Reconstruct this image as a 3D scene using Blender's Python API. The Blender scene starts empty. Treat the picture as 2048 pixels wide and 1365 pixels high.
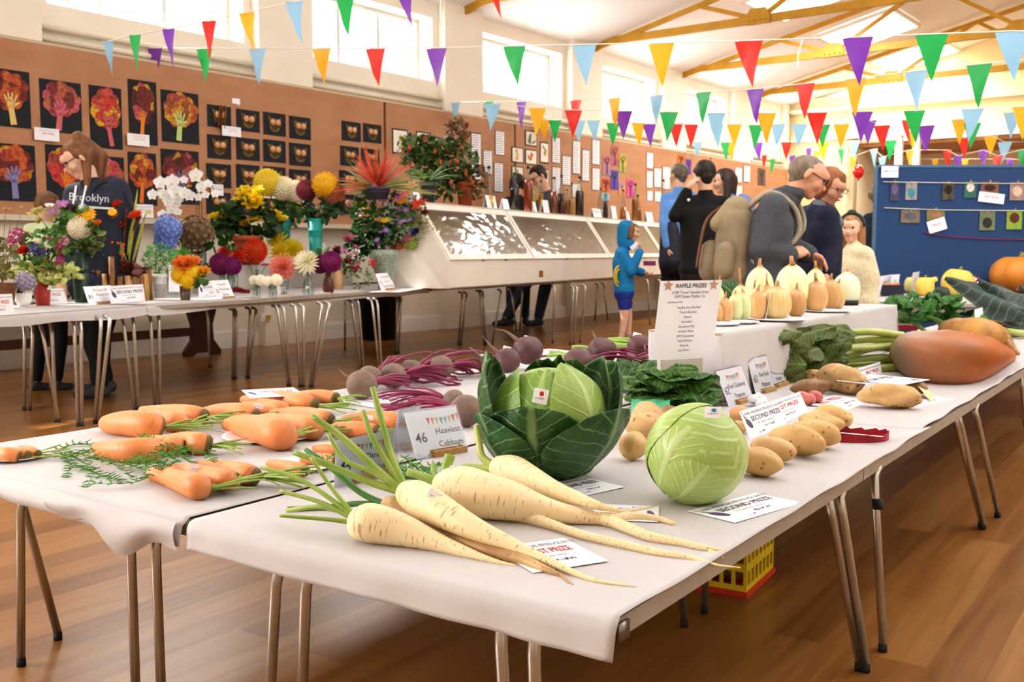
import bpy, bmesh, math, random
import numpy as np
from mathutils import Vector, Matrix, Euler, noise as mnoise
R = random.Random(7)
C = bpy.context.scene.collection
PI = math.pi
F = 2010.0; CX = 1024.0; CY = 682.5; CAMH = 1.0
PITCH = math.radians(5.0466); YAW = math.radians(34.868)
cP, sP, cYw, sYw = math.cos(PITCH), math.sin(PITCH), math.cos(YAW), math.sin(YAW)
O = np.array([0, 0, CAMH])
def ray(x, y):
 u = (x - CX) / F; v = -(y - CY) / F
 fw = cP + v * sP; up = -sP + v * cP
 return np.array([u * cYw - fw * sYw, u * sYw + fw * cYw, up])
def P(x, y, z):                      # point of the horizontal plane z seen at a pixel
 r = ray(x, y); return O + r * ((z - CAMH) / r[2])
def PD(x, y, d):                     # point at camera depth d
 return O + ray(x, y) * d
def depth(p):
 p = np.array(p, float) - O
 return float((-p[0] * sYw + p[1] * cYw) * cP - p[2] * sP)
def px(p): return depth(p) / F       # metres per pixel there
def PL(x, y, q, n):                  # point of the vertical plane through q with normal n
 r = ray(x, y); return O + r * ((q[0] * n[0] + q[1] * n[1]) / (r[0] * n[0] + r[1] * n[1]))
WA = np.array([-8.38, 4.58]); WB = np.array([-7.83, 18.4])
WD = (WB - WA) / np.linalg.norm(WB - WA); WN = np.array([WD[1], -WD[0]]); WROT = math.atan2(WD[1], WD[0])
def Wp(s, n, z): q = WA + WD * s + WN * n; return np.array([q[0], q[1], z])
def W(x, y, off=0.0): return PL(x, y, WA + WN * off, WN)
def WS(p): return float((np.array(p[:2]) - WA) @ WD)
def lin(c):
 if isinstance(c, str):
  c = c.lstrip('#'); c = [int(c[i:i + 2], 16) / 255 for i in (0, 2, 4)]
 return tuple((x / 12.92 if x <= .04045 else ((x + .055) / 1.055) ** 2.4) for x in c[:3])
_M = {}
def newmat(name):
 m = bpy.data.materials.new(name); m.use_nodes = True
 nt = m.node_tree; b = nt.nodes['Principled BSDF']; return m, nt, b
def nd(nt, t, **kw):
 n = nt.nodes.new(t)
 for k, v in kw.items():
  if k.startswith('i_'): n.inputs[int(k[2:]) if k[2:].isdigit() else k[2:].replace('_', ' ')].default_value = v
  else: setattr(n, k, v)
 return n
def ramp(nt, stops, interp='LINEAR'):
 r = nt.nodes.new('ShaderNodeValToRGB'); r.color_ramp.interpolation = interp
 el = r.color_ramp.elements
 while len(el) < len(stops): el.new(.5)
 for e, (p, c) in zip(el, stops):
  e.position = p; e.color = (*lin(c), 1) if not isinstance(c, float) else (c, c, c, 1)
 return r
def M(col, rough=.55, var=.12, scale=9, bump=0, bscale=None, metal=0, spec=.5, trans=0, emit=0, alpha=1, sss=0, col2=None, stretch=None, thin=0, coat=0, ior=1.45):
 key = (col, rough, var, scale, bump, bscale, metal, spec, trans, emit, alpha, sss, col2, stretch, thin, coat, ior)
 if key in _M: return _M[key]
 m, nt, b = newmat('mat_%d' % len(_M)); L = nt.links
 c = lin(col)
 tc = nd(nt, 'ShaderNodeTexCoord'); mp = nd(nt, 'ShaderNodeMapping')
 if stretch: mp.inputs['Scale'].default_value = stretch
 L.new(tc.outputs['Object'], mp.inputs['Vector'])
 n = nd(nt, 'ShaderNodeTexNoise'); n.inputs['Scale'].default_value = scale; n.inputs['Detail'].default_value = 4
 L.new(mp.outputs[0], n.inputs['Vector'])
 r = nt.nodes.new('ShaderNodeValToRGB'); e = r.color_ramp.elements
 e[0].position = .3; e[1].position = .7
 if col2: e[0].color = (*c, 1); e[1].color = (*lin(col2), 1)
 else:
  e[0].color = (*[x * (1 - var) for x in c], 1); e[1].color = (*[min(1, x * (1 + var)) for x in c], 1)
 L.new(n.outputs['Fac'], r.inputs[0]); L.new(r.outputs[0], b.inputs['Base Color'])
 b.inputs['Roughness'].default_value = rough; b.inputs['Metallic'].default_value = metal
 b.inputs['Specular IOR Level'].default_value = spec; b.inputs['IOR'].default_value = ior
 b.inputs['Transmission Weight'].default_value = trans; b.inputs['Alpha'].default_value = alpha
 if coat: b.inputs['Coat Weight'].default_value = coat
 if emit: L.new(r.outputs[0], b.inputs['Emission Color']); b.inputs['Emission Strength'].default_value = emit
 if sss: b.inputs['Subsurface Weight'].default_value = sss; b.inputs['Subsurface Radius'].default_value = (.02, .01, .005)
 if bump:
  n2 = n
  if bscale:
   n2 = nd(nt, 'ShaderNodeTexNoise'); n2.inputs['Scale'].default_value = bscale; n2.inputs['Detail'].default_value = 5
   L.new(mp.outputs[0], n2.inputs['Vector'])
  bp = nd(nt, 'ShaderNodeBump'); bp.inputs['Strength'].default_value = min(1, bump); bp.inputs['Distance'].default_value = .004 if bump <= 1 else .004 * bump
  L.new(n2.outputs['Fac'], bp.inputs['Height']); L.new(bp.outputs[0], b.inputs['Normal'])
 if thin:                                              # thin sheet that lets some light through
  t = nd(nt, 'ShaderNodeBsdfTranslucent'); L.new(r.outputs[0], t.inputs['Color'])
  mx = nd(nt, 'ShaderNodeMixShader'); mx.inputs[0].default_value = thin
  L.new(b.outputs[0], mx.inputs[1]); L.new(t.outputs[0], mx.inputs[2])
  L.new(mx.outputs[0], nt.nodes['Material Output'].inputs['Surface'])
 _M[key] = m; return m
class B:
 def __init__(s): s.v = []; s.f = []; s.m = []; s.uv = []
 def add(s, vs, fs, mi=0, uvs=None):
  o = len(s.v); s.v += [tuple(map(float, p)) for p in vs]
  for k, f in enumerate(fs):
   s.f.append([i + o for i in f]); s.m.append(mi)
   s.uv.append([uvs[i] for i in f] if uvs is not None else None)
  return s
 def box(s, c, d, mi=0, rz=0, rot=None, taper=1.0):
  hx, hy, hz = d[0] / 2, d[1] / 2, d[2] / 2
  vs = [Vector((sx * hx * (taper if sz > 0 else 1), sy * hy * (taper if sz > 0 else 1), sz * hz)) for sz in (-1, 1) for sy in (-1, 1) for sx in (-1, 1)]
  mt = Matrix.Rotation(rz, 3, 'Z') if rot is None else rot
  vs = [mt @ v + Vector(c) for v in vs]
  return s.add(vs, [(0, 2, 3, 1), (4, 5, 7, 6), (0, 1, 5, 4), (2, 6, 7, 3), (0, 4, 6, 2), (1, 3, 7, 5)], mi)
 def grid(s, fn, nu, nv, mi=0, wrapu=False):
  vs = []; uvs = []
  for j in range(nv + 1):
   for i in range(nu + (0 if wrapu else 1)):
    u, v = i / nu, j / nv; vs.append(fn(u, v)); uvs.append((u, v))
  w = nu if wrapu else nu + 1; fs = []
  for j in range(nv):
   for i in range(nu):
    i2 = (i + 1) % w if wrapu else i + 1
    fs.append((j * w + i, j * w + i2, (j + 1) * w + i2, (j + 1) * w + i))
  o = len(s.v); s.add(vs, fs, mi, uvs)
  if wrapu:
   for k in range(len(fs)):
    i = k % nu; j = k // nu
    s.uv[len(s.uv) - len(fs) + k] = [(i / nu, j / nv), ((i + 1) / nu, j / nv), ((i + 1) / nu, (j + 1) / nv), (i / nu, (j + 1) / nv)]
  return s
 def tube(s, pts, rads, n=8, mi=0, cap=True, jit=0, seed=0):
  pts = [Vector(p) for p in pts]; k = len(pts)
  if not hasattr(rads, '__len__'): rads = [rads] * k
  tg = [(pts[min(i + 1, k - 1)] - pts[max(i - 1, 0)]).normalized() for i in range(k)]
  ref = Vector((0, 0, 1)) if abs(tg[0].z) < .9 else Vector((1, 0, 0))
  nx = tg[0].cross(ref).normalized(); fr = []
  for i in range(k):
   nx = (nx - tg[i] * nx.dot(tg[i])).normalized(); fr.append((nx.copy(), tg[i].cross(nx)))
  ln = [0]
  for i in range(1, k): ln.append(ln[-1] + (pts[i] - pts[i - 1]).length)
  tot = ln[-1] or 1
  vs = []
  for i in range(k):
   a, b = fr[i]
   for j in range(n):
    t = 2 * PI * j / n; r = rads[i]
    if jit: r *= 1 + jit * mnoise.noise(Vector((math.cos(t) * 1.3, math.sin(t) * 1.3, ln[i] / max(tot, 1e-6) * 4 + seed * 7.3)))
    vs.append(pts[i] + a * (math.cos(t) * r) + b * (math.sin(t) * r))
  o = len(s.v); s.v += [tuple(v) for v in vs]
  for i in range(k - 1):
   for j in range(n):
    j2 = (j + 1) % n
    s.f.append([o + i * n + j, o + i * n + j2, o + (i + 1) * n + j2, o + (i + 1) * n + j]); s.m.append(mi)
    s.uv.append([(j / n, ln[i] / tot), ((j + 1) / n, ln[i] / tot), ((j + 1) / n, ln[i + 1] / tot), (j / n, ln[i + 1] / tot)])
  if cap:
   for i, q in ((0, 0), (k - 1, 1)):
    f = [o + i * n + j for j in range(n)]
    if q == 0: f.reverse()
    s.f.append(f); s.m.append(mi); s.uv.append([(.5, float(q))] * n)
  return s
 def lathe(s, prof, n=24, mi=0, c=(0, 0, 0), mat=None, capb=True, capt=False, lob=0, lobn=0):
  vs = []; uvs = []; k = len(prof)
  for i, (r, z) in enumerate(prof):
   for j in range(n):
    t = 2 * PI * j / n; q = r * (1 + lob * math.cos(lobn * t)) if lob else r
    p = Vector((q * math.cos(t), q * math.sin(t), z))
    if mat is not None: p = mat @ p
    vs.append(p + Vector(c))
  fs = []; u = []
  for i in range(k - 1):
   for j in range(n):
    j2 = (j + 1) % n; fs.append((i * n + j, i * n + j2, (i + 1) * n + j2, (i + 1) * n + j))
    u.append([(j / n, i / (k - 1)), ((j + 1) / n, i / (k - 1)), ((j + 1) / n, (i + 1) / (k - 1)), (j / n, (i + 1) / (k - 1))])
  if capb and prof[0][0] > 1e-5: fs.append(tuple(reversed(range(n)))); u.append([(.5, 0)] * n)
  if capt and prof[-1][0] > 1e-5: fs.append(tuple((k - 1) * n + j for j in range(n))); u.append([(.5, 1)] * n)
  s.add(vs, fs, mi)
  for q in range(len(fs)): s.uv[len(s.uv) - len(fs) + q] = u[q]
  return s
 def blob(s, c, r, sub=3, nz=0, nf=1.5, seed=0, mi=0, rot=None, fn=None):
  key = sub
  vs, fs = ico(sub); out = []
  if not hasattr(r, '__len__'): r = (r, r, r)
  for v in vs:
   k = 1 + (nz * mnoise.noise(v * nf + Vector((seed * 3.1, seed * 1.7, seed * .9))) if nz else 0)
   p = Vector((v.x * r[0], v.y * r[1], v.z * r[2])) * k
   if fn: p = fn(p, v)
   if rot is not None: p = rot @ p
   out.append(p + Vector(c))
  uvs = [(math.atan2(v.y, v.x) / (2 * PI) + .5, math.acos(max(-1, min(1, v.z))) / PI) for v in vs]
  return s.add(out, fs, mi, uvs)
 def poly(s, pts, mi=0): return s.add(pts, [tuple(range(len(pts)))], mi)
 def fan(s, c, pts, mi=0):
  n = len(pts); return s.add([c] + list(pts), [(0, 1 + i, 1 + (i + 1) % n) for i in range(n)], mi)
 def text(s, txt, mt, size, mi=0, align='CENTER', bold=0):
  vs, fs = textmesh(txt, align, bold)
  return s.add([mt @ Vector((x * size, 0, y * size)) for x, y in vs], fs, mi)
 def xf(s, mt): s.v = [tuple(mt @ Vector(p)) for p in s.v]; return s
 def join(s, o, mi=0):
  k = len(s.v); s.v += o.v; s.f += [[i + k for i in f] for f in o.f]; s.m += [m + mi for m in o.m]; s.uv += o.uv; return s
_ico = {}
def ico(sub):
 if sub not in _ico:
  bm = bmesh.new(); bmesh.ops.create_icosphere(bm, subdivisions=sub, radius=1)
  _ico[sub] = ([v.co.copy() for v in bm.verts], [tuple(v.index for v in f.verts) for f in bm.faces]); bm.free()
 return _ico[sub]
_txt = {}
def textmesh(t, align, bold):
 k = (t, align, bold)
 if k not in _txt:
  cu = bpy.data.curves.new('t', 'FONT'); cu.body = t; cu.size = 1; cu.align_x = align; cu.align_y = 'CENTER'; cu.resolution_u = 2; cu.offset = bold
  o = bpy.data.objects.new('t', cu); me = o.to_mesh()
  _txt[k] = ([(v.co.x, v.co.y) for v in me.vertices], [tuple(p.vertices) for p in me.polygons])
  o.to_mesh_clear(); bpy.data.objects.remove(o); bpy.data.curves.remove(cu)
 return _txt[k]
def mesh(name, b, mats, smooth=True):
 me = bpy.data.meshes.new(name); me.from_pydata(b.v, [], b.f)
 for m in mats: me.materials.append(m)
 me.polygons.foreach_set('material_index', b.m)
 if any(u is not None for u in b.uv):
  ul = me.uv_layers.new(name='UVMap'); flat = []
  for f, u in zip(b.f, b.uv):
   for q in (u if u is not None else [(0, 0)] * len(f)): flat += [q[0], q[1]]
  ul.data.foreach_set('uv', flat)
 me.polygons.foreach_set('use_smooth', [smooth] * len(me.polygons)); me.update()
 return me
def tag(o, label=None, cat=None, group=None, kind=None):
 if label: o['label'] = label
 if cat: o['category'] = cat
 if group: o['group'] = group
 if kind: o['kind'] = kind
 return o
def obj(name, b, mats, parent=None, loc=None, rot=None, smooth=True, world=False, flat=None):
 """one mesh object; world=True: builder verts are world coordinates and the parent sits unrotated at its location"""
 if not isinstance(mats, (list, tuple)): mats = [mats]
 if world and parent is not None:
  p = parent; off = Vector((0, 0, 0))
  while p is not None: off += Vector(p.location); p = p.parent
  b.v = [(x - off.x, y - off.y, z - off.z) for x, y, z in b.v]
 me = mesh(name, b, mats, smooth)
 o = bpy.data.objects.new(name, me); C.objects.link(o)
 if parent is not None: o.parent = parent
 if loc is not None: o.location = loc
 if rot is not None: o.rotation_euler = rot
 return o
def sharp(o, ang=35):
 o.data.set_sharp_from_angle(angle=math.radians(ang)); return o
def thing(name, label, cat, loc=(0, 0, 0), rz=0, group=None, rot=None):
 o = bpy.data.objects.new(name, None); o.empty_display_size = .05; C.objects.link(o); o.location = loc
 o.rotation_euler = rot if rot is not None else (0, 0, rz)
 return tag(o, label, cat, group)
def solo(name, b, mats, label, cat, loc=None, rot=None, group=None, smooth=True, origin=None):
 """a thing that is one mesh; origin: world verts re-centred there"""
 if origin is not None:
  b.v = [(x - origin[0], y - origin[1], z - origin[2]) for x, y, z in b.v]; loc = origin
 return tag(obj(name, b, mats, None, loc, rot, smooth), label, cat, group)
def struct(name, b, mats, parent=None, smooth=False, loc=None, rot=None):
 o = obj(name, b, mats, parent, loc, rot, smooth)
 o['kind'] = 'structure'; return o
def dup(root, loc, rz=None, label=None, group=None, rot=None, scale=None):
 r = root.copy(); C.objects.link(r); r.location = loc
 if rz is not None: r.rotation_euler = (0, 0, rz)
 if rot is not None: r.rotation_euler = rot
 if scale is not None: r.scale = (scale,) * 3 if not hasattr(scale, '__len__') else scale
 if label: r['label'] = label
 if group: r['group'] = group
 for ch in list(root.children):
  c = ch.copy(); C.objects.link(c); c.parent = r
  for g in list(ch.children):
   d = g.copy(); C.objects.link(d); d.parent = c
 return r
def frame(x, z=(0, 0, 1)):           # matrix whose local X runs along x, local Z near z
 x = Vector(x).normalized(); z = Vector(z); y = z.cross(x).normalized(); z = x.cross(y)
 return Matrix((x, y, z)).transposed()
def mat4(loc, r3=None):
 m = (r3 if r3 is not None else Matrix.Identity(3)).to_4x4(); m.translation = Vector(loc); return m
def spline(pts, n):                  # Catmull-Rom through rows of any width
 pts = [np.array(p, float) for p in pts]; k = len(pts); out = []
 for i in range(n + 1):
  t = i / n * (k - 1); j = min(int(t), k - 2); t -= j
  p0, p1, p2, p3 = pts[max(j - 1, 0)], pts[j], pts[j + 1], pts[min(j + 2, k - 1)]
  out.append(.5 * ((2 * p1) + (p2 - p0) * t + (2 * p0 - 5 * p1 + 4 * p2 - p3) * t * t + (3 * p1 - p0 - 3 * p2 + p3) * t ** 3))
 return out
def smoothstep(a, b, x):
 t = max(0, min(1, (x - a) / (b - a))); return t * t * (3 - 2 * t)
# ================================================================== SHELL
def wood_floor():
 m, nt, b = newmat('wood_floor'); L = nt.links
 tc = nd(nt, 'ShaderNodeTexCoord'); mp = nd(nt, 'ShaderNodeMapping'); mp.inputs['Rotation'].default_value = (0, 0, PI / 2)
 L.new(tc.outputs['Object'], mp.inputs[0])
 br = nd(nt, 'ShaderNodeTexBrick'); br.offset = .37
 for k, v in dict(Scale=1, Mortar_Size=.0012, Brick_Width=1.25, Row_Height=.13, Bias=0).items(): br.inputs[k.replace('_', ' ')].default_value = v
 br.inputs['Color1'].default_value = (0, 0, 0, 1); br.inputs['Color2'].default_value = (1, 1, 1, 1); br.inputs['Mortar'].default_value = (.5, .5, .5, 1)
 L.new(mp.outputs[0], br.inputs['Vector'])
 m2 = nd(nt, 'ShaderNodeMapping'); m2.inputs['Scale'].default_value = (1.6, 26, 1); L.new(mp.outputs[0], m2.inputs[0])
 n = nd(nt, 'ShaderNodeTexNoise'); n.inputs['Scale'].default_value = 1.3; n.inputs['Detail'].default_value = 6; n.inputs['Distortion'].default_value = .6
 L.new(m2.outputs[0], n.inputs[0])
 mx = nd(nt, 'ShaderNodeMix', data_type='RGBA'); mx.inputs[0].default_value = .62
 L.new(br.outputs[0], mx.inputs[6]); L.new(n.outputs[0], mx.inputs[7])
 r = ramp(nt, [(.25, '734a22'), (.5, '8f6132'), (.75, 'a47643')]); L.new(mx.outputs[2], r.inputs[0])
 L.new(r.outputs[0], b.inputs['Base Color']); b.inputs['Roughness'].default_value = .3; b.inputs['Specular IOR Level'].default_value = .45
 return m
CREAM = M('efe6d6', .8, .03, 2); WHITE = M('f3f0ea', .6, .02, 3); CEIL = M('f4f4f6', .85, .02, 2); OCHRE = M('bd8e2c', .5, .12, 6)
HARD = M('ad7c5a', .6, .0, 2.2, col2='bb8b68', stretch=(1, 1, 2.5)); CHROME = M('c4c0ba', .25, .05, 5, metal=.8)
FW = Matrix.Rotation(WROT, 4, 'Z')
def WB_box(b, s0, s1, n0, n1, z0, z1, mi=0):       # box in wall coordinates
 c = Wp((s0 + s1) / 2, (n0 + n1) / 2, (z0 + z1) / 2); return b.box(c, (s1 - s0, n1 - n0, z1 - z0), mi, rz=WROT)
b = B(); b.grid(lambda u, v: (-12 + 18 * u, -4.6 + 28.6 * v, 0), 4, 4); struct('floor', b, wood_floor())
WINS = [(-8.4, -6.35), (-5.45, -3.35), (-2.45, -.4), (.5, 2.62), (3.57, 5.58), (6.57, 8.5), (9.58, 11.35), (12.42, 14.2), (15.35, 16.8)]
SIL, TOP, EAVE, S0, S1, WNN = 3.18, 3.97, 4.16, -9.5, 17.2, -.16
b = B(); WB_box(b, S0, S1, WNN - .32, WNN, 0, SIL); WB_box(b, S0, S1, WNN - .32, WNN, TOP, EAVE + .3)
edges = [S0] + [e for w in WINS for e in w] + [S1]
for i in range(0, len(edges), 2): WB_box(b, edges[i], edges[i + 1], WNN - .32, WNN, SIL, TOP)
struct('wall_left', b, CREAM)
for i, (a, c) in enumerate(zip([e for e in edges[2::2]], edges[3::2])):     # pilasters between the windows
 if i < 2: continue
 b = B(); WB_box(b, a + .1, c - .12, WNN, WNN + .125, 0, EAVE + .1); struct('pilaster', b, CREAM)
b = B(); WB_box(b, S0, S1, WNN, WNN + .03, 0, .17); struct('baseboard_left', b, WHITE)
GREYF = M('c9cccc', .4, .05, 5, metal=.3);
def clear(name, tint='ffffff', refl=.06, rough=.03):      # thin clear sheet: lets light straight through, reflects a little
 m, nt, b = newmat(name); L = nt.links; t = nd(nt, 'ShaderNodeBsdfTransparent'); t.inputs[0].default_value = (*lin(tint), 1)
 g = nd(nt, 'ShaderNodeBsdfGlossy'); g.inputs['Roughness'].default_value = rough; f = nd(nt, 'ShaderNodeLayerWeight'); f.inputs['Blend'].default_value = .25
 mm = nd(nt, 'ShaderNodeMath', operation='MULTIPLY_ADD'); mm.inputs[1].default_value = .55; mm.inputs[2].default_value = refl
 mx = nd(nt, 'ShaderNodeMixShader'); L.new(f.outputs['Fresnel'], mm.inputs[0]); L.new(mm.outputs[0], mx.inputs[0]); L.new(t.outputs[0], mx.inputs[1]); L.new(g.outputs[0], mx.inputs[2])
 L.new(mx.outputs[0], nt.nodes['Material Output'].inputs['Surface']); return m
GLASS = clear('window_glass')
for i, (a, c) in enumerate(WINS):
 if i < 2: continue
 w = thing('window_%d' % (i - 1), None, None, Wp((a + c) / 2, WNN - .26, SIL), WROT); w['kind'] = 'structure'
 hw, hh = (c - a) / 2, TOP - SIL; b = B()
 for x0, x1, z0, z1 in ((-hw, hw, 0, .05), (-hw, hw, hh - .05, hh), (-hw, -hw + .05, .05, hh - .05), (hw - .05, hw, .05, hh - .05), (-hw * .42, -hw * .42 + .045, .05, hh - .05), (hw * .24, hw * .24 + .045, .05, hh - .05)):
  b.box(((x0 + x1) / 2, 0, (z0 + z1) / 2), (x1 - x0, .05, z1 - z0))
 obj('window_frame', b, GREYF, w, smooth=False)
 b = B(); b.box((0, .0, hh / 2), (2 * hw - .08, .004, hh - .08)); obj('window_pane', b, GLASS, w, smooth=False)
 b = B(); b.box((-hw * .72, -.05, .1), (.03, .05, .09)); b.tube([(-hw * .72, -.06, .1), (-hw * .72 + .09, -.07, .085)], .012, 6); obj('window_catch', b, GREYF, w)
b = B(); WB_box(b, S1, S1 + .25, -.5, 1.35, 0, 4.3); WB_box(b, S1, S1 + .25, 1.35, 12, 3.45, 6.2); struct('wall_back', b, M('f6e6b8', .8, .03, 2))
b = B(); WB_box(b, S1 - .1, S1, 0, 12, 3.38, 3.5); WB_box(b, S1 - .16, S1 - .02, 0, 12, 3.98, 4.06); struct('trim_1', b, M('f4e9cc', .7, .02, 3))
b = B(); WB_box(b, S1 + 2.6, S1 + 2.7, -.5, 12, 0, 3.5); WB_box(b, S1, S1 + 2.7, 1.2, 1.35, 0, 3.5); struct('wall_alcove', b, M('f7ecd0', .8, .03, 2))
b = B(); WB_box(b, S1 + .25, S1 + 2.6, 1.35, 12, 3.22, 3.3); struct('alcove_roof', b, M('b98c5c', .6, .25, 4, stretch=(.6, 7, 1)))
b = B()
for n_ in (2.2, 2.55): WB_box(b, S1 - .05, S1 + .1, n_, n_ + .13, 0, 3.4)
struct('trim_2', b, M('f4efe2', .6, .03, 3))
b = B(); WB_box(b, S1 + .9, S1 + 1.0, 1.7, 1.95, 0, 3.2); struct('pillar', b, M('9a7350', .6, .1, 5))
SL = .235; RID = 5.5
for nm, n0, n1, sg in (('ceiling_left', WNN, RID, 1), ('ceiling_right', RID, 11.2, -1)):
 b = B(); z0 = EAVE if sg == 1 else EAVE + SL * (RID - WNN); z1 = EAVE + SL * (RID - WNN) if sg == 1 else EAVE
 q = [Wp(S0, n0, z0), Wp(S1 + .3, n0, z0), Wp(S1 + .3, n1, z1), Wp(S0, n1, z1)]; b.add(q + [p + np.array([0, 0, .06]) for p in q], [(0, 3, 2, 1), (4, 5, 6, 7), (0, 1, 5, 4), (1, 2, 6, 5), (2, 3, 7, 6), (3, 0, 4, 7)]); struct(nm, b, CEIL)
def ceilz(n): return EAVE + SL * (min(n, 2 * RID - n) - WNN)
CH = .11
def bar(b, p, q, w, h, mi=0):
 p, q = Vector(p), Vector(q); r3 = frame(q - p, (0, 0, 1)); b.box((p + q) / 2, ((q - p).length, w, h), mi, rot=r3)
ords = ['nearest', 'second', 'third', 'farthest']
for i, s_ in enumerate((6.1, 9.2, 12.15, 15.3)):
 zc = 4.22
 t = thing('roof_truss', 'ochre painted steel roof truss, %s of the row under the ceiling' % ords[i], 'roof truss', Wp(s_, 0, zc), group='roof trusses')
 g = lambda n, z, ds=0: Wp(s_ + ds, n, z)
 b = B(); bar(b, g(WNN + .1, zc), g(11, zc), .06, CH); obj('bottom_chord', b, OCHRE, t, world=True, smooth=False)
 for a_, c_ in ((WNN + .12, RID), (11, RID)):
  b = B(); bar(b, g(a_, ceilz(a_) - .06 if a_ < 5 else ceilz(11.1) - .06), g(c_, ceilz(RID) - .1), .05, .07); obj('top_chord', b, OCHRE, t, world=True, smooth=False)
 for n0, z0, n1, up in ((2.66, zc, 1.75, 1), (2.66, zc, 4.1, 1), (5.5, zc, 4.1, 1), (5.5, zc, 6.9, 1), (8.3, zc, 6.9, 1), (8.3, zc, 9.2, 1)):
  b = B(); bar(b, g(n0, z0), g(n1, ceilz(n1) - .08), .045, .06); obj('web_strut', b, OCHRE, t, world=True, smooth=False)
 for n0 in (2.66, 5.5, 8.3):
  wd = .36 if n0 != 5.5 else .6
  b = B(); pts = [(-wd / 2, -.06), (wd / 2, -.06), (wd / 2, .04), (wd * .3, .15), (-wd * .3, .15), (-wd / 2, .04)]
  for d_ in (-.045, .045):
   b.poly([g(n0 + x, zc + z, d_) for x, z in pts])
  for k in range(len(pts)):
   (x0, z0), (x1, z1) = pts[k], pts[(k + 1) % 6]; b.add([g(n0 + x0, zc + z0, -.045), g(n0 + x1, zc + z1, -.045), g(n0 + x1, zc + z1, .045), g(n0 + x0, zc + z0, .045)], [(0, 1, 2, 3)])
  for k in range(4): b.blob(g(n0 - wd * .35 + k * wd * .23, zc - .02, -.05), .018, 1)
  obj('gusset_plate', b, OCHRE, t, world=True, smooth=False)
b = B(); WB_box(b, S0, S1 + .3, 11.2, 11.5, 0, EAVE + .3); struct('wall_right', b, CREAM)
b = B(); b.box((-2, -4.4, 2.2), (14, .3, 4.6)); struct('wall_front', b, CREAM)
for i, s_ in enumerate((10.6, 13.6, 16.35)):
 t = thing('roof_light', 'glowing square roof light in the ceiling, %s of three' % ('nearest', 'middle', 'farthest')[i], 'roof light', Wp(s_, 2.75, ceilz(2.75) - .02), group='roof lights')
 r3 = Matrix.Rotation(WROT, 3, 'Z') @ Matrix.Rotation(-math.atan(SL), 3, 'X') if False else frame(Vector((WN[0], WN[1], SL)), (0, 0, 1))
 b = B(); b.box((0, 0, -.02), (1.25, 1.5, .02), rot=r3); obj('diffuser', b, M('fff6e2', .6, 0, 1, emit=5), t, smooth=False)
 b = B()
 for c_, d_ in (((.64, 0), (.05, 1.6)), ((-.64, 0), (.05, 1.6)), ((0, .77), (1.3, .05)), ((0, -.77), (1.3, .05))): b.box(r3 @ Vector((c_[0], c_[1], -.02)), (*d_, .05), rot=r3)
 obj('frame', b, WHITE, t, smooth=False)
PB = [(-6, -.55, 'blank stretch'), (-.53, 4.52, 'with tree handprints and owls'), (4.56, 7.1, 'behind the fuchsia'), (7.14, 13.2, 'with writing and vegetable drawings'), (13.24, 17, 'farthest')]
zb, zt_ = 1.32, 2.78
for a, c, q in PB:
 b = B(); WB_box(b, a, c, -.02, 0, zb, zt_); WB_box(b, a, c, WNN, -.021, zb + .02, zt_ - .02)
 solo('pin_board', b, HARD, 'brown hardboard pin board on the left wall, section ' + q, 'pin board', origin=Wp((a + c) / 2, 0, zb), smooth=False)
b = B(); WB_box(b, -6, 17, WNN, .07, zb - .05, zb - .002); struct('trim_3', b, M('d9cdb8', .6, .04, 3))
b = B(); WB_box(b, -6, 17, WNN, .0, zt_ + .002, zt_ + .03); struct('trim_4', b, M('cbb79c', .6, .04, 3))
for i, z in enumerate((2.86, 2.96)):
 for k, (a, c) in enumerate(WINS[2:]):
  b = B(); b.tube([Wp(a - .2, -.1, z), Wp(c + .2, -.1, z)], .028, 8)
  solo('heating_pipe', b, M('e3d8c4', .5, .04, 3), 'cream heating pipe above the pin board, %s one under window bay %s from the front' % (('lower', 'upper')[i], ('first', 'second', 'third', 'fourth', 'fifth', 'sixth', 'seventh')[k]), 'pipe', origin=Wp((a + c) / 2, -.1, z), group='heating pipes')
cam = bpy.data.cameras.new('camera'); co = bpy.data.objects.new('camera', cam); C.objects.link(co); bpy.context.scene.camera = co
cam.sensor_width = 36; cam.lens = 36 * F / 2048; cam.clip_start = .05; cam.clip_end = 80
co.location = (0, 0, CAMH); co.rotation_euler = (PI / 2 - PITCH, 0, YAW)
cam.dof.use_dof = True; cam.dof.focus_distance = 2.15; cam.dof.aperture_fstop = 9.0; cam.dof.aperture_blades = 7
def light(name, typ, loc, rot, energy, col=(1, 1, 1), **kw):
 l = bpy.data.lights.new(name, typ); o = bpy.data.objects.new(name, l); C.objects.link(o)
 o.location = loc; o.rotation_euler = rot; l.energy = energy; l.color = col
 for k, v in kw.items(): setattr(l, k, v)
 return o
for i, (a, c) in enumerate(WINS):
 d = Vector((WN[0], WN[1], 0)); e = d.to_track_quat('-Z', 'Y').to_euler()
 light('window_daylight', 'AREA', Wp((a + c) / 2, WNN - .42, (SIL + TOP) / 2), e, 150, (1, .98, .96), shape='RECTANGLE', size=c - a + .4, size_y=1.1)
sd = Vector((WN[0] * 1.0 + WD[0] * .3, WN[1] + WD[1] * .3, 0)).normalized(); sd = Vector((sd.x, sd.y, -1.0))
light('sun', 'SUN', (-12, 0, 8), sd.to_track_quat('-Z', 'Y').to_euler(), 9.0, (1, .95, .86), angle=math.radians(1))
for i, s_ in enumerate((.5, 4.5, 10.6, 13.6, 16.35)):
 light('roof_light_lamp', 'AREA', Wp(s_, 2.75 if i > 1 else 5.2, 4.6), (0, 0, 0), 120 if i > 1 else 35, (1, .97, .94), shape='RECTANGLE', size=1.5, size_y=1.5)
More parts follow.
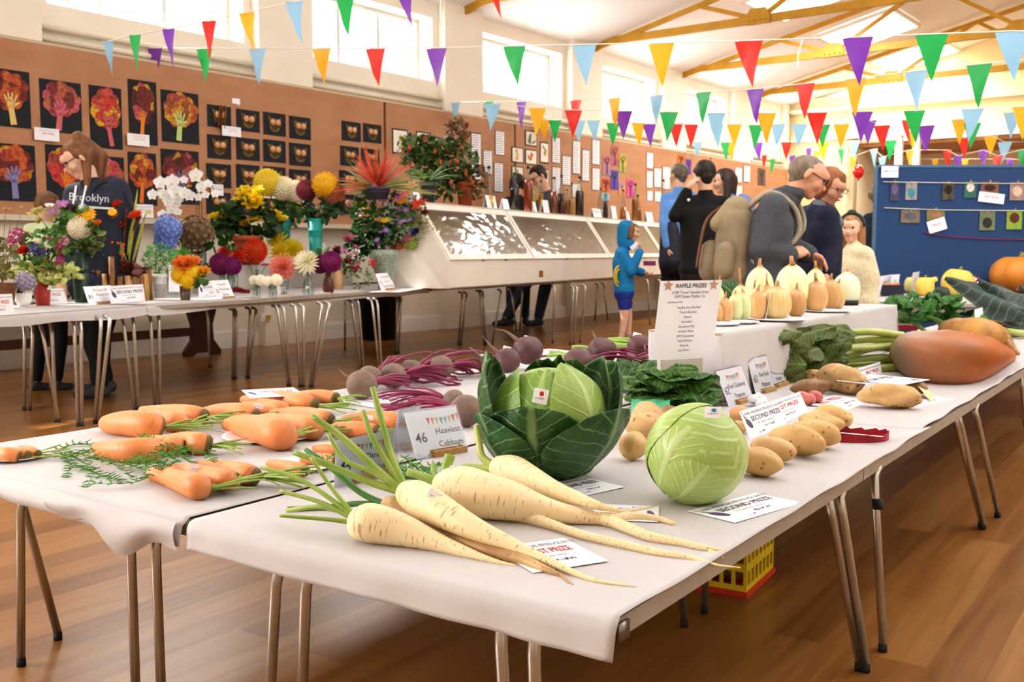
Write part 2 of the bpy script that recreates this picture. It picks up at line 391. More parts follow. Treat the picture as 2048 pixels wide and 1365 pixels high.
kd = Vector((-1.4, 2.0, .3)) - Vector((-5.0, -1.3, 1.75))
light('added_side_daylight', 'AREA', (-5.0, -1.3, 1.75), kd.to_track_quat('-Z', 'Y').to_euler(), 165, (1, .98, .97), shape='RECTANGLE', size=2.4, size_y=1.6)  # added key light, stands in for daylight from the left behind the camera
light('added_ceiling_fill', 'AREA', (.9, 7, 2.6), (PI, 0, 0), 420, (.9, .95, 1), shape='RECTANGLE', size=3, size_y=9)  # added uplight out of view, only brightens the ceiling; no fitting there
w = bpy.data.worlds.new('world'); bpy.context.scene.world = w; w.use_nodes = True
wn = w.node_tree.nodes; bg = wn['Background']; bg.inputs[0].default_value = (1, .98, .95, 1); bg.inputs[1].default_value = 1.35
# ================================================================== TABLES
ZT, ZF = .486, .667
PAPER = M('c5c0be', .62, .025, 5, bump=.35, bscale=7); TOPW = M('a3998c', .5, .06, 3, stretch=(1, 9, 1)); RUB = M('2b2b2b', .7)
def rodleg(t, top, foot, r=.0105, pair=None, bend=None):
 """steel hairpin leg: rods that meet the underside in a bend"""
 b = B(); top = Vector(top); foot = Vector(foot); dr = (foot - top).normalized()
 bd = Vector(bend) if bend is not None else Vector((0, .06, 0))
 pts = [top + bd + Vector((0, 0, .002)), top + bd * .45 + Vector((0, 0, -.004)), top + bd * .12 - Vector((0, 0, .018)), top + dr * .07, foot + Vector((0, 0, .02))]
 b.tube(pts, r, 10)
 o = obj('leg', b, CHROME, t, world=True)
 f = B(); f.tube([foot + Vector((0, 0, .02)), foot], r * 1.08, 8); obj('leg_tip', f, RUB, o, world=True)
 return o
def table(label, x0, x1, y0, y1, z, legs, th=.03, group='folding tables'):
 t = thing('folding_table', label, 'table', ((x0 + x1) / 2, (y0 + y1) / 2, 0), group=group)
 b = B(); b.box(((x0 + x1) / 2, (y0 + y1) / 2, z - th / 2 - .004), (x1 - x0, y1 - y0, th)); o = obj('tabletop', b, TOPW, t, world=True, smooth=False)
 for l in legs: rodleg(t, *l)
 return t
def leg2(x, y, z, fx=0, fy=0): return ((x, y, z - .03), (x + fx, y + fy, 0))
XR, XS, XL, YN, YE, YS = -.66, -1.603, -2.655, 1.195, 7.3, 3.06
XRE = -.668
zz = ZT
t1 = table('folding table nearest the camera on the right, under white paper with parsnips and cabbages', XS + .005, XRE, YN + .01, 2.44, zz,
 [leg2(-1.385, 1.235, zz, -.045, 0), leg2(-1.315, 1.24, zz, -.04, .01), leg2(-.885, 1.235, zz, .03, 0), leg2(-.825, 1.24, zz, .015, 0),
 leg2(-.68, 2.29, zz, .045, .1), leg2(-.70, 2.27, zz, .05, .12), leg2(-1.117, 2.30, zz, 0, .11)])
t2 = table('folding table under white paper with the potato classes, next one back on the right', XS + .005, XRE, 2.445, YS + .68, zz,
 [leg2(-.675, 2.56, zz, .04, -.02), leg2(-1.116, 2.54, zz, 0, 0), leg2(-.69, 3.65, zz, .05, .25), leg2(-.70, 3.63, zz, .05, .3)])
b = B(); b.tube([(-.662, 2.548, .385), (-.66, 2.547, .36)], .0125, 10); obj('tape_band', b, RUB, t2, world=True)
t3 = table('folding table farthest along the right row, holding the giant swedes', XS + .005, XRE, YS + .685, YE + .6, zz,
 [leg2(-.675, 3.85, zz, .05, .26), leg2(-.69, 5.0, zz, .04, .1), leg2(-.69, 5.5, zz, .04, .1)])
t4 = table('folding table nearest the camera on the left, under white paper with the carrots', XL, XS - .006, YN + .01, 2.44, zz,
 [leg2(-1.85, 1.245, zz, 0, 0), leg2(-1.758, 1.24, zz, -.01, .01), leg2(-2.275, 1.245, zz, -.05, .01), leg2(-2.40, 1.3, zz, -.01, .1)])
t5 = table('folding table under white paper with beetroot, next one back on the left', XL, XS - .006, 2.445, YS + .68, zz, [leg2(-2.6, 3.6, zz), leg2(-1.7, 3.6, zz)])
t6 = table('folding table farthest along the left row, behind the beetroot and beans', XL, XS - .006, YS + .685, 5.6, zz, [leg2(-2.6, 3.8, zz), leg2(-2.6, 5.5, zz)])
def cloth(name, label, x0, x1, y0, y1, z, dropn=.045, curl_r=True, seed=0, gap=0.0, lift=.001):
 r = .014
 def fn(u, v):
  x = x0 + (x1 - x0) * u
  L0 = dropn + PI / 2 * r; T = L0 + (y1 - y0); q = v ** 1.25 * T if v < 1 else T
  ins = mnoise.noise(Vector((x * 5, seed, 0))) ; dr = dropn * (1 + .25 * ins)
  if q < dropn: zz_ = z - r - dr * (1 - q / dropn); yy = y0 - .002 - .006 * (1 - q / dropn) * (1 + mnoise.noise(Vector((x * 11, seed, 3))))
  elif q < L0: a = (q - dropn) / r; zz_ = z - r + math.sin(a) * r; yy = y0 + r - math.cos(a) * r
  else: zz_ = z; yy = y0 + r + (q - L0) * ((y1 - y0 - r) / (T - L0)); zz_ += .0012 * mnoise.noise(Vector((x * 4, yy * 4, seed)))
  e = smoothstep(.955, 1, u) if curl_r else 0
  if e and q > L0: zz_ += e * (.004 + .006 * mnoise.noise(Vector((0, yy * 5, seed + 2)))); x += e * .006 * mnoise.noise(Vector((0, yy * 3, seed + 5)))
  return (x, yy, zz_ + lift)
 b = B(); b.grid(fn, 60, 90)
 o = solo(name, b, PAPER, label, 'paper tablecloth', origin=((x0 + x1) / 2, y0, z), group='white paper table covers')
 md = o.modifiers.new('thick', 'SOLIDIFY'); md.thickness = .0006; md.offset = 1
 return o
cloth('paper_tablecloth', 'white paper covering the near right table, its front edge folded down', XS + .012, XR + .004, YN, YS + .02, ZT, .042, seed=1)
cloth('paper_tablecloth', 'white paper over the far right tables, its torn end stepped beside the long potatoes', XS + .012, XR - .008, YS - .04, YE + .5, ZT, .0, seed=2, lift=.0025)
c3 = cloth('paper_tablecloth', 'white paper covering the left row of tables with the carrots, corner sagging down', XL - .01, XS - .004, YN, 5.62, ZT, .038, curl_r=False, seed=3)
def fn(u, v):
 x = -2.05 + u * .437; d = .045 + .045 * math.exp(-((u - .62) / .22) ** 2) + .01 * math.sin(u * 14)
 return (x, YN - .009 - .012 * math.sin(v * PI) - .006 * math.sin(u * 9 + v * 4) * v, ZT - .004 - v * d + .002)
b = B(); b.grid(fn, 40, 10); obj('sagging_fold', b, PAPER, c3, world=True)
b = B(); b.box((XR - .004, 1.23, ZT - .022), (.005, .03, .026)); solo('edge_clip', b, M('8a8880', .3, .1, 4, metal=1), 'small metal clip on the near right corner of the table edge', 'clip', origin=(XR, 1.23, ZT - .02))
TZ = .722; TA = P(1440, 668, TZ)
tx1 = TA[0]; ty0 = TA[1] + .01; ty1 = 5.55; tx0 = P(1303, 660, TZ)[0]
b = B(); b.box(((tx0 + tx1) / 2, (ty0 + ty1) / 2, (ZT + TZ) / 2 + .003), (tx1 - tx0, ty1 - ty0, TZ - ZT - .006))
solo('display_riser', b, M('b59a74', .7), 'wooden riser box under white paper, carrying the onions', 'riser', origin=((tx0 + tx1) / 2, (ty0 + ty1) / 2, ZT), smooth=False)
def fn(u, v):
 u2 = (u - .5) * 2; v2 = (v - .5) * 2; r_ = TZ - ZT
 def m(q, half, drop):
  L = half + drop; a = q * L
  if abs(a) <= half: return a, 0
  return math.copysign(half + .004, a), abs(a) - half
 hx, hy = (tx1 - tx0) / 2, (ty1 - ty0) / 2
 xx, dx = m(u2, hx, r_ - .006); yy, dy = m(v2, hy, r_ - .006); d = max(dx, dy)
 w = .006 * mnoise.noise(Vector((xx * 7, yy * 7, d * 9))) * (1 if d > .01 else .15)
 return ((tx0 + tx1) / 2 + xx + (w + d * .10 if dx else 0), (ty0 + ty1) / 2 + yy + (w - d * .1 if dy else 0), TZ + .001 - d + abs(w) * .3)
b = B(); b.grid(fn, 48, 48); solo('paper_tablecloth', b, PAPER, 'white paper draped over the riser that carries the onions', 'paper tablecloth', origin=((tx0 + tx1) / 2, (ty0 + ty1) / 2, TZ), group='white paper table covers')
FE = [P(-120, 640, ZF), P(0, 632, ZF), P(300, 611, ZF), P(500, 596, ZF), P(800, 578, ZF), P(1000, 567, ZF), P(1200, 556, ZF), P(1340, 548, ZF), P(1500, 541, ZF)]
def fedge(t): k = min(int(t), len(FE) - 2); return FE[k] * (1 - (t - k)) + FE[k + 1] * (t - k)
def ftable(label, i0, i1, rods, dep=.72):
 a, c = FE[i0], FE[i1]; d = Vector(c - a).normalized(); nrm = Vector((-d.y, d.x, 0))
 t = thing('folding_table', label, 'table', ((a[0] + c[0]) / 2, (a[1] + c[1]) / 2, 0), group='folding tables')
 b = B(); q = [Vector(a) + d * .03, Vector(c) - d * .01, Vector(c) + nrm * dep - d * .01, Vector(a) + nrm * dep + d * .03]
 b.add([p - Vector((0, 0, .006)) for p in q] + [p - Vector((0, 0, .032)) for p in q], [(0, 1, 2, 3), (7, 6, 5, 4), (0, 4, 5, 1), (1, 5, 6, 2), (2, 6, 7, 3), (3, 7, 4, 0)])
 obj('tabletop', b, TOPW, t, world=True, smooth=False)
 for (x, y, tx, ty) in rods:
  f = P(x, y, 0); tp = P(tx, ty, ZF - .03); dp = depth(f); tp = PD(tx, ty, dp); tp[2] = min(tp[2], ZF - .035)
  rodleg(t, tp, f, .0115, bend=nrm * .05)
 return t
ftable('folding table at the left end of the flower display, on double steel legs', 0, 2, [(49, 821, 49, 650), (60, 821, 66, 650), (117, 845, 82, 645), (112, 845, 103, 643), (157, 853, 148, 640), (164, 853, 162, 640), (191, 848, 203, 635), (197, 848, 221, 633), (270, 822, 245, 632), (277, 822, 266, 630)])
ftable('folding table in the middle of the flower display, carrying dahlias', 2, 4, [(310, 814, 301, 628), (320, 814, 318, 626), (471, 759, 473, 618), (466, 759, 468, 618), (498, 757, 513, 616), (494, 757, 501, 616), (576, 773, 555, 612), (580, 773, 568, 612), (600, 775, 592, 610), (607, 775, 608, 610), (621, 775, 645, 606), (625, 775, 660, 604)])
ftable('folding table under the left half of the white display cabinet', 4, 6, [(722, 740, 703, 600), (727, 740, 717, 600), (758, 746, 744, 598), (763, 746, 755, 598), (791, 708, 795, 592), (797, 708, 803, 592), (917, 690, 925, 585), (922, 690, 934, 585), (968, 690, 960, 582), (972, 690, 966, 582), (985, 690, 1003, 580), (1033, 664, 1022, 578), (1040, 664, 1045, 577)], .9)
ftable('folding table under the right half of the white display cabinet', 6, 8, [(1105, 686, 1110, 572), (1140, 690, 1148, 572), (1147, 690, 1155, 572), (1160, 686, 1172, 570), (1190, 640, 1195, 568), (1215, 640, 1207, 566), (1300, 650, 1296, 560), (1316, 650, 1321, 560)], .9)
FE2 = [p + np.array([-.70, -.01, 0]) for p in FE[2:5]]
def onft(x, dist, z=None):                            # point of the flower table top at a photo column, so far in from its front edge
 z = ZF if z is None else z; y = 506.0 + 2010 * (1 - z) / 14
 while y < 700:
  c = P(x, y, z); k = min(range(len(FE) - 1), key=lambda i: abs(FE[i][1] + FE[i + 1][1] - 2 * c[1])); e = (FE[k + 1] - FE[k])[:2]; e = e / np.linalg.norm(e)
  if float((c - FE[k])[:2] @ np.array([-e[1], e[0]])) <= dist: break
  y += .25
 return c
def fcloth(label, t0, t1, dep, seed, drop=.05):
 def fn(u, v):
  t = t0 + (t1 - t0) * u; p = fedge(t); q = fedge(min(t + .05, 7.99)); d = Vector(q - p); d.normalize(); nrm = Vector((-d.y, d.x, 0))
  dr = drop * (1 + .3 * mnoise.noise(Vector((p[0] * 3, p[1] * 3, seed)))); w = .01 * mnoise.noise(Vector((p[1] * 4, v * 3, seed)))
  if v < .15: k = 1 - v / .15; return (p[0] - nrm.x * (.006 + .01 * k + w), p[1] - nrm.y * (.006 + .01 * k + w), ZF - .012 - dr * k)
  if v < .3: a = (v - .15) / .15; return (p[0] + nrm.x * (.014 * a - .006), p[1] + nrm.y * (.014 * a - .006), ZF - .012 * (1 - math.sin(a * PI / 2)))
  k = (v - .3) / .7; return (p[0] + nrm.x * dep * k, p[1] + nrm.y * dep * k, ZF + .001 * mnoise.noise(Vector((p[1] * 5, k * 4, seed))) + (seed - 5) * .004 + .001)
 b = B(); b.grid(fn, 60, 30); c = fedge((t0 + t1) / 2)
 return solo('paper_tablecloth', b, PAPER, label, 'paper tablecloth', origin=c, group='white paper table covers')
FE_, FE = FE, FE[:2] + FE2 + FE[5:]; ftable('folding table behind the middle of the flower display, carrying the grey riser', 2, 4, [(420, 735, 415, 615), (690, 700, 690, 595)], .7); FE = FE_
fcloth('white paper over the left flower table, front edge sunlit', 0, 1.99, .75, 5)
fcloth('white paper over the middle flower table, bunched where it overlaps the left paper', 1.97, 4.25, 1.42, 6)
fcloth('white paper under the long display cabinet, torn along its front edge', 4.2, 7.95, .9, 7, .03)
# ================================================================== VEGETABLE MATERIALS
def rootmat(name, base, dark, crown=None, rings=22, ringamt=.6, blotch=.25, rough=.5, spots=0, stretch=(3, 60), crown_at=.9):
 """lengthwise root skin: fine rings round the body, short dark lenticels, darker crown (v=1)"""
 m, nt, b = newmat(name); L = nt.links
 uv = nd(nt, 'ShaderNodeUVMap'); mp = nd(nt, 'ShaderNodeMapping'); mp.inputs['Scale'].default_value = (stretch[0], stretch[1], 1); L.new(uv.outputs[0], mp.inputs[0])
 oi = nd(nt, 'ShaderNodeObjectInfo'); ad = nd(nt, 'ShaderNodeVectorMath', operation='ADD'); L.new(mp.outputs[0], ad.inputs[0])
 sc_ = nd(nt, 'ShaderNodeVectorMath', operation='SCALE'); sc_.inputs['Scale'].default_value = 40; cb = nd(nt, 'ShaderNodeCombineXYZ'); L.new(oi.outputs['Random'], cb.inputs[2]); L.new(cb.outputs[0], sc_.inputs[0]); L.new(sc_.outputs[0], ad.inputs[1])
 n = nd(nt, 'ShaderNodeTexNoise'); n.inputs['Scale'].default_value = 1; n.inputs['Detail'].default_value = 3; L.new(ad.outputs[0], n.inputs[0])
 r = ramp(nt, [(.0, 1.0), (.33 if ringamt > .5 else .3, .85), (.39, .0)]); L.new(n.outputs[0], r.inputs[0])
 tc = nd(nt, 'ShaderNodeTexCoord'); n2 = nd(nt, 'ShaderNodeTexNoise'); n2.inputs['Scale'].default_value = 9; n2.inputs['Detail'].default_value = 5; L.new(tc.outputs['Object'], n2.inputs[0])
 hb = ramp(nt, [(.35, base), (.7, dark if blotch > .4 else base)]); L.new(n2.outputs[0], hb.inputs[0])
 vary = nd(nt, 'ShaderNodeHueSaturation'); L.new(hb.outputs[0], vary.inputs['Color']); mr = nd(nt, 'ShaderNodeMapRange'); mr.inputs[3].default_value = .9; mr.inputs[4].default_value = 1.1; L.new(n2.outputs[0], mr.inputs[0]); L.new(mr.outputs[0], vary.inputs['Value'])
 mx = nd(nt, 'ShaderNodeMix', data_type='RGBA'); mx.inputs[7].default_value = (*lin(dark), 1)
 k = nd(nt, 'ShaderNodeMath', operation='MULTIPLY'); k.inputs[1].default_value = ringamt; L.new(r.outputs[0], k.inputs[0]); L.new(k.outputs[0], mx.inputs[0]); L.new(vary.outputs[0], mx.inputs[6])
 out = mx.outputs[2]
 if crown:
  sp = nd(nt, 'ShaderNodeSeparateXYZ'); L.new(uv.outputs[0], sp.inputs[0]); cs = .07 if crown_at < .9 else .03; cr = ramp(nt, [(crown_at - cs, .0), (crown_at + cs, 1.0)])
  wob = nd(nt, 'ShaderNodeMath', operation='MULTIPLY_ADD'); wob.inputs[1].default_value = .06; L.new(n2.outputs[0], wob.inputs[0]); L.new(sp.outputs[1], wob.inputs[2]); sb = nd(nt, 'ShaderNodeMath', operation='SUBTRACT'); sb.inputs[1].default_value = .03; L.new(wob.outputs[0], sb.inputs[0]); L.new(sb.outputs[0], cr.inputs[0])
  m2 = nd(nt, 'ShaderNodeMix', data_type='RGBA'); m2.inputs[7].default_value = (*lin(crown), 1); L.new(cr.outputs[0], m2.inputs[0]); L.new(out, m2.inputs[6]); out = m2.outputs[2]
 L.new(out, b.inputs['Base Color']); b.inputs['Roughness'].default_value = rough
 bp = nd(nt, 'ShaderNodeBump'); bp.inputs['Strength'].default_value = .35; bp.inputs['Distance'].default_value = .002; bp.invert = True; L.new(r.outputs[0], bp.inputs['Height']); L.new(bp.outputs[0], b.inputs['Normal'])
 b.inputs['Subsurface Weight'].default_value = .08; b.inputs['Subsurface Radius'].default_value = (.01, .006, .003)
 return m
CARROT = rootmat('carrot_skin', 'e8935a', 'c86c36', '63562a', ringamt=.55, stretch=(1.5, 46), crown_at=.945)
PARS = rootmat('parsnip_skin', 'efd9ac', '8f6234', None, ringamt=.72, stretch=(7, 105), rough=.55)
PARSB = rootmat('parsnip_brown_skin', 'd0ad76', '8a5f35', None, ringamt=.8, stretch=(6, 90), blotch=.6)
MANG = rootmat('mangold_skin', 'bd661c', '9c5520', '97775f', ringamt=.6, stretch=(5, 26), blotch=.6, crown_at=.68)
SWEDE = rootmat('swede_skin', 'd39a4a', '8a5c2c', '9a7355', ringamt=.6, stretch=(4, 22), blotch=.5, crown_at=.75)
def spotmat(name, base, base2, spot, scale=60, thr=.16, rough=.5, bump=.2):
 m, nt, b = newmat(name); L = nt.links; tc = nd(nt, 'ShaderNodeTexCoord'); oi = nd(nt, 'ShaderNodeObjectInfo')
 ad = nd(nt, 'ShaderNodeVectorMath', operation='ADD'); L.new(tc.outputs['Object'], ad.inputs[0]); L.new(oi.outputs['Random'], ad.inputs[1])
 n = nd(nt, 'ShaderNodeTexNoise'); n.inputs['Scale'].default_value = 22; n.inputs['Detail'].default_value = 6; L.new(ad.outputs[0], n.inputs[0])
 c = ramp(nt, [(.35, base), (.68, base2)]); L.new(n.outputs[0], c.inputs[0])
 v = nd(nt, 'ShaderNodeTexVoronoi'); v.inputs['Scale'].default_value = scale; v.inputs['Randomness'].default_value = 1; L.new(ad.outputs[0], v.inputs[0])
 r = ramp(nt, [(.0, 1.0), (thr, .6), (thr + .06, .0)]); L.new(v.outputs['Distance'], r.inputs[0])
 n3 = nd(nt, 'ShaderNodeTexNoise'); n3.inputs['Scale'].default_value = 30; L.new(ad.outputs[0], n3.inputs[0]); gt = nd(nt, 'ShaderNodeMath', operation='GREATER_THAN'); gt.inputs[1].default_value = .5; L.new(n3.outputs[0], gt.inputs[0]); ml = nd(nt, 'ShaderNodeMath', operation='MULTIPLY'); L.new(r.outputs[0], ml.inputs[0]); L.new(gt.outputs[0], ml.inputs[1])
 mx = nd(nt, 'ShaderNodeMix', data_type='RGBA'); mx.inputs[7].default_value = (*lin(spot), 1); L.new(ml.outputs[0], mx.inputs[0]); L.new(c.outputs[0], mx.inputs[6]); L.new(mx.outputs[2], b.inputs['Base Color'])
 b.inputs['Roughness'].default_value = rough; bp = nd(nt, 'ShaderNodeBump'); bp.inputs['Strength'].default_value = bump; bp.inputs['Distance'].default_value = .002; L.new(n.outputs[0], bp.inputs['Height']); L.new(bp.outputs[0], b.inputs['Normal'])
 return m
POT = spotmat('potato_skin', 'd8b47c', 'c79c60', '7d5630', 50); POTB = spotmat('brown_potato_skin', 'a07a50', '7f5c3a', '5b4028', 60); POTR = spotmat('red_potato_skin', 'cf7f74', 'b96358', '8a4038', 70)
POTS = spotmat('spotted_potato_skin', 'd6b07a', 'c39a62', '5f3f22', 42, .26)
BEET = spotmat('beetroot_skin', '5a3a40', '6b4a48', '8a6f5a', 70, .1, .5, .3); BEETB = spotmat('earthy_beetroot_skin', '76605a', '8a7360', '5a4038', 70, .1, .65, .35)
def leafmat(name, base, vein, side=10, slant=.55, rough=.42, dark=None, vw=.035, thin=.18, midw=.03, branch=True, amt=.75):
 """leaf blade: u across (-> midrib at .5), v from base to tip"""
 m, nt, b = newmat(name); L = nt.links; uv = nd(nt, 'ShaderNodeUVMap'); sp = nd(nt, 'ShaderNodeSeparateXYZ')
 tc = nd(nt, 'ShaderNodeTexCoord'); n = nd(nt, 'ShaderNodeTexNoise'); n.inputs['Scale'].default_value = 14; n.inputs['Detail'].default_value = 4; L.new(tc.outputs['Object'], n.inputs[0])
 off = nd(nt, 'ShaderNodeVectorMath', operation='MULTIPLY_ADD'); off.inputs[1].default_value = (.10, .10, 0); L.new(n.outputs['Color'], off.inputs[0]); L.new(uv.outputs[0], off.inputs[2]); L.new(off.outputs[0], sp.inputs[0])
 def mth(op, a, c=None, d=None):
  q = nd(nt, 'ShaderNodeMath', operation=op)
  for i, z in enumerate((a, c, d)):
   if z is None: continue
   if isinstance(z, (int, float)): q.inputs[i].default_value = z
   else: L.new(z, q.inputs[i])
  return q.outputs[0]
 au = mth('ABSOLUTE', mth('SUBTRACT', sp.outputs[0], .55))
 st = mth('FRACT', mth('MULTIPLY', mth('SUBTRACT', sp.outputs[1], mth('MULTIPLY', au, slant)), float(side)))
 dv = mth('ABSOLUTE', mth('SUBTRACT', st, .5)); ve = mth('LESS_THAN', dv, vw * 1.6)
 vr = ramp(nt, [(.0, 1.0), (vw * 2.2, .45), (vw * 4, .0)]); L.new(dv, vr.inputs[0])
 mr_ = ramp(nt, [(.0, 1.0), (midw, .9), (midw * 1.9, .0)]); L.new(au, mr_.inputs[0])
 vv = nd(nt, 'ShaderNodeTexVoronoi', feature='DISTANCE_TO_EDGE'); vv.inputs['Scale'].default_value = 26; L.new(off.outputs[0], vv.inputs[0]); fr = ramp(nt, [(.0, .35), (.045, .0)]); L.new(vv.outputs[0], fr.inputs[0])
 tot = mth('MAXIMUM', mth('MAXIMUM', vr.outputs[0], mr_.outputs[0]), fr.outputs[0]) if branch else mth('MAXIMUM', vr.outputs[0], mr_.outputs[0])
 c = ramp(nt, [(.3, dark or base), (.7, base)]); L.new(n.outputs[0], c.inputs[0])
 mx = nd(nt, 'ShaderNodeMix', data_type='RGBA'); mx.inputs[7].default_value = (*lin(vein), 1); k = mth('MULTIPLY', tot, amt); L.new(k, mx.inputs[0]); L.new(c.outputs[0], mx.inputs[6]); L.new(mx.outputs[2], b.inputs['Base Color'])
 b.inputs['Roughness'].default_value = rough; bp = nd(nt, 'ShaderNodeBump'); bp.inputs['Strength'].default_value = .35; bp.inputs['Distance'].default_value = .004; L.new(tot, bp.inputs['Height']); L.new(bp.outputs[0], b.inputs['Normal'])
 t = nd(nt, 'ShaderNodeBsdfTranslucent'); L.new(mx.outputs[2], t.inputs[0]); ms = nd(nt, 'ShaderNodeMixShader'); ms.inputs[0].default_value = thin; L.new(b.outputs[0], ms.inputs[1]); L.new(t.outputs[0], ms.inputs[2]); L.new(ms.outputs[0], nt.nodes['Material Output'].inputs['Surface'])
 return m
CABO = leafmat('cabbage_outer_leaf', '3f6a34', '8fae74', 9, .5, .4, '27502a', vw=.02, midw=.022); CABI = leafmat('cabbage_inner_leaf', '86a84a', 'b4c983', 8, .45, .45, '6f9a3c', vw=.022, thin=.1); CABH = leafmat('cabbage_heart_leaf', 'a6bf62', 'c4d592', 8, .45, .45, '93b052', vw=.02, thin=.1)
CABW = leafmat('white_cabbage_leaf', 'b3c977', 'd3e0a8', 11, .75, .38, 'a3bf62', vw=.05, thin=.08, branch=False, midw=.03, amt=.6); SPIN = leafmat('spinach_leaf', '4d7d30', '8fb068', 8, .5, .4, '2c561f'); CELL = leafmat('celery_leaf', '3d7a2c', '6fa04c', 6, .5, .42, '2d641f', branch=False)
TOPL = leafmat('mangold_leaf', '4f7030', '93a25a', 7, .5, .5, '5f5a2a'); KALE = leafmat('kale_leaf', '2c4038', '5f7568', 8, .5, .45, '1d3029', thin=.03)
STALK = M('7fa04a', .45, .2, 20); STALKG = M('7c9c3e', .42, .22, 16, col2='a9bb62'); STALKD = M('4d7d35', .45, .2, 14); MAG = M('7a2347', .42, .25, 18, col2='963257'); LSTALK = M('a9b85e', .4, .15, 14, col2='c3cb7e'); FEATH = M('5a9a34', .5, .25, 30, thin=.2); HAIR = M('a58a63', .7)
CARDW = M('f6f5fa', .45, .02, 4); PLATE = M('f1eff0', .35, .01, 4); WOODB = M('b48a55', .55, .15, 6, stretch=(2, 12, 12)); INK = M('2a2a30', .6, 0, 1); INKG = M('77757e', .6, 0, 1); RED = M('c2312e', .5, .02, 3); PURP = M('5b4a7d', .6, .02, 3); AUB = M('5d4a70', .5, .25, 10); LEAFY = M('5f8a3f', .6, .1, 10); BLUE = M('3d8ec4', .5, .03, 3); SLEEVE = clear('plastic_sleeve', 'f2f4f6', .05, .08)
PAL = [M('d2544f', .5, .02, 3), M('e09a8c', .5, .02, 3), M('d8b29a', .5, .02, 3), M('69a9a4', .5, .02, 3), M('7fb1c9', .5, .02, 3), M('e0b95c', .5, .02, 3)]
CM = [CARDW, INK, INKG, RED, PURP, AUB, LEAFY, *PAL, BLUE, WOODB]       # card material slots
def rest(x, y, hw, z=ZT, lift=0):
 p = P(x, y, z); r = 0
 for _ in range(4): r = hw * px(p); p = P(x, y, z + r + lift)
 return p, r
def root(name, label, cat, pts, mat, group=None, z=ZT, lift=0, n=26, seg=20, jit=.05, seed=0, crownflat=.5, tipround=True, tails=(), stalks=None, smat=STALKG, stickers=()):
 """tapering root lying on a surface; pts are (x, y, half width) in the photo, tip first"""
 q = []
 for k, t in enumerate(pts):
  lf = lift if not hasattr(lift, '__len__') else lift[k]
  p, r = rest(*t, z=z, lift=lf); q.append((*p, r))
 sp = spline(q, n); path = [Vector(s[:3]) for s in sp]; rad = [max(.0006, float(s[3])) for s in sp]
 d1 = (path[-1] - path[-2]).normalized(); d0 = (path[0] - path[1]).normalized(); r1, r0 = rad[-1], rad[0]
 for a in (.35, .6, .8, .95): path.append(Vector(sp[-1][:3]) + d1 * r1 * crownflat * math.sin(a * PI / 2)); rad.append(max(r1 * math.cos(a * PI / 2) ** .75, .001))
 if tipround:
  pre = [(path[0] + d0 * r0 * .8 * math.sin(a * PI / 2), max(r0 * math.cos(a * PI / 2) ** .75, .0004)) for a in (.95, .75, .4)]
  path = [p for p, _ in pre] + path; rad = [r for _, r in pre] + rad
 org = Vector(sp[-1][:3]); org.z = z
 t = thing(name, label, cat, org, group=group)
 b = B(); b.tube(path, rad, seg, jit=jit, seed=seed); skin = obj('root', b, mat, t, world=True)
 for tl in tails:
  w = []
  for (x, y, hw) in tl: p, r = rest(x, y, hw, z=z); w.append((*p, r))
  w = spline(w, 10); b = B(); b.tube([s[:3] for s in w], [max(.0005, s[3]) for s in w], 10, jit=.08, seed=seed + 3); obj('rootlet', b, mat, t, world=True)
 crown = path[-3]
 for k, st in enumerate(stalks or []):
  w = []; L_ = len(st[0]); dc = depth(crown)
  for i, (x, y) in enumerate(st[0]):
   f_ = i / (L_ - 1); hw = st[1] * (1 - .15 * f_) if len(st) < 4 else st[1] + (st[3] - st[1]) * f_
   dd = dc + (st[2] if len(st) > 2 else 0) * f_; p = PD(x, y, dd); r = hw * dd / F
   if p[2] < z + r: p = P(x, y, z + r)
   w.append((*p, r))
  w = spline(w, 12); b = B(); b.tube([s[:3] for s in w], [s[3] for s in w], 9); obj('leaf_stalk', b, smat, t, world=True)
 return t, path, rad
def bunch(t, c, d, n, L, spread, r, mat, seed, name='leaf_stalk', z=ZT, up=.25, asone=True, curl=.3):
 """cut leaf stalks fanning from a crown, resting on the surface"""
 rr = random.Random(seed); d = Vector(d).normalized(); b = B()
 for k in range(n):
  a = (k / max(1, n - 1) - .5) * 2 * spread + rr.uniform(-.15, .15); e = rr.uniform(-.05, up); q = Matrix.Rotation(a, 3, 'Z') @ d; q = Vector((q.x, q.y, e)).normalized()
  l = L * rr.uniform(.6, 1.1); r_ = r * rr.uniform(.7, 1.15); pts = []
  for i in range(6):
   f_ = i / 5; p = Vector(c) + q * l * f_ + Vector((0, 0, -.35 * l * curl * f_ * f_)) + Vector((q.y, -q.x, 0)) * (rr.uniform(-.04, .04) * l * f_); p.z = max(p.z, z + r_ * 1.05); pts.append(p)
  b.tube(pts, [r_ * (1 - .35 * i / 5) for i in range(6)], 7)
  if not asone: obj(name, b, mat, t, world=True); b = B()
 if asone: return obj(name, b, mat, t, world=True)
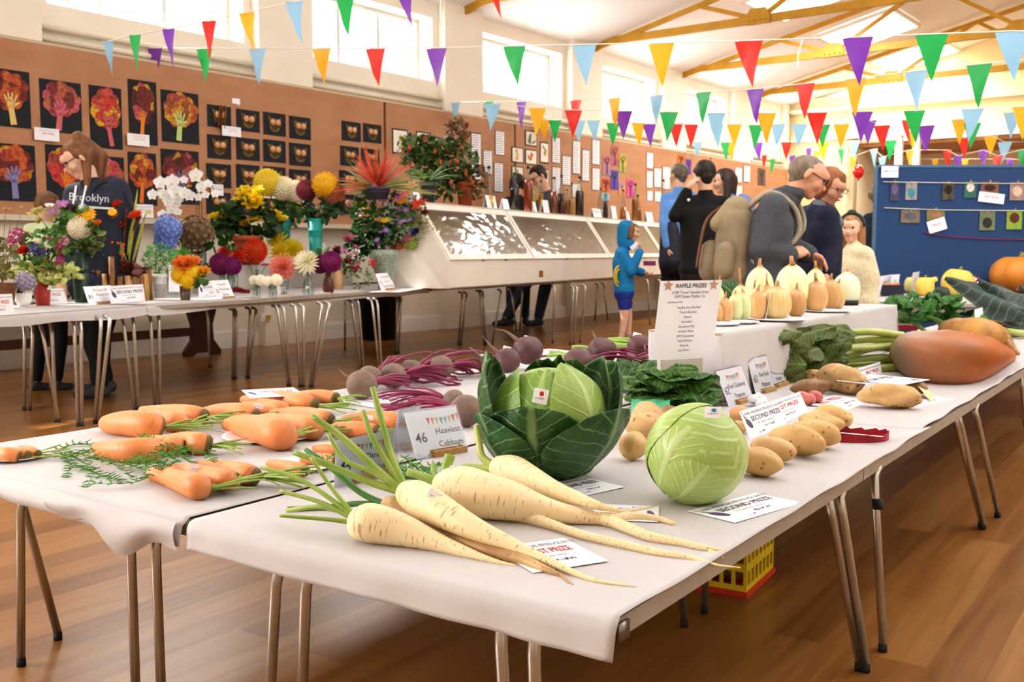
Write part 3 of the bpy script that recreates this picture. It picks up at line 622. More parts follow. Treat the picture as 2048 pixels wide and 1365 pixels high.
def frond(b, pts, L, n, rr, w=.0011, lift=.01):
 """feathery carrot leaf along a polyline of world points"""
 sp = [Vector(s) for s in spline(pts, n)]
 b.tube(sp, [.0016 * (1 - .6 * i / n) for i in range(n + 1)], 5)
 for i in range(1, n + 1):
  tg = (sp[i] - sp[i - 1]).normalized(); side = Vector((-tg.y, tg.x, 0)); f_ = i / n; ll = L * (1 - .55 * f_) * rr.uniform(.7, 1.1)
  for sg in (-1, 1):
   q = (tg * .7 + side * sg * rr.uniform(.7, 1.1) + Vector((0, 0, rr.uniform(-.2, .7)))).normalized(); e = sp[i] + q * ll
   e.z = max(e.z, ZT + .002); b.tube([sp[i], e], [w, w * .6], 4, cap=False)
   for j in range(1, 6):
    m_ = sp[i] + (e - sp[i]) * (j / 4)
    for s2 in (-1, 1):
     q2 = (q * .8 + q.cross(Vector((0, 0, 1))) * s2 * .8 + Vector((0, 0, rr.uniform(-.4, .6)))).normalized(); l2 = ll * .33 * (1.15 - j / 5); tip = m_ + q2 * l2; tip.z = max(tip.z, ZT + .0015)
     nn = q2.cross(Vector((rr.uniform(-1, 1), rr.uniform(-1, 1), 1))).normalized() * (w * 2.3)
     mid = (m_ + tip) / 2; b.add([m_, mid + nn, tip, mid - nn], [(0, 1, 2, 3)])
def proj(p):
 d = np.array(p, float) - O; rt = d[0] * cYw + d[1] * sYw; fh = -d[0] * sYw + d[1] * cYw; fw = fh * cP - d[2] * sP; up = fh * sP + d[2] * cP
 return CX + F * rt / fw, CY - F * up / fw
def cardframe(bl, br, tl, z=ZT, flat=False):
 a = Vector(P(*bl, z)); c = Vector(P(*br, z)); ex = c - a; w = ex.length; ex.normalize()
 if flat:
  e = Vector(P(*tl, z)) - a; ey = (e - ex * e.dot(ex)); h = ey.length; ey.normalize(); return a, ex, ey, w, h
 back = Vector((-ex.y, ex.x, 0)); best = None
 for i in range(-10, 71, 1):
  th = math.radians(i); ey = Vector((0, 0, 1)) * math.cos(th) + back * math.sin(th); lo, hi = .005, 1.0
  for _ in range(24):
   m_ = (lo + hi) / 2
   if proj(a + ey * m_)[1] > tl[1]: lo = m_
   else: hi = m_
  e = abs(proj(a + ey * lo)[0] - tl[0])
  if best is None or e < best[0]: best = (e, ey, lo)
 return a, ex, best[1], w, best[2]
def ell(cx, cy, rx, ry, rot=0, n=14):
 return [(cx + math.cos(t) * rx * math.cos(rot) - math.sin(t) * ry * math.sin(rot), cy + math.cos(t) * rx * math.sin(rot) + math.sin(t) * ry * math.cos(rot)) for t in [2 * PI * i / n for i in range(n)]]
def star(cx, cy, r):
 return [(cx + math.sin(PI * i / 5) * (r if i % 2 == 0 else r * .42), cy + math.cos(PI * i / 5) * (r if i % 2 == 0 else r * .42)) for i in range(10)]
def scrib(x0, x1, y, h, seed):
 rr = random.Random(seed); out = []; n = int((x1 - x0) / (h * .35)) + 2
 for i in range(n):
  x = x0 + (x1 - x0) * i / n; out.append([(x, y + rr.uniform(-.5, .2) * h), (x + h * .12, y + rr.uniform(-.5, .2) * h), (x + h * .42, y + rr.uniform(.0, .6) * h), (x + h * .30, y + rr.uniform(.1, .6) * h)])
 return out
def prize(kind, seed, motif='aubergine'):
 """drawing list in card units (height 1, width 2): ('t', text, x, y, size, slot, bold) or ('p', pts, slot)"""
 L = [('t', 'KIRK ANDREAS PRODUCE SHOW', 1.2, .84, .135, 2, 0), ('t', kind, 1.2, .62, .235, 3 if kind[0] == 'F' else 5 if kind[0] == 'S' else 1, .018), ('t', 'This Certificate is awarded to', 1.1, .43, .075, 2, 0), ('t', 'Class', .62, .12, .07, 2, 0)]
 L += [('p', q, 4) for q in scrib(.95, 1.5, .26, .12, seed)] + [('p', q, 4) for q in scrib(.75, .85, .13, .1, seed + 1)]
 if motif: L += [('p', ell(.25, .5, .1, .2, .5), 5), ('p', ell(.16, .72, .03, .09, .6), 6), ('p', ell(.1, .85, .012, .1, .4), 6)]
 return L
def classcard(num, l1, l2):
 L = [('t', num, .26, .42, .30, 1, .004), ('t', l1, .98, .52, .19, 1, 0), ('t', l2, .98, .24, .19, 1, 0)]
 for i in range(8): x = .5 + i * .11; y = .80 + .012 * abs(i - 3.5); L.append(('p', [(x, y), (x + .09, y + .005 * (i - 3.5)), (x + .045, y - .16)], 7 + (0, 1, 2, 3, 4, 5, 0, 1)[i]))
 return L
def card(name, label, cat, bl, br, tl, draw, z=ZT, flat=False, block=True, unit=1.0, group=None, sleeve=False, thick=.0006, dz=.004, order=None):
 a, ex, ey, w, h = cardframe(bl, br, tl, z, flat); nz = ex.cross(ey); a = a + (nz * dz if flat else Vector((0, 0, .001)))
 t = thing(name, label, cat, a, group=group)
 b = B(); q = [a, a + ex * w, a + ex * w + ey * h, a + ey * h]; b.add([p for p in q] + [p - nz * thick for p in q], [(0, 1, 2, 3), (7, 6, 5, 4), (0, 4, 5, 1), (1, 5, 6, 2), (2, 6, 7, 3), (3, 7, 4, 0)])
 asp = w / h
 def pt(x, y, k=1): return a + ex * (x / unit * w) + ey * (y * h) + nz * .0005 * k     # unit: drawing width at card width
 for d in draw:
  if d[0] == 't':
   sx = w / unit; m3 = Matrix((ex * sx, nz, ey * h)).transposed(); b.text(d[1], mat4(pt(d[2], d[3]), m3), d[4], d[5], bold=d[6])
  else: b.poly([pt(x, y) for x, y in d[1]], d[2])
 obj('card', b, CM, t, world=True, smooth=False)
 if sleeve:
  s_ = B(); q2 = [a - ex * .004 - ey * 0, a + ex * (w + .004), a + ex * (w + .004) + ey * (h + .005), a - ex * .004 + ey * (h + .005)]; s_.poly([p + nz * .0016 for p in q2])
  bk = Vector((-ex.y, ex.x, 0)); hh = ey * (h + .004); s_.add([q2[3], q2[2], q2[2] - hh + bk * 2 * ey.dot(bk) * h + bk * .0, q2[3] - hh + bk * 2 * ey.dot(bk) * h], [(0, 1, 2, 3)])
  obj('plastic_sleeve', s_, SLEEVE, t, world=True, smooth=False)
 if block and not flat:
  bb = B(); bk = Vector((-ex.y, ex.x, 0)); c = a + ex * w * .60 - bk * .008; c.z = z + .009; bb.box(c, (w * .62, .013, .016), rot=frame(ex)); bb.box(c + bk * .02, (w * .62, .016, .018), rot=frame(ex))
  obj('wooden_block', bb, WOODB, t, world=True, smooth=False)
 return t
def sticker(t, x, y, hw, hh, surf_d, slot=3, seed=0, tilt=.25):
 """small paper label stuck on top of a vegetable: a part of it"""
 c = Vector(PD(x, y, surf_d)); k = surf_d / F; ex = Vector((cYw, sYw, 0)); ex = Matrix.Rotation(tilt, 3, 'Y') @ ex; vd = (Vector(O) - c).normalized(); ey = vd.cross(ex).normalized() * -1; ey = (ey + Vector((0, 0, .3))).normalized(); ey = (Vector((0, 0, 1)) - vd * vd.z).normalized(); ex = ey.cross(vd).normalized(); ex = Matrix.Rotation(-tilt, 3, vd) @ ex; ey = vd.cross(ex)
 n_ = vd; b = B()
 def pt(u, v, e=0): return c + ex * (u * hw * k) + ey * (v * hh * k) + n_ * (.0008 + e - .25 * (u * u) * hw * k * .2)
 b.grid(lambda u, v: pt(u * 2 - 1, v * 2 - 1), 4, 2, 0)
 for q in scrib(-.7, .6, -.3, .3, seed): b.poly([pt(x_, y_, .0006) for x_, y_ in q], 4)
 if slot is not None: b.poly([pt(x_, y_, .0006) for x_, y_ in ell(.1, .35, .3, .34)], slot)
 obj('name_sticker', b, CM, t, world=True)
# ================================================================== FRONT TABLES: PARSNIPS
G = 'parsnips at the front of the table'
pA, _, _ = root('parsnip', 'front left parsnip of the near trio, fat cream root with thin stalks pointing left', 'parsnip', [(1030, 1132, 2.5), (996, 1125, 5), (950, 1111, 9), (881, 1087, 18), (817, 1065, 30), (770, 1052, 38), (738, 1047, 40), (724, 1047, 34)], PARS, G, n=40, seg=26, seed=1, jit=.07,
 stalks=[([(722, 1048), (660, 1040), (560, 1032)], 5.5, .0, 3.5), ([(722, 1046), (640, 1005), (560, 983)], 5.5, .06, 4), ([(722, 1046), (650, 990), (590, 955), (522, 935)], 5.5, .10, 4), ([(722, 1045), (690, 1010), (655, 965), (622, 915)], 5, .04, 4), ([(724, 1042), (650, 1015), (575, 1022)], 5.5, .08, 5)])
pB, pb_, rb_ = root('parsnip', 'top parsnip of the near trio, long root with a name sticker and tall cut stalks', 'parsnip', [(1271, 1174, 2), (1202, 1164, 4), (1157, 1150, 6), (1111, 1129, 8.5), (1065, 1109, 11), (1019, 1088, 15), (973, 1069, 20.5), (927, 1047, 27), (872, 1018, 34), (834, 997, 35), (818, 989, 28)], PARS, G, n=44, seg=26, seed=2, jit=.07, lift=[0, 0, .0, .004, .008, .014, .018, .022, .026, .028, .028],
 stalks=[([(812, 980), (785, 920), (765, 850), (745, 775)], 8.5, .06, 6), ([(806, 978), (775, 925), (742, 870), (726, 822)], 8, .05, 5), ([(806, 982), (760, 945), (690, 880), (625, 833)], 9, .02, 6), ([(804, 985), (740, 965), (660, 932), (588, 905)], 8, .04, 6), ([(806, 982), (745, 945), (690, 920), (656, 868)], 6, .06, 4)])
pC, _, _ = root('parsnip', 'brown-stained parsnip lying underneath the other two of the near trio', 'parsnip', [(1124, 1152, 4), (1088, 1138, 8), (1042, 1119, 11), (973, 1102, 13), (909, 1079, 15), (854, 1055, 22), (805, 1028, 26), (782, 1014, 24)], PARSB, G, n=30, seg=20, seed=3, tails=[[(1124, 1152, 4), (1135, 1164, 3), (1147, 1171, 1.5)]],
 smat=STALKD, stalks=[([(778, 1012), (720, 985), (655, 930), (612, 900)], 7, .1, 5), ([(778, 1014), (720, 1008), (650, 1016), (575, 1020)], 6, .1, 6)])
pD, pd_, rd_ = root('parsnip', 'biggest parsnip, forked at the tip, behind the near trio', 'parsnip', [(1225, 1041, 11), (1157, 1033, 17), (1088, 1021, 27), (1019, 1003, 41), (965, 991, 47), (925, 981, 46), (898, 975, 38)], PARS, G, n=36, seg=28, seed=4, jit=.09, tipround=False,
 tails=[[(1200, 1038, 12), (1225, 1039, 12), (1258, 1033, 9), (1313, 1038, 7), (1349, 1049, 4.5)], [(1190, 1038, 12), (1230, 1046, 12), (1294, 1073, 10), (1363, 1086, 8), (1409, 1097, 6.5), (1446, 1102, 3.5)], [(1245, 1026, 4), (1290, 1019, 3.5), (1313, 1014, 2)], [(1409, 1097, 4), (1432, 1108, 3), (1446, 1116, 2)]],
 stalks=[([(888, 962), (893, 935), (900, 912)], 10, .02, 11), ([(886, 970), (850, 955), (816, 945)], 9, .03, 8), ([(886, 968), (870, 950), (866, 930)], 7, .06, 6)])
pE, _, _ = root('parsnip', 'hairy parsnip lying against the dark cabbage, behind the biggest parsnip', 'parsnip', [(1240, 1022, 3), (1202, 1014, 8), (1157, 999, 14), (1111, 982, 19), (1062, 958, 26), (1025, 941, 30), (1000, 936, 25)], PARS, G, n=30, seg=24, seed=5, jit=.08, lift=[.02, .03, .03, .03, .025, .02, .02],
 stalks=[([(992, 934), (965, 915), (958, 885), (953, 852)], 8.5, .05, 6), ([(990, 938), (960, 938), (926, 936)], 9, .03, 9)], smat=LSTALK)
pF, _, _ = root('parsnip', 'thin-tailed parsnip under the forked one, tip hanging over the table edge', 'parsnip', [(1480, 1136, 1.6), (1432, 1131, 3), (1386, 1117, 5), (1317, 1106, 7), (1248, 1090, 8.5), (1170, 1072, 9), (1111, 1053, 10), (1040, 1030, 16), (960, 1015, 24)], PARS, G, n=36, seg=18, seed=6, jit=.1)
sticker(pB, 870, 992, 15, 9, depth(pb_[-12]) - .044, None, 1, .5); sticker(pD, 915, 938, 16, 5, depth(pd_[-8]) - .02, None, 2, .15)
def carrot(label, pts, grp, seed, nst=6, L=.07, lift=0, spread=.55, stick=None, mat=None):
 t, p, r = root('carrot', label, 'carrot', pts, CARROT, grp, seed=seed, lift=lift, jit=.045, crownflat=.45)
 d = p[-4] - p[-8]; d.z = 0
 if nst: bunch(t, p[-2] - d.normalized() * .004, d, nst + 5, L * 1.15, spread * 1.15, .0032 if L > .04 else .002, STALKG, seed, up=.3)
 if stick: sticker(t, *stick, seed=seed)
 return t, p
G1 = 'long carrots, back left trio'; G2 = 'long carrots, middle left trio'; G3 = 'long carrots, front trio'; G4 = 'long carrots on the paper plate'; G5 = 'long carrots at the back'; G6 = 'long carrots beside the beetroot'
carrot('front carrot of the back left trio, whole side in view', [(214, 848, 17), (235, 848, 23), (270, 848, 27), (300, 851, 27), (318, 854, 23)], G1, 11, 7, .11, spread=.5)
carrot('middle carrot of the back left trio, white label on its shoulder', [(290, 835, 12), (325, 838, 19), (352, 845, 21), (370, 849, 16)], G1, 12, 5, .10, stick=(322, 826, 8, 4, depth(P(322, 826, ZT + .05)), None))
carrot('rear carrot of the back left trio, nearest the table edge', [(285, 822, 9), (335, 824, 15), (380, 829, 19), (408, 834, 16)], G1, 13, 5, .10)
carrot('left carrot of the middle left trio, half hidden behind feathery leaves', [(196, 897, 13), (220, 900, 20), (265, 902, 25), (300, 900, 24), (318, 897, 17)], G2, 14, 0)
carrot('middle carrot of the middle left trio', [(262, 886, 9), (310, 886, 15), (345, 892, 19), (364, 896, 15)], G2, 15, 5, .08)
carrot('right carrot of the middle left trio, biggest shoulder of the three', [(325, 880, 9), (365, 881, 17), (395, 887, 23), (414, 890, 21)], G2, 16, 7, .10)
carrot('lowest carrot of the front trio, blunt tip to the left', [(306, 949, 14), (332, 954, 17), (368, 965, 23), (395, 974, 27), (408, 978, 22)], G3, 17, 7, .10, spread=.6)
carrot('middle carrot of the front trio, with a white paper band', [(340, 938, 10), (375, 942, 15), (425, 954, 20), (452, 962, 21), (462, 965, 16)], G3, 18, 7, .09, lift=.006, stick=(391, 937, 12, 8, depth(P(391, 937, ZT + .04)) - .012, None))
carrot('rear carrot of the front trio, long green stalks beside the table seam', [(398, 930, 9), (445, 936, 16), (490, 948, 22), (510, 954, 19)], G3, 19, 7, .11, spread=.4)
carrot('front carrot on the paper plate, thick orange root', [(452, 849, 10), (480, 850, 21), (520, 859, 29), (558, 869, 33), (574, 873, 27)], G4, 20, 6, .08, spread=.45)
carrot('middle carrot on the paper plate', [(520, 838, 9), (575, 846, 20), (620, 856, 25), (636, 861, 20)], G4, 21, 6, .08)
carrot('rear carrot on the paper plate, only its shoulder showing', [(545, 826, 8), (600, 828, 14), (645, 837, 18), (660, 842, 15)], G4, 22, 5, .09, lift=.01)
carrot('nearest carrot of the back trio, pale shoulder', [(400, 826, 8), (440, 822, 15), (488, 826, 19), (510, 832, 15)], G5, 23, 4, .06)
carrot('labelled carrot of the back trio', [(490, 812, 9), (525, 812, 14), (560, 817, 15), (570, 820, 11)], G5, 24, 5, .09, lift=.005, stick=(517, 812, 10, 5, depth(P(517, 812, ZT + .04)) - .01, None))
carrot('carrot with a curled root hair, lying under a white certificate', [(487, 800, 8), (540, 798, 15), (600, 806, 21), (628, 812, 17)], G5, 25, 7, .11, lift=.0)
carrot('carrot beyond the certificate, nearest the left beetroot', [(595, 790, 7), (640, 792, 13), (672, 797, 12)], G5, 26, 6, .09)
carrot('front carrot of the pair behind the parsnip class card', [(672, 858, 13), (715, 860, 18), (748, 864, 16)], G6, 27, 5, .06)
carrot('rear carrot of the pair behind the parsnip class card', [(690, 840, 9), (740, 837, 15), (785, 841, 17), (796, 844, 14)], G6, 28, 6, .12, stick=(738, 835, 8, 5, depth(P(738, 835, ZT + .045)) - .01, None))
G7 = 'stubby carrots on the round doily plate'; G8 = 'stubby carrots on the left plate'
carrot('stubby front carrot on the round doily plate', [(540, 928, 9), (565, 932, 12), (592, 938, 14), (610, 942, 13)], G7, 29, 4, .02, .004)
carrot('stubby right carrot on the round doily plate', [(606, 920, 9), (640, 918, 12), (672, 922, 13)], G7, 30, 4, .02, .004)
carrot('stubby rear carrot lying on the paper doily', [(630, 897, 7), (655, 898, 10), (685, 900, 10)], G7, 31, 4, .02, .004)
carrot('stubby front carrot on the plate at the left table edge', [(-6, 907, 13), (18, 910, 15), (36, 913, 12)], G8, 32, 0, lift=.004)
carrot('stubby middle carrot on the plate at the left table edge', [(18, 903, 8), (42, 907, 12), (55, 911, 10)], G8, 33, 0, lift=.006)
carrot('stubby rear carrot on the plate at the left table edge', [(42, 899, 8), (62, 903, 10), (76, 908, 8)], G8, 34, 0, lift=.006)
rr = random.Random(3); pl = lambda x, y, h=.004: P(x, y, ZT + h)
t = thing('carrot_leaves', 'feathery green carrot tops spread over the cloth from the plate at the left edge', 'carrot leaves', P(60, 915, ZT))
b = B()
for e in [((40, 912), (90, 905), (140, 898)), ((40, 912), (90, 910), (150, 915)), ((42, 913), (80, 903), (120, 890)), ((42, 914), (95, 914), (180, 905))]: b.tube([s for s in spline([pl(*q, .012) for q in e], 8)], .0022, 6)
obj('leaf_stalk', b, STALKG, t, world=True)
for k, e in enumerate([((110, 902), (150, 890), (190, 892), (225, 905)), ((120, 910), (160, 920), (185, 945), (172, 975)), ((140, 905), (190, 915), (240, 935), (265, 955)), ((120, 905), (140, 925), (132, 955)), ((150, 900), (210, 905), (270, 900), (330, 905)), ((170, 915), (230, 925), (290, 925), (330, 925)), ((180, 900), (250, 890), (300, 885)), ((240, 925), (300, 945), (270, 965), (190, 968)), ((260, 915), (320, 930), (300, 950)), ((150, 930), (200, 950), (240, 960))]):
 b = B(); frond(b, [pl(*q, .006 + .008 * (k % 3)) for q in e], .028, 13, rr); obj('leaf', b, FEATH, t, world=True)
t = thing('carrot_leaves', 'feathery green carrot tops lying across the middle left carrot trio', 'carrot leaves', P(360, 905, ZT))
for k, e in enumerate([((330, 902), (280, 895), (200, 890)), ((330, 905), (290, 915), (260, 930)), ((340, 905), (320, 920), (285, 935)), ((345, 900), (370, 915), (385, 930)), ((350, 900), (400, 905), (430, 925)), ((335, 895), (300, 880), (285, 872)), ((350, 895), (375, 880), (388, 872)), ((345, 908), (350, 925), (320, 940))]):
 b = B(); frond(b, [pl(*q, .03 + .006 * (k % 3)) for q in e], .026, 11, rr); obj('leaf', b, FEATH, t, world=True)
t = thing('parsley_sprig', 'feathery green sprig lying in front of the heaviest cabbage class card', 'leaf sprig', P(800, 950, ZT))
for k, e in enumerate([((850, 958), (815, 945), (785, 925)), ((850, 958), (820, 955), (790, 960)), ((850, 955), (860, 935), (895, 930)), ((840, 955), (800, 930), (770, 915)), ((850, 955), (830, 930), (810, 915)), ((850, 960), (880, 950), (905, 945))]):
 b = B(); frond(b, [pl(*q, .012 + .01 * (k % 3)) for q in e], .030, 11, rr); obj('leaf', b, FEATH, t, world=True)
t = thing('carrot_leaves', 'small tuft of carrot leaf on the doily plate', 'carrot leaves', P(665, 915, ZT))
b = B(); frond(b, [pl(640, 930, .03), pl(660, 915, .04), pl(672, 905, .05)], .02, 8, rr); obj('leaf', b, FEATH, t, world=True)
def plate(label, x, y, r, z=ZT, mat=PLATE, grp='plates under the produce', name='plate', scal=0):
 c = P(x, y, z); b = B(); b.lathe([(r * .6, .001), (r * .68, .002), (r * .95, .008), (r, .010), (r * .99, .0112), (r * .93, .009), (r * .66, .004), (0, .0035)], 40, c=(0, 0, 0), lob=scal, lobn=24)
 return solo(name, b, mat, label, 'plate' if name == 'plate' else 'doily', loc=c, group=grp)
plate('white plate at the left table edge holding stubby carrots', 30, 917, .085); plate('white round plate holding stubby carrots by the table seam', 605, 936, .085)
plate('large white paper plate under the thick long carrots', 540, 876, .13, name='plate')
b = B(); b.lathe([(.078, .0), (.078, .0012), (0, .0016)], 60, lob=.05, lobn=18); solo('paper_doily', b, M('f6f3f3', .7, .05, 60), 'white scalloped paper doily half under the round plate', 'doily', loc=Vector(P(640, 898, ZT)) + Vector((0, 0, .002)))
card('prize_certificate', 'white certificate lying over the carrots at the far edge', 'certificate', (500, 799), (610, 793), (560, 779), prize('FIRST PRIZE', 41), z=ZT + .048, flat=True, block=False, unit=2.0)
card('prize_certificate', 'white certificate lying under the back left carrots', 'certificate', (430, 862), (505, 878), (460, 835), prize('THIRD PRIZE', 42), flat=True, block=False, unit=2.0, dz=.003)
card('prize_certificate', 'white certificate under the leftmost beetroot', 'certificate', (650, 800), (745, 818), (700, 775), prize('SECOND PRIZE', 43), flat=True, block=False, unit=2.0)
def beet(label, x, y, r, grp, seed, mat=BEET, sd=None, tail=None, stick=None, lift=0, rz=.94):
 p, rad = rest(x, y, r, lift=lift); t = thing('beetroot', label, 'beetroot', (p[0], p[1], ZT), group=grp); p = Vector(p)
 b = B(); b.blob((0, 0, p.z - ZT), (rad, rad, rad * rz), 4, .05, 1.6, seed); obj('root', b, mat, t)
 if tail:
  e = [p, PD(*tail[0], depth(p)), PD(*tail[1], depth(p) + .02)] if len(tail) > 1 else [p, PD(*tail[0], depth(p))]
  b = B(); s = spline(e, 10); b.tube(s, [rad * .3 * (1 - i / 10) ** 2.2 + .0006 for i in range(11)], 7); obj('tap_root', b, BEETB, t, world=True)
 if sd:
  d = Vector(P(*sd, ZT)) - Vector((p.x, p.y, ZT)); L = d.length; d.normalize()
  bunch(t, p + d * rad * .8, d, 18, (L - rad * .6) * 1.3, .5, .0054, MAG, seed, z=ZT, up=.5, curl=.9)
 if stick: sticker(t, *stick, seed=seed)
 return t, p, rad
GB = 'beetroot bunches on the left of the cabbage'; GC = 'beetroot behind the cabbage'
beet('dusty beetroot at the left end of the row, round side to the carrots', 723, 770, 31, GB, 51, BEETB, sd=(800, 790), tail=[(690, 750), (676, 735)])
beet('second dusty beetroot from the left, behind the first', 738, 756, 26, GB, 52, BEETB, sd=(830, 760), lift=.004)
beet('third beetroot from the left, its stalks crossing to the right', 786, 752, 27, GB, 53, BEETB, sd=(880, 770), stick=(833, 800, 17, 5, depth(P(833, 800, ZT + .012)), 12))
beet('brown-topped beetroot in the middle of the left bunch', 822, 742, 24, GB, 54, BEETB, sd=(905, 745))
beet('brown-topped beetroot touching the cabbage side of the left bunch', 882, 735, 25, GB, 55, BEETB, sd=(950, 755))
beet('small beetroot beside the cabbage leaf with cut stalks in front', 908, 800, 22, GB, 56, BEETB, sd=(790, 815))
beet('large dusty beetroot tucked under the left cabbage leaf', 932, 822, 34, GB, 57, BEETB, sd=(845, 842))
beet('flat beetroot with a white sticker, left of the dark pair', 975, 730, 22, GC, 58, BEET, stick=(972, 715, 12, 4, depth(P(972, 715, ZT + .05)), None), tail=[(945, 700), (938, 694)])
beet('dark beetroot with a white sticker, left of the dark pair behind the cabbage', 1014, 722, 27, GC, 59, BEET, stick=(1014, 697, 8, 4, depth(P(1014, 700, ZT + .06)), None), tail=[(980, 690), (962, 668)], lift=.02)
beet('dark beetroot with a red-dot sticker behind the cabbage', 1056, 701, 31, GC, 60, BEET, stick=(1058, 679, 11, 6, depth(P(1058, 684, ZT + .07)) - .01, 3), tail=[(1015, 665), (985, 658)], lift=.02)
beet('low beetroot with a white sticker, right behind the cabbage', 1157, 725, 31, GC, 61, BEET, stick=(1160, 738, 10, 4, depth(P(1160, 738, ZT + .02)) - .02, None), sd=(1230, 745))
beet('large smooth beetroot, first of the bunch right of the cabbage', 1204, 703, 30, GC, 62, BEET, lift=.02, sd=(1255, 745), tail=[(1188, 670), (1183, 660)])
beet('small earthy beetroot between the two larger ones at right', 1254, 724, 21, GC, 63, BEETB, sd=(1300, 735))
tb, pbt, _ = beet('beetroot at the right end, stalks tied with a dark band towards the raffle sign', 1278, 692, 24, GC, 64, BEET, lift=.02, sd=(1335, 735), stick=(1274, 670, 8, 4, depth(P(1274, 674, ZT + .06)), None), tail=[(1255, 668), (1230, 665)])
def patch(b, c, Rr, az, w, e0, e1, flare=.2, ruf=.04, seed=0, nu=22, nv=26, mi=0, tw=0, sq=1.0, tipw=.62):
 """leaf wrapped on a ball: azimuth az, half width w, elevation e0..e1, flaring outward at the tip"""
 rr_ = seed * 2.7
 def fn(u, v):
  s = u * 2 - 1; prof = math.sin(min(1, v * 1.25 + .12) * PI / 2) * (1 if v < tipw else math.cos((v - tipw) / (1 - tipw) * PI / 2 * .86) ** .30)
  a = az + s * w * prof + tw * v; e = e0 + (e1 - e0) * v - .14 * s * s * (1 if v > .3 else 0) * v
  ed = max(abs(s) ** 3, smoothstep(.7, 1, v)); n_ = mnoise.noise(Vector((s * 2.6 + rr_, v * 3.4, rr_)))
  rad = Rr * (1 + flare * v * v * (.55 + .45 * v) + ruf * n_ * ed * 2.2 + .012 * mnoise.noise(Vector((s * 5, v * 6, rr_ + 4))) + .03 * (1 - abs(s)) * (1 if v < .2 else 0))
  q = Vector((math.cos(e) * math.cos(a), math.cos(e) * math.sin(a), math.sin(e) * sq)); return Vector(c) + q * rad
 b.grid(fn, nu, nv, mi); return b
cam_az = lambda p: math.atan2(-p[1], -p[0])          # direction from a point to the camera
cc, cr = rest(1098, 838, 118); cc = Vector(cc); a0 = cam_az(cc)
t = thing('cabbage', 'large dark green cabbage with loose outer leaves and a red-dot label, heaviest cabbage entry', 'cabbage', (cc.x, cc.y, ZT))
b = B(); b.blob(cc + Vector((0, 0, .0)), (cr * .93, cr * .93, cr * .90), 4, .03, 1.4, 3); obj('heart', b, CABH, t, world=True)
for k, (az, w, e0, e1, m_, fl) in enumerate([(a0 - .15, .95, -1.3, 1.15, CABI, .02), (a0 + 2.0, 1.0, -1.2, 1.25, CABI, .03), (a0 - 1.5, 1.0, -1.2, 1.05, CABI, .06), (a0 + .8, .8, -1.2, 1.3, CABH, .03)]):
 b = B(); patch(b, cc, cr * (.955 + .012 * k), az, w, e0, e1, fl, .02, 20 + k); obj('inner_leaf', b, m_, t, world=True)
for k, (az, w, e0, e1, fl, rf) in enumerate([(a0 - 1.72, .86, -1.35, .80, .52, .09), (a0 + PI - .15, .85, -1.3, 1.02, .16, .06), (a0 + 2.05, .9, -1.3, .72, .42, .08), (a0 - .25, .98, -1.42, .30, .12, .07), (a0 + .92, 1.05, -1.42, .22, .34, .10), (a0 - 1.05, .85, -1.4, .14, .20, .07)]):
 b = B(); patch(b, cc, cr * (1.0 + .022 * k), az, w, e0, e1, fl, rf, 30 + k, 30, 30); o = obj('outer_leaf', b, CABO, t, world=True); md = o.modifiers.new('t', 'SOLIDIFY'); md.thickness = .0016
sticker(t, 1081, 793, 15, 15, depth(cc) - cr * .985, 3, 7, .2)
b = B(); b.box((0, 0, 0), (.001, .001, .001))
c2, r2 = rest(1393, 908, 100); c2 = Vector(c2); a2 = cam_az(c2)
t = thing('cabbage', 'pale green round cabbage with a blue-dot label and trimmed stem, in front of the potatoes', 'cabbage', (c2.x, c2.y, ZT))
tm = Matrix.Rotation(-.55, 3, Vector((math.cos(a2), math.sin(a2), 0)))       # stem end leans to the lower right
def shape(p, v): return p * (1 - .05 * max(0, -v.z) ** 2)
b = B(); b.blob((0, 0, 0), (r2 * 1.02, r2 * 1.0, r2 * 1.0), 5, .025, 1.3, 5, rot=tm, fn=shape); b.xf(Matrix.Translation(c2)); obj('heart', b, CABW, t, world=True)
for k, (az, w, e0, e1) in enumerate([(a2 - .55, .95, -1.45, 1.1), (a2 + .75, .8, -1.45, .75), (a2 + 2.6, 1.1, -1.4, 1.2), (a2 - 1.9, 1.0, -1.4, 1.3), (a2 + .2, .7, -1.5, .1)]):
 b = B(); patch(b, (0, 0, 0), r2 * (1.008 + .007 * k), az, w, e0, e1, .0, .004, 40 + k, 26, 26); b.xf(Matrix.Translation(c2) @ tm.to_4x4()); o = obj('wrapper_leaf', b, CABW, t, world=True)
b = B(); s = tm @ Vector((0, 0, -1)); b.tube([c2 + s * r2 * .93, c2 + s * r2 * 1.0], [r2 * .2, r2 * .15], 14); obj('stem_cut', b, M('d9d8ae', .6, .15, 20), t, world=True)
sticker(t, 1426, 825, 17, 11, depth(c2) - r2 * .80, 13, 8, .0)
def potato(label, x0, y0, x1, y1, hw, seed, mat=POT, grp='potatoes', lift=0, flat=.88, nz=.16, stick=None):
 p, r = rest((x0 + x1) / 2, (y0 + y1) / 2, hw, lift=lift); z = p[2]; a = Vector(P(x0, y0, z)); c = Vector(P(x1, y1, z)); d = c - a; L = d.length / 2; m3 = frame(d)
 b = B(); b.blob((0, 0, z - ZT), (max(L, r * .8), r, r * flat), 4, nz, 1.15, seed, rot=m3)
 for k in range(5):
  pass
 t = thing('potato', label, 'potato', (p[0], p[1], ZT), group=grp); obj('tuber', b, mat, t)
 if stick: sticker(t, *stick, seed=seed)
 return t
GP = 'row of washed white potatoes'
potato('nearest potato of the white row, beside the pale cabbage', 1470, 915, 1562, 930, 32, 71, grp=GP)
potato('second potato of the white row from the pale cabbage', 1500, 892, 1592, 906, 28, 72, grp=GP)
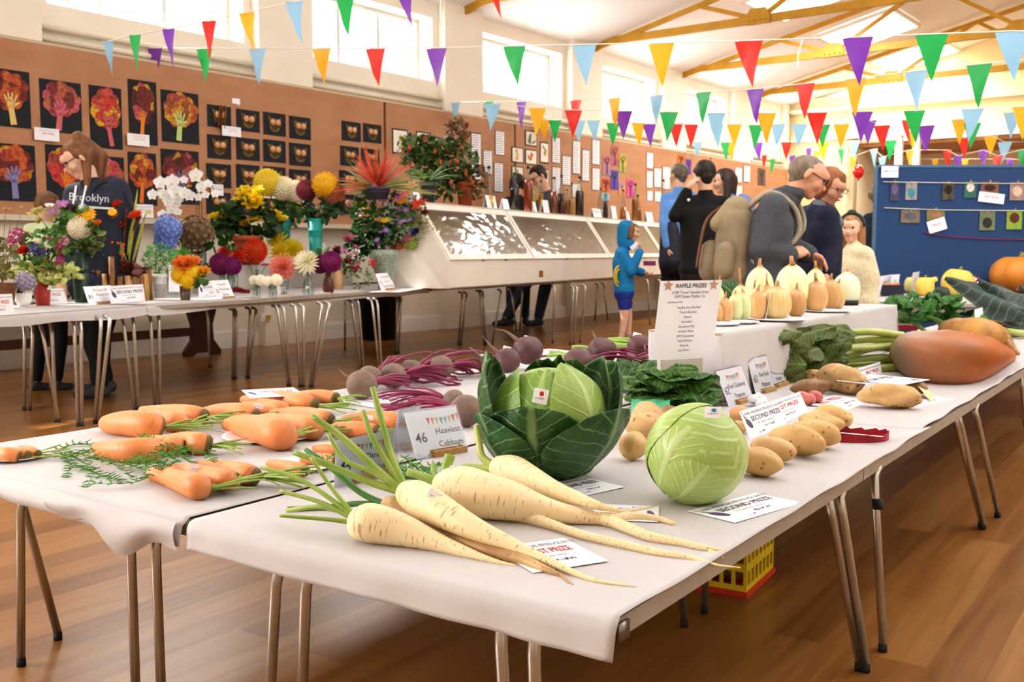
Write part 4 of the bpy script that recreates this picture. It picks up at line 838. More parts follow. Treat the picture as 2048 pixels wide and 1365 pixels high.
potato('third potato of the white row, under the second prize card', 1536, 868, 1648, 890, 33, 73, grp=GP)
potato('fourth potato of the white row', 1580, 858, 1678, 874, 30, 74, grp=GP)
potato('fifth potato of the white row, with a small white sticker', 1600, 838, 1682, 853, 24, 75, grp=GP, stick=(1638, 827, 9, 4, depth(P(1638, 827, ZT + .05)) - .01, None))
potato('farthest potato of the white row', 1622, 828, 1702, 840, 26, 76, grp=GP)
GL = 'potatoes half hidden behind the pale cabbage'
potato('bare cream potato between the two cabbages, nearest of its pile', 1240, 888, 1292, 893, 32, 77, grp=GL)
potato('large spotted potato above the others between the two cabbages', 1262, 845, 1318, 858, 34, 78, POTS, GL, lift=.01)
potato('rough potato at the back of the pile between the cabbages', 1270, 822, 1322, 834, 26, 79, POTS, GL)
potato('brown potato touching the green bag behind the pale cabbage', 1325, 822, 1352, 828, 16, 80, POTB, GL)
potato('pinkish potato left of the second prize card', 1460, 826, 1505, 830, 18, 81, spotmat('pink_potato_skin', 'd3a070', 'c08a5c', '8a5a3a', 55), GL)
potato('small potato peeping below the four coloured potatoes card', 1462, 850, 1492, 856, 14, 82, spotmat('pale_potato_skin', 'd8ab78', 'c39a66', '8a5a3a', 55), GL)
GH = 'giant knobbly potatoes'
potato('giant long potato lying under a certificate at the table edge', 1712, 788, 1848, 794, 28, 83, POTS, GH, nz=.3)
potato('giant knobbly potato beside the mangold stalks with a yellow tag', 1642, 748, 1722, 766, 29, 84, POTS, GH, nz=.35)
potato('knob-ended potato left of the giant knobbly one', 1608, 750, 1650, 756, 15, 85, POTS, GH)
potato('brown-skinned potato with a white sticker behind the small red ones', 1584, 776, 1664, 772, 18, 86, POTB, GH, stick=(1635, 763, 9, 4, depth(P(1635, 763, ZT + .05)), None))
potato('brown potato behind the giant long one', 1812, 772, 1852, 778, 17, 87, POTB, GH)
GR = 'small red potatoes'
for k, (x, y, q) in enumerate([(1607, 794, 'leftmost'), (1617, 798, 'nearest'), (1631, 792, 'rightmost')]): potato('small red potato beside the first prize card, %s of three' % q, x - 16, y, x + 14, y + 3, 14, 90 + k, POTR, GR)
b = B()
for k in range(7): b.blob((.02 * math.cos(k * .9), .02 * math.sin(k * .9), .02 + .006 * (k % 3)), .014, 2, .3, 2, k)
solo('crumpled_tissue', b, M('f4f2f2', .6), 'crumpled white tissue beside the class card blocks', 'tissue', loc=P(1515, 815, ZT))
GCc = 'class cards'; GPc = 'prize certificates'
card('class_card', 'class card 46 Heaviest Cabbage standing on a wooden block', 'class card', (833, 921), (937, 903), (808, 828), classcard('46', 'Heaviest', 'Cabbage'), unit=1.36, sleeve=True, group=GCc)
card('class_card', 'class card 44 for three parsnips, partly hidden by parsnip stalks', 'class card', (668, 978), (785, 948), (672, 884), classcard('44', 'Three', 'Parsnips'), unit=1.5, sleeve=True, group=GCc)
card('class_card', 'class card standing behind number 46, seen from its blank back', 'class card', (786, 905), (830, 895), (800, 822), [('t', 'Carrots', .5, .5, .13, 2, 0)], unit=1.0, sleeve=True, group=GCc)
card('class_card', 'class card 62 Four Coloured Potatoes on a wooden block', 'class card', (1458, 816), (1508, 801), (1431, 744), classcard('62', 'Four Coloured', 'Potatoes'), unit=1.75, sleeve=True, group=GCc)
card('class_card', 'class card 63 Four Seed Potatoes on a wooden block', 'class card', (1512, 792), (1550, 782), (1495, 720), classcard('63', 'Four Seed', 'Potatoes'), unit=1.55, sleeve=True, group=GCc)
card('class_card', 'class card for the heaviest potato, half hidden behind number 63', 'class card', (1540, 782), (1574, 770), (1520, 712), classcard('64', 'Heaviest', 'Potato'), unit=1.5, sleeve=True, group=GCc)
card('prize_certificate', 'SECOND PRIZE certificate propped on the white potatoes', 'certificate', (1500, 880), (1575, 852), (1478, 824), prize('SECOND PRIZE', 51), unit=2.1, block=False, group=GPc, z=ZT + .002)
card('prize_certificate', 'FIRST PRIZE certificate standing behind the second prize one', 'certificate', (1540, 858), (1618, 826), (1520, 812), prize('FIRST PRIZE', 52), unit=2.1, block=False, group=GPc, z=ZT + .002)
card('prize_certificate', 'SECOND PRIZE certificate lying flat in front of the pale cabbage', 'certificate', (1470, 1050), (1605, 1010), (1374, 1027), prize('SECOND PRIZE', 53), flat=True, unit=2.1, block=False, group=GPc)
card('prize_certificate', 'FIRST PRIZE certificate lying under the tips of the near parsnips', 'certificate', (1066, 1151), (1217, 1127), (1005, 1098), prize('FIRST PRIZE', 54), flat=True, unit=2.1, block=False, group=GPc)
card('prize_certificate', 'upside-down certificate under the forked parsnip tips', 'certificate', (1318, 1017), (1190, 1012), (1345, 1050), prize('THIRD PRIZE', 55), flat=True, unit=2.1, block=False, group=GPc)
card('prize_certificate', 'certificate slipped under the dark cabbage, handwriting showing', 'certificate', (1150, 1000), (1250, 978), (1130, 965), prize('SECOND PRIZE', 56), flat=True, unit=2.1, block=False, group=GPc)
card('prize_certificate', 'certificate lying beside the small red potatoes', 'certificate', (1690, 825), (1755, 800), (1632, 795), prize('FIRST PRIZE', 57), flat=True, unit=2.1, block=False, group=GPc)
card('prize_certificate', 'certificate lying at the table edge beyond the giant long potato', 'certificate', (1835, 818), (1915, 800), (1800, 800), prize('FIRST PRIZE', 58), flat=True, unit=2.1, block=False, group=GPc)
card('prize_certificate', 'certificate lying on top of the giant long potato', 'certificate', (1790, 776), (1860, 762), (1728, 754), prize('SECOND PRIZE', 59), flat=True, unit=2.1, block=False, group=GPc, z=ZT + .052)
card('prize_certificate', 'upright certificate behind the giant long potato', 'certificate', (1722, 776), (1766, 760), (1716, 738), prize('FIRST PRIZE', 60), unit=2.1, block=False, group=GPc)
card('prize_certificate', 'certificate lying on the orange mangold', 'certificate', (1918, 684), (1945, 668), (1868, 672), [('p', ell(1.0, .45, .45, .2), 5), ('t', 'SECOND PRIZE', 1.0, .8, .2, 5, .01)], flat=True, unit=2.1, block=False, group=GPc, z=ZT + .118)
b = B(); q = [P(1645, 735, ZT + .03), P(1668, 735, ZT + .035), P(1692, 792, ZT + .002), P(1668, 793, ZT + .002)]; b.grid(lambda u, v: (Vector(q[0]) * (1 - u) + Vector(q[1]) * u) * (1 - v) + (Vector(q[3]) * (1 - u) + Vector(q[2]) * u) * v + Vector((0, 0, .006 * math.sin(v * 6))), 3, 8)
YEL = M('ddd59a', .6, .03, 4); solo('paper_tag', b, YEL, 'curled pale yellow paper tag tied to the giant knobbly potato', 'tag', origin=Vector(q[3]))
b = B(); q = [P(1822, 765, ZT + .045), P(1832, 762, ZT + .045), P(1878, 800, ZT + .004), P(1868, 806, ZT + .004)]; b.grid(lambda u, v: (Vector(q[0]) * (1 - u) + Vector(q[1]) * u) * (1 - v) + (Vector(q[3]) * (1 - u) + Vector(q[2]) * u) * v + Vector((0, 0, .006 * math.sin(v * 5))), 3, 8)
solo('paper_tag', b, YEL, 'pale yellow paper tag hanging off the right end of the giant long potato', 'tag', origin=Vector(q[3]))
t = thing('ribbon_roll', 'dark red prize ribbon with toothed edge lying at the table edge', 'ribbon', P(1700, 885, ZT)); b = B()
RIB = M('9c1626', .45, .12, 12)
e = [(1677, 872), (1720, 876), (1765, 878), (1778, 880), (1765, 886), (1720, 888), (1677, 887)]; sp = spline([P(*q, ZT) for q in e], 40)
b.grid(lambda u, v: Vector(sp[int(round(u * 40))]) + Vector((0, 0, .001 + v * (.022 + (.006 * ((int(u * 40) % 4) / 3) if u < .45 else 0)))), 40, 2); obj('ribbon', b, RIB, t, world=True)
b = B(); b.grid(lambda u, v: Vector(P(1680 + 85 * u, 868 + 8 * u, ZT + .02)) + Vector((0, .012 * v, .002)), 10, 1); obj('ribbon_backing', b, CARDW, t, world=True)
# ================================================================== FAR END OF THE FRONT TABLES
t, pm, rm = root('mangold', 'giant orange mangold lying at the table edge, crown of cut stalks to the left', 'mangold', [(2020, 712, 12), (1990, 712, 28), (1955, 714, 44), (1915, 716, 54), (1870, 714, 54), (1835, 708, 46), (1818, 704, 38)], MANG, None, n=34, seg=30, jit=.2, seed=61, lift=-.004)
b = B(); rr = random.Random(5)
for k in range(26):
 c = Vector(pm[-3]); a = rr.uniform(0, 2 * PI); q = c + Vector((rr.uniform(-.02, .03), rr.uniform(-.05, .05), rr.uniform(-.06, .07))); e = q + Vector((-.03, rr.uniform(-.04, .04), rr.uniform(-.04, .02))); b.tube([q, (q + e) / 2 + Vector((0, .01, .01)), e], [.002, .0016, .0008], 5)
obj('root_hair', b, HAIR, t, world=True)['kind'] = 'stuff'
dm = depth(pm[-3])
def tubepx(b, pts, hw0, hw1, d0, d1, n=14, seg=8, z=ZT):
 w = []
 for i, (x, y) in enumerate(pts):
  f_ = i / (len(pts) - 1); d = d0 + (d1 - d0) * f_; r = (hw0 + (hw1 - hw0) * f_) * d / F; p = PD(x, y, d)
  if p[2] < z + r: p = P(x, y, z + r)
  w.append((*p, r))
 w = spline(w, n); b.tube([q[:3] for q in w], [q[3] for q in w], seg); return [Vector(q[:3]) for q in w]
for pts, h0, h1, dd in [([(1806, 672), (1740, 664), (1670, 668), (1640, 660)], 8, 6, -.15), ([(1808, 680), (1730, 680), (1660, 690)], 8, 6, -.03), ([(1808, 700), (1750, 695), (1690, 715)], 10, 7, -.05), ([(1810, 718), (1750, 716), (1690, 722)], 9, 6, -.04), ([(1806, 735), (1760, 738), (1700, 742)], 9, 6, -.03), ([(1804, 690), (1720, 697), (1650, 690), (1600, 672), (1580, 660)], 8, 5, -.3), ([(1810, 728), (1760, 728), (1690, 733)], 7, 5, .02)]:
 b = B(); tubepx(b, pts, h0, h1, dm, dm + dd); obj('leaf_stalk', b, LSTALK, t, world=True)
def leafblade(b, base, tip, wid, nrm, seed, cup=.15, ruf=.25, nu=8, nv=10, mi=0, droop=0, lobes=0, z=None):
 base, tip, nrm = Vector(base), Vector(tip), Vector(nrm).normalized(); ax = tip - base; L = ax.length; sd = ax.cross(nrm).normalized()
 def fn(u, v):
  s = u * 2 - 1; w = wid * (math.sin(PI * min(1, v * .92 + .06)) ** .7) * (1 + (.3 * math.sin(v * lobes * 2 * PI) if lobes else 0)); e = abs(s)
  h = -cup * wid * s * s + ruf * wid * mnoise.noise(Vector((s * 1.7 + seed * 3.3, v * 2.6, seed))) * (.3 + e) - droop * L * v * v
  p = base + ax * v + sd * (s * w) + nrm * h
  if z is not None and p.z < z + .001: p.z = z + .001 + .002 * e
  return p
 b.grid(fn, nu, nv, mi); return b
rr = random.Random(8)
for k in range(36):
 x = rr.uniform(1560, 1692); y = rr.uniform(658, 752); d = dm - .2 - (1690 - x) / 180 * .42 + rr.uniform(-.08, .08); c = Vector(PD(x, y, d)); c.z = max(c.z, ZT + .01)
 a = rr.uniform(-.6, .6) + math.pi + YAW; q = Vector((math.cos(a), math.sin(a), rr.uniform(-.3, .25))) * rr.uniform(.11, .16); nn = Vector((rr.uniform(-.3, .3) + .3, rr.uniform(-.9, -.2), rr.uniform(.3, 1)))
 b = B(); leafblade(b, c - q * .4, c + q * .6, rr.uniform(.035, .06), nn, k, .3, .55, z=ZT); o = obj('leaf', b, TOPL, t, world=True)
t2_, ps, _ = root('swede', 'giant swede with hairy yellow root end, behind the mangold', 'swede', [(2036, 708, 4), (2020, 698, 12), (1995, 680, 26), (1965, 674, 35), (1930, 672, 36), (1905, 668, 30)], SWEDE, None, n=30, seg=26, jit=.14, seed=62, lift=.0)
b = B()
for k in range(60):
 i = rr.randrange(6, 26); c = ps[i]; r = .1; a = rr.uniform(-.6, 2.6); q = c + Vector((-.3, -.75, 0)).normalized() * (.095 * math.cos(a)) * .9 + Vector((0, 0, .09 * math.sin(a))); e = q + Vector((rr.uniform(-.03, .08), rr.uniform(-.06, .06), -rr.uniform(0, .05))); b.tube([q, (q + e) / 2 + Vector((-.006, -.012, .006)), e], [.0014, .0011, .0006], 4)
obj('root_hair', b, HAIR, t2_, world=True)['kind'] = 'stuff'
t = thing('celery', 'leafy green celery bunch lying behind the swede, stalks to the front', 'celery', P(1860, 690, ZT)); b = B()
for k, (x0, y0, x1, y1) in enumerate([(1900, 655, 1830, 628), (1915, 660, 1850, 620), (1885, 660, 1860, 625), (1850, 664, 1800, 628), (1830, 658, 1785, 630), (1930, 655, 1900, 620)]):
 d = depth(P(1860, 692, ZT)) + .1 * (k % 3); tubepx(b, [(x0, y0), ((x0 + x1) / 2, (y0 + y1) / 2 - 5), (x1, y1)], 4.5, 3, d, d + .1)
obj('leaf_stalk', b, M('8fb457', .45, .15, 12), t, world=True)
for k in range(46):
 x = rr.gauss(1845, 52); x = min(max(x, 1722), 1945); y = rr.uniform(592, 646) + (abs(x - 1850) * .08); d = depth(P(1860, 690, ZT)) + rr.uniform(-.2, .2); c = Vector(PD(x, y, d)); c.z = max(c.z, ZT + .03)
 a = rr.uniform(0, 2 * PI); q = Vector((math.cos(a), math.sin(a) * .6, rr.uniform(-.3, .6))) * .055
 b = B()
 for j in (-.7, 0, .7):
  m_ = Matrix.Rotation(j, 3, 'Z'); leafblade(b, c, c + m_ @ q * (1.5 if j == 0 else 1.2), .034, Vector((rr.uniform(-.5, .5), -.8, rr.uniform(.4, 1))), k + j, .2, .5, 4, 6)
 obj('leaf', b, CELL, t, world=True)
t = thing('kale', 'big plant with very dark blue-green leaves at the right edge of the table', 'kale', P(2010, 676, ZT))
for k, (x0, y0, x1, y1, wpx, sg) in enumerate([(2060, 620, 1892, 556, 48, .2), (2050, 660, 1915, 628, 36, -.3), (2070, 600, 1955, 560, 36, .5), (2080, 650, 1940, 632, 46, -.2), (2080, 690, 1985, 672, 30, -.3), (2060, 640, 1960, 590, 60, .1), (2090, 610, 2040, 570, 40, .2), (2040, 672, 1935, 665, 20, -.4), (2090, 670, 1990, 655, 46, -.1)]):
 d = depth(P(2000, 680, ZT)) + .05 * k; a, c = PD(x0, y0, d + .1), PD(x1, y1, d); b = B(); leafblade(b, a, c, wpx * d / F, Vector((sYw * .6, -cYw * .8, .9 + sg)), k + 40, .35, .5, 10, 14, z=ZT); obj('leaf', b, KALE, t, world=True)
b = B(); tubepx(b, [(2070, 672), (2000, 660)], 8, 6, depth(P(2000, 680, ZT)) + .1, depth(P(2000, 680, ZT)) + .05); obj('leaf_stalk', b, LSTALK, t, world=True)
rr = random.Random(12)
t = thing('leaf_beet', 'pile of green spinach beet leaves in the middle of the table, below the raffle sign', 'spinach leaves', P(1350, 760, ZT))
for k in range(52):
 x = rr.uniform(1195, 1398); y = 720 + 82 * rr.random()
 if x < 1290 and y > 768: y = 768 - rr.random() * 30
 c = Vector(PD(x, y, 3.36 + rr.uniform(-.06, .05))) if x > 1290 else Vector(P(x, y, ZT + .015 + .04 * rr.random())); c.z = max(c.z, ZT + .01)
 a = rr.uniform(-.7, .7) + YAW + (PI if k % 4 == 0 else 0); q = Vector((math.cos(a), math.sin(a), rr.uniform(-.05, .12))) * rr.uniform(.13, .2)
 b = B(); leafblade(b, c - q * .5, c + q * .5, rr.uniform(.045, .07), Vector((rr.uniform(-.25, .25), rr.uniform(-.7, 0), 1)), k, .2, .55, 10, 12, z=ZT); obj('leaf', b, SPIN, t, world=True)
b = B(); leafblade(b, P(1270, 800, ZT + .02), P(1345, 770, ZT + .03), .05, (0, -.4, 1), 77, .2, .4, z=ZT); obj('leaf', b, M('9aa88a', .5, .1, 9), t, world=True)
b = B()
for k in range(5): tubepx(b, [(1300 + k * 6, 708 + k * 3), (1340, 722 + k * 4), (1390 + k * 5, 735 + k * 4)], 4, 2.5, depth(P(1340, 730, ZT + .03)), depth(P(1390, 745, ZT + .03)))
obj('leaf_stalk', b, MAG, t, world=True)
b = B(); tubepx(b, [(1324, 712), (1332, 738)], 7, 7, depth(P(1330, 730, ZT + .05)), depth(P(1330, 730, ZT + .04))); obj('dark_band', b, RUB, t, world=True)
b = B(); b.grid(lambda u, v: Vector(P(1262 + 78 * u, 798 + 26 * v, ZT + .02)) + Vector((0, 0, .016 * math.sin(v * PI) + .012 * mnoise.noise(Vector((u * 6, v * 5, 2))))), 20, 8)
solo('plastic_bag', b, M('63c79a', .35, .15, 12, thin=.3), 'crumpled sea-green plastic bag behind the pale cabbage', 'plastic bag', origin=P(1300, 815, ZT))
BEAN = M('8db352', .45, .18, 20, col2='a9c46e'); GBN = 'runner beans on the far side'
k = 0
for (x0, y0, x1, y1) in [(1145, 694, 1190, 700), (1150, 700, 1215, 703), (1190, 688, 1262, 692), (1205, 683, 1268, 686), (1215, 679, 1270, 682), (1160, 706, 1200, 709), (1225, 690, 1290, 697), (1230, 695, 1285, 702), (1095, 712, 1150, 714), (1100, 706, 1140, 709)]:
 b = B(); d = depth(P(1210, 700, ZT + .01)) + .05 * (k % 3); w = tubepx(b, [(x0, y0), ((x0 + x1) / 2, (y0 + y1) / 2 - 3), (x1, y1)], 3.2, 2.6, d, d + .05, 10, 8)
 solo('runner_bean', b, BEAN, 'long green runner bean on the table behind the beetroot' if k < 8 else 'long green runner bean left of the low stickered beetroot', 'runner bean', origin=w[5], group=GBN if k < 8 else 'runner beans near the cabbage'); k += 1
card('prize_certificate', 'white certificate lying behind the dark beetroot pair, near the beans', 'certificate', (1085, 712), (1155, 705), (1095, 700), prize('FIRST PRIZE', 71), flat=True, unit=2.1, block=False, group='prize certificates')
RAF = [('t', 'RAFFLE PRIZES', .5, 1.275, .078, 1, .012), ('t', '£150 Travel Voucher from', .5, 1.165, .055, 1, 0), ('t', 'IOM Steam Packet Co', .5, 1.095, .055, 1, 0), ('t', 'and Prizes from:', .27, 1.0, .038, 1, 0)]
for k, s in enumerate(['Veg Box from Bry Rad', "Teare's Butchers", 'Feltons', "Kermelly's", 'Grosvenor Pub', 'Andreas Meats', 'IOM Creameries', 'Tania Dolores', 'Shoprite', 'Ivan Dorin']): RAF.append(('t', s, .5, .905 - k * .083, .042, 1, 0))
RAF = [(d[0], d[1], d[2], d[3] / 1.36, d[4], d[5], d[6]) for d in RAF]
sg = card('raffle_sign', 'tall white RAFFLE PRIZES sign with two brown stars standing among the leaves', 'sign', (1303, 722), (1424, 715), (1322, 563), [], block=False, z=.645)
a, ex, ey, w, h = cardframe((1303, 722), (1424, 715), (1322, 563), .645); nz = ex.cross(ey); b = B()
for d in RAF: b.text(d[1], mat4(a + ex * (d[2] * w) + ey * (d[3] * h) + nz * .0012, Matrix((ex * w, nz, ey * w)).transposed()), d[4], 0, bold=d[6])
obj('lettering', b, M('4a4a52', .6, 0, 1), sg, world=True, smooth=False)
b = B(); b.box(a + ex * w * .5 + Vector((-ex.y, ex.x, 0)) * .012 - Vector((0, 0, .079)), (w * .7, .02, .157), rot=frame(ex)); obj('card_stand', b, M('c9c4bc', .7), sg, world=True, smooth=False)
for sx in (.13, .87):
 b = B(); b.poly([a + ex * w * x + ey * h * .945 + ey * w * (y) + nz * .0012 for x, y in star(sx, 0, .085)]); obj('star', b, M('c39a7d', .6, .1, 20), sg, world=True, smooth=False)
def onionmat(name, c1, c2, c3):
 m, nt, b = newmat(name); L = nt.links; uv = nd(nt, 'ShaderNodeUVMap'); mp = nd(nt, 'ShaderNodeMapping'); mp.inputs['Scale'].default_value = (34, 1.6, 1); L.new(uv.outputs[0], mp.inputs[0]); n = nd(nt, 'ShaderNodeTexNoise'); n.inputs['Scale'].default_value = 1.2; n.inputs['Detail'].default_value = 3; L.new(mp.outputs[0], n.inputs[0])
 r = ramp(nt, [(.3, c1), (.7, c2)]); L.new(n.outputs[0], r.inputs[0]); sp = nd(nt, 'ShaderNodeSeparateXYZ'); L.new(uv.outputs[0], sp.inputs[0]); k = ramp(nt, [(.72, .0), (.9, 1.0)]); L.new(sp.outputs[1], k.inputs[0]); mx = nd(nt, 'ShaderNodeMix', data_type='RGBA'); mx.inputs[7].default_value = (*lin(c3), 1); L.new(k.outputs[0], mx.inputs[0]); L.new(r.outputs[0], mx.inputs[6]); L.new(mx.outputs[2], b.inputs['Base Color']); b.inputs['Roughness'].default_value = .32; b.inputs['Subsurface Weight'].default_value = .1; b.inputs['Subsurface Radius'].default_value = (.01, .008, .004); return m
ONG = onionmat('green_white_onion_skin', 'dfe6a8', 'eef0c8', 'b79868'); ONW = onionmat('white_onion_skin', 'f0efd6', 'e6ecc0', 'd8c49a'); ONB = onionmat('brown_onion_skin', 'cf9c62', 'deb480', '9c7a4e'); ONS = onionmat('shallot_skin', 'd3dc98', 'e4e9bc', 'b58a52'); ONY = onionmat('pale_brown_onion_skin', 'dcb878', 'e6cd94', 'a8824e')
def onion(label, x, y, rx, ry, mat, grp, neck=.9, seed=0, lean=0, z=TZ, twin=False, d=None):
 c = P(x, y, z)
 for _ in range(3): c = P(x, y, z + ry * px(c))
 if d: c = PD(x, y, d)
 r = rx * px(c); h = PD(x, y - ry, depth(c))[2] - z; t = thing('onion', label, 'onion', (c[0], c[1], z), group=grp, rot=(lean, lean * .5, seed)); b = B()
 prof = [(0, 0), (r * .35, .004 * h), (r * .72, .10 * h), (r * .95, .28 * h), (r, .45 * h), (r * .96, .62 * h), (r * .8, .79 * h), (r * .5, .91 * h), (r * .22, .98 * h), (r * .13, 1.03 * h)]
 sp = [(max(0, float(q[0])), float(q[1])) for q in spline(prof, 26)]; b.lathe(sp, 28); obj('bulb', b, mat, t)
 for k in range(2 if twin else 1):
  b = B(); o_ = (k - .5) * r * .4 if twin else 0; b.tube([(o_, 0, h * .97), (o_ * 1.1, .004, h * (1.0 + .12 * neck)), (o_ * 1.2 + .006 * math.sin(seed), .006, h * (1.0 + .3 * neck))], [r * .17, r * .12, r * .10], 9, jit=.2, seed=seed); obj('neck', b, M('b98a58', .6, .2, 20), t)
 return t
GA = 'large pale onions at the back of the riser'; GBo = 'brown onions on the middle plate'; GCo = 'brown onions on the right plate'; GD = 'brown onions on the left plate'; GE = 'pale green shallots'
onion('large pale green onion at the left of the back row, tall dry neck', 1519, 571, 29, 39, ONG, GA, .5, 1, d=4.5)
onion('largest pale green onion of the back row, with two dry necks', 1584, 565, 33, 38, ONG, GA, .5, 2, twin=True, d=4.75)
onion('yellowish onion of the back row, partly hidden by the brown ones', 1631, 562, 22, 26, ONS, GA, .6, 3, d=5.15)
onion('large white onion at the right end of the back row', 1693, 572, 27, 28, ONW, GA, .25, 4, d=5.3)
onion('brown onion at the left end, right against the raffle sign', 1432, 625, 15, 20, ONB, GD, .5, 5, d=3.95); onion('brown onion on the left plate beside the pale shallots', 1450, 618, 17, 23, ONB, GD, .7, 6, d=3.97)
onion('pale green shallot front left, next to the brown onion', 1470, 610, 15, 24, ONS, GE, .3, 7, d=4.02); onion('pale green shallot front right of the left plate', 1486, 607, 16, 24, ONS, GE, .3, 8, d=4.06); onion('pale shallot with a tall brown neck behind the left plate', 1481, 587, 19, 18, ONS, GE, 1.6, 9, d=4.25); onion('pale shallot half hidden left of the middle plate', 1508, 592, 14, 18, ONS, GE, .8, 10, d=4.38); onion('pale shallot at the far left behind the raffle sign', 1438, 590, 12, 18, ONS, GE, 1.0, 19, d=4.2)
onion('brown onion at the left of the middle plate', 1515, 604, 18, 24, ONB, GBo, .6, 11, d=4.17); onion('pale brown onion in the middle of the middle plate, behind a card', 1553, 602, 30, 30, ONY, GBo, .5, 12, d=4.2); onion('brown onion at the right of the middle plate', 1593, 603, 20, 26, ONB, GBo, .6, 13, d=4.33); onion('brown onion at the back of the middle plate, neck leaning right', 1534, 588, 15, 20, ONB, GBo, 1.1, 14, d=4.36)
onion('brown onion at the left of the right plate, bent neck', 1632, 587, 24, 25, ONB, GCo, .9, 15, d=4.75); onion('brown onion in the middle of the right plate', 1662, 584, 19, 26, ONB, GCo, .6, 16, d=4.92); onion('pale-striped brown onion at the right of the right plate', 1676, 588, 15, 23, ONY, GCo, .4, 17, d=4.95)
for (x, y, r, q) in [(1440, 652, .075, 'left'), (1480, 648, .075, 'second'), (1556, 642, .13, 'middle'), (1653, 625, .11, 'right')]: plate('white plate under the onions, %s one on the riser' % q, x, y, r, TZ, grp='plates under the onions')
b = B(); b.lathe([(.058, 0), (.058, .026), (.05, .026), (.05, .005), (0, .005)], 24); solo('black_ring', b, RUB, 'black ring stand under the right-hand white onion', 'ring stand', loc=(*PD(1694, 604, 5.3)[:2], TZ))
t = card('class_card', 'class card leaning on the middle plate of onions', 'class card', (1530, 640), (1548, 634), (1560, 585), [('t', 'Onions', .5, .6, .2, 2, 0)], z=TZ, group='class cards')
zc = .62; cp = P(1760, 592, zc); k = px(cp)
t = thing('produce_crate', 'dark navy crate holding carrots at the far end of the riser', 'crate', cp, YAW); b = B(); W_, D_, H_ = 78 * k, .16, 22 * k
b.box((0, 0, .006), (W_, D_, .012)); [b.box((0, s * D_ / 2, H_ / 2), (W_, .008, H_)) for s in (-1, 1)]; [b.box((s * W_ / 2, 0, H_ / 2), (.008, D_, H_)) for s in (-1, 1)]; obj('crate_body', b, M('24263a', .6, .1, 8), t, smooth=False)
for q in range(4):
 b = B(); b.tube([(-W_ * .36 + q * .07, -.03, H_ * .95), (-W_ * .2 + q * .07, .02, H_ * 1.02), (q * .06, .03, H_)], [.006, .018, .013], 10); solo('carrot', b, CARROT, 'carrot lying in the dark navy crate', 'carrot', loc=cp, rot=(0, 0, YAW), group='carrots in the navy crate')
card('class_card', 'class card leaning on the navy crate', 'class card', (1752, 595), (1775, 588), (1775, 553), [('t', '58', .5, .6, .3, 1, 0)], z=zc, group='class cards'); card('class_card', 'class card behind the one leaning on the navy crate', 'class card', (1778, 590), (1795, 588), (1783, 550), [('t', '57', .5, .6, .3, 1, 0)], z=zc, group='class cards', block=False); card('class_card', 'tall narrow card standing before the small yellow squash', 'class card', (1820, 592), (1834, 586), (1826, 546), [('t', '59', .5, .6, .3, 1, 0)], z=zc, group='class cards', block=False)
b = B(); leafblade(b, PD(1500, 612, 4.5), PD(1440, 566, 4.5), .06, (.3, -1, .3), 3, .3, .3); solo('cabbage_leaf', b, CABO, 'single dark green leaf sticking up behind the left onions', 'leaf', origin=PD(1470, 605, 4.5))
r0 = P(1800, 600, .62); r1 = P(2080, 596, .62); b = B(); zc = .62
x0, x1, y0, y1 = XL - .1, XR + .5, 8.05, 9.75
b.box(((x0 + x1) / 2, (y0 + y1) / 2, zc - .012), (x1 - x0, y1 - y0, .022)); b.box(((x0 + x1) / 2, (y0 + y1) / 2, zc - .06), (x1 - x0 - .06, y1 - y0 - .06, .08))
t = thing('folding_table', 'higher table at the far end, carrying squashes and a pumpkin', 'table', ((x0 + x1) / 2, (y0 + y1) / 2, 0), group='folding tables'); obj('tabletop', b, PAPER, t, world=True, smooth=False)
for lx in (x0 + .1, x1 - .1):
 for ly in (y0 + .1, y1 - .1): rodleg(t, (lx, ly, zc - .09), (lx, ly, 0))
SQY = M('e8c860', .3, .08, 5, sss=.05); SQO = M('e0923f', .35, .1, 4, sss=.05); SQD = M('2f3a2c', .35, .3, 18)
def squash(label, x, y, rx, ry, mat, nm, cat, z=zc, lob=0, stem='t', lobn=10, tilt=0, d=None):
 c = P(x, y + ry, z) if d is None else PD(x, y + ry, d); r = rx * px(c); h = 2 * ry * px(c); t = thing(nm, label, cat, c, rot=(0, tilt, YAW)); b = B()
 prof = [(0, .06 * h), (r * .45, .0), (r * .85, .16 * h), (r, .45 * h), (r * .9, .75 * h), (r * .55, .96 * h), (r * .15, .94 * h), (0, .92 * h)]; b.lathe([(max(0, float(q[0])), float(q[1])) for q in spline(prof, 26)], 48, lob=lob, lobn=lobn); obj('flesh', b, mat, t)
 b = B(); b.tube([(0, 0, h * .92), (.004, 0, h * 1.02), (.014, 0, h * 1.08)], [r * .13, r * .09, r * .08], 8); obj('stem', b, M('8a8a4a', .7, .2, 12), t)
 return t
squash('glossy yellow squash in the middle, a red and white rosette at its side', 1910, 565, 31, 27, SQY, 'squash', 'squash', tilt=.15); squash('orange ribbed pumpkin at the right edge of the photo', 2040, 548, 66, 36, SQO, 'pumpkin', 'pumpkin', lob=.04, lobn=11); squash('dark green squash below the glossy yellow one', 1882, 588, 17, 14, SQD, 'squash', 'squash')
squash('round pale-yellow courgette behind the narrow card', 1822, 570, 14, 16, M('d9d48a', .4, .1, 6), 'squash', 'squash'); g_ = squash('yellow gourd with a bent neck, left of the glossy yellow squash', 1848, 573, 19, 19, SQY, 'gourd', 'gourd'); k = px(g_.location); b = B(); b.tube([(10 * k, 0, 26 * k), (18 * k, 0, 32 * k), (24 * k, 0, 34 * k)], [9 * k, 6 * k, 5 * k], 10); obj('neck', b, SQY, g_)
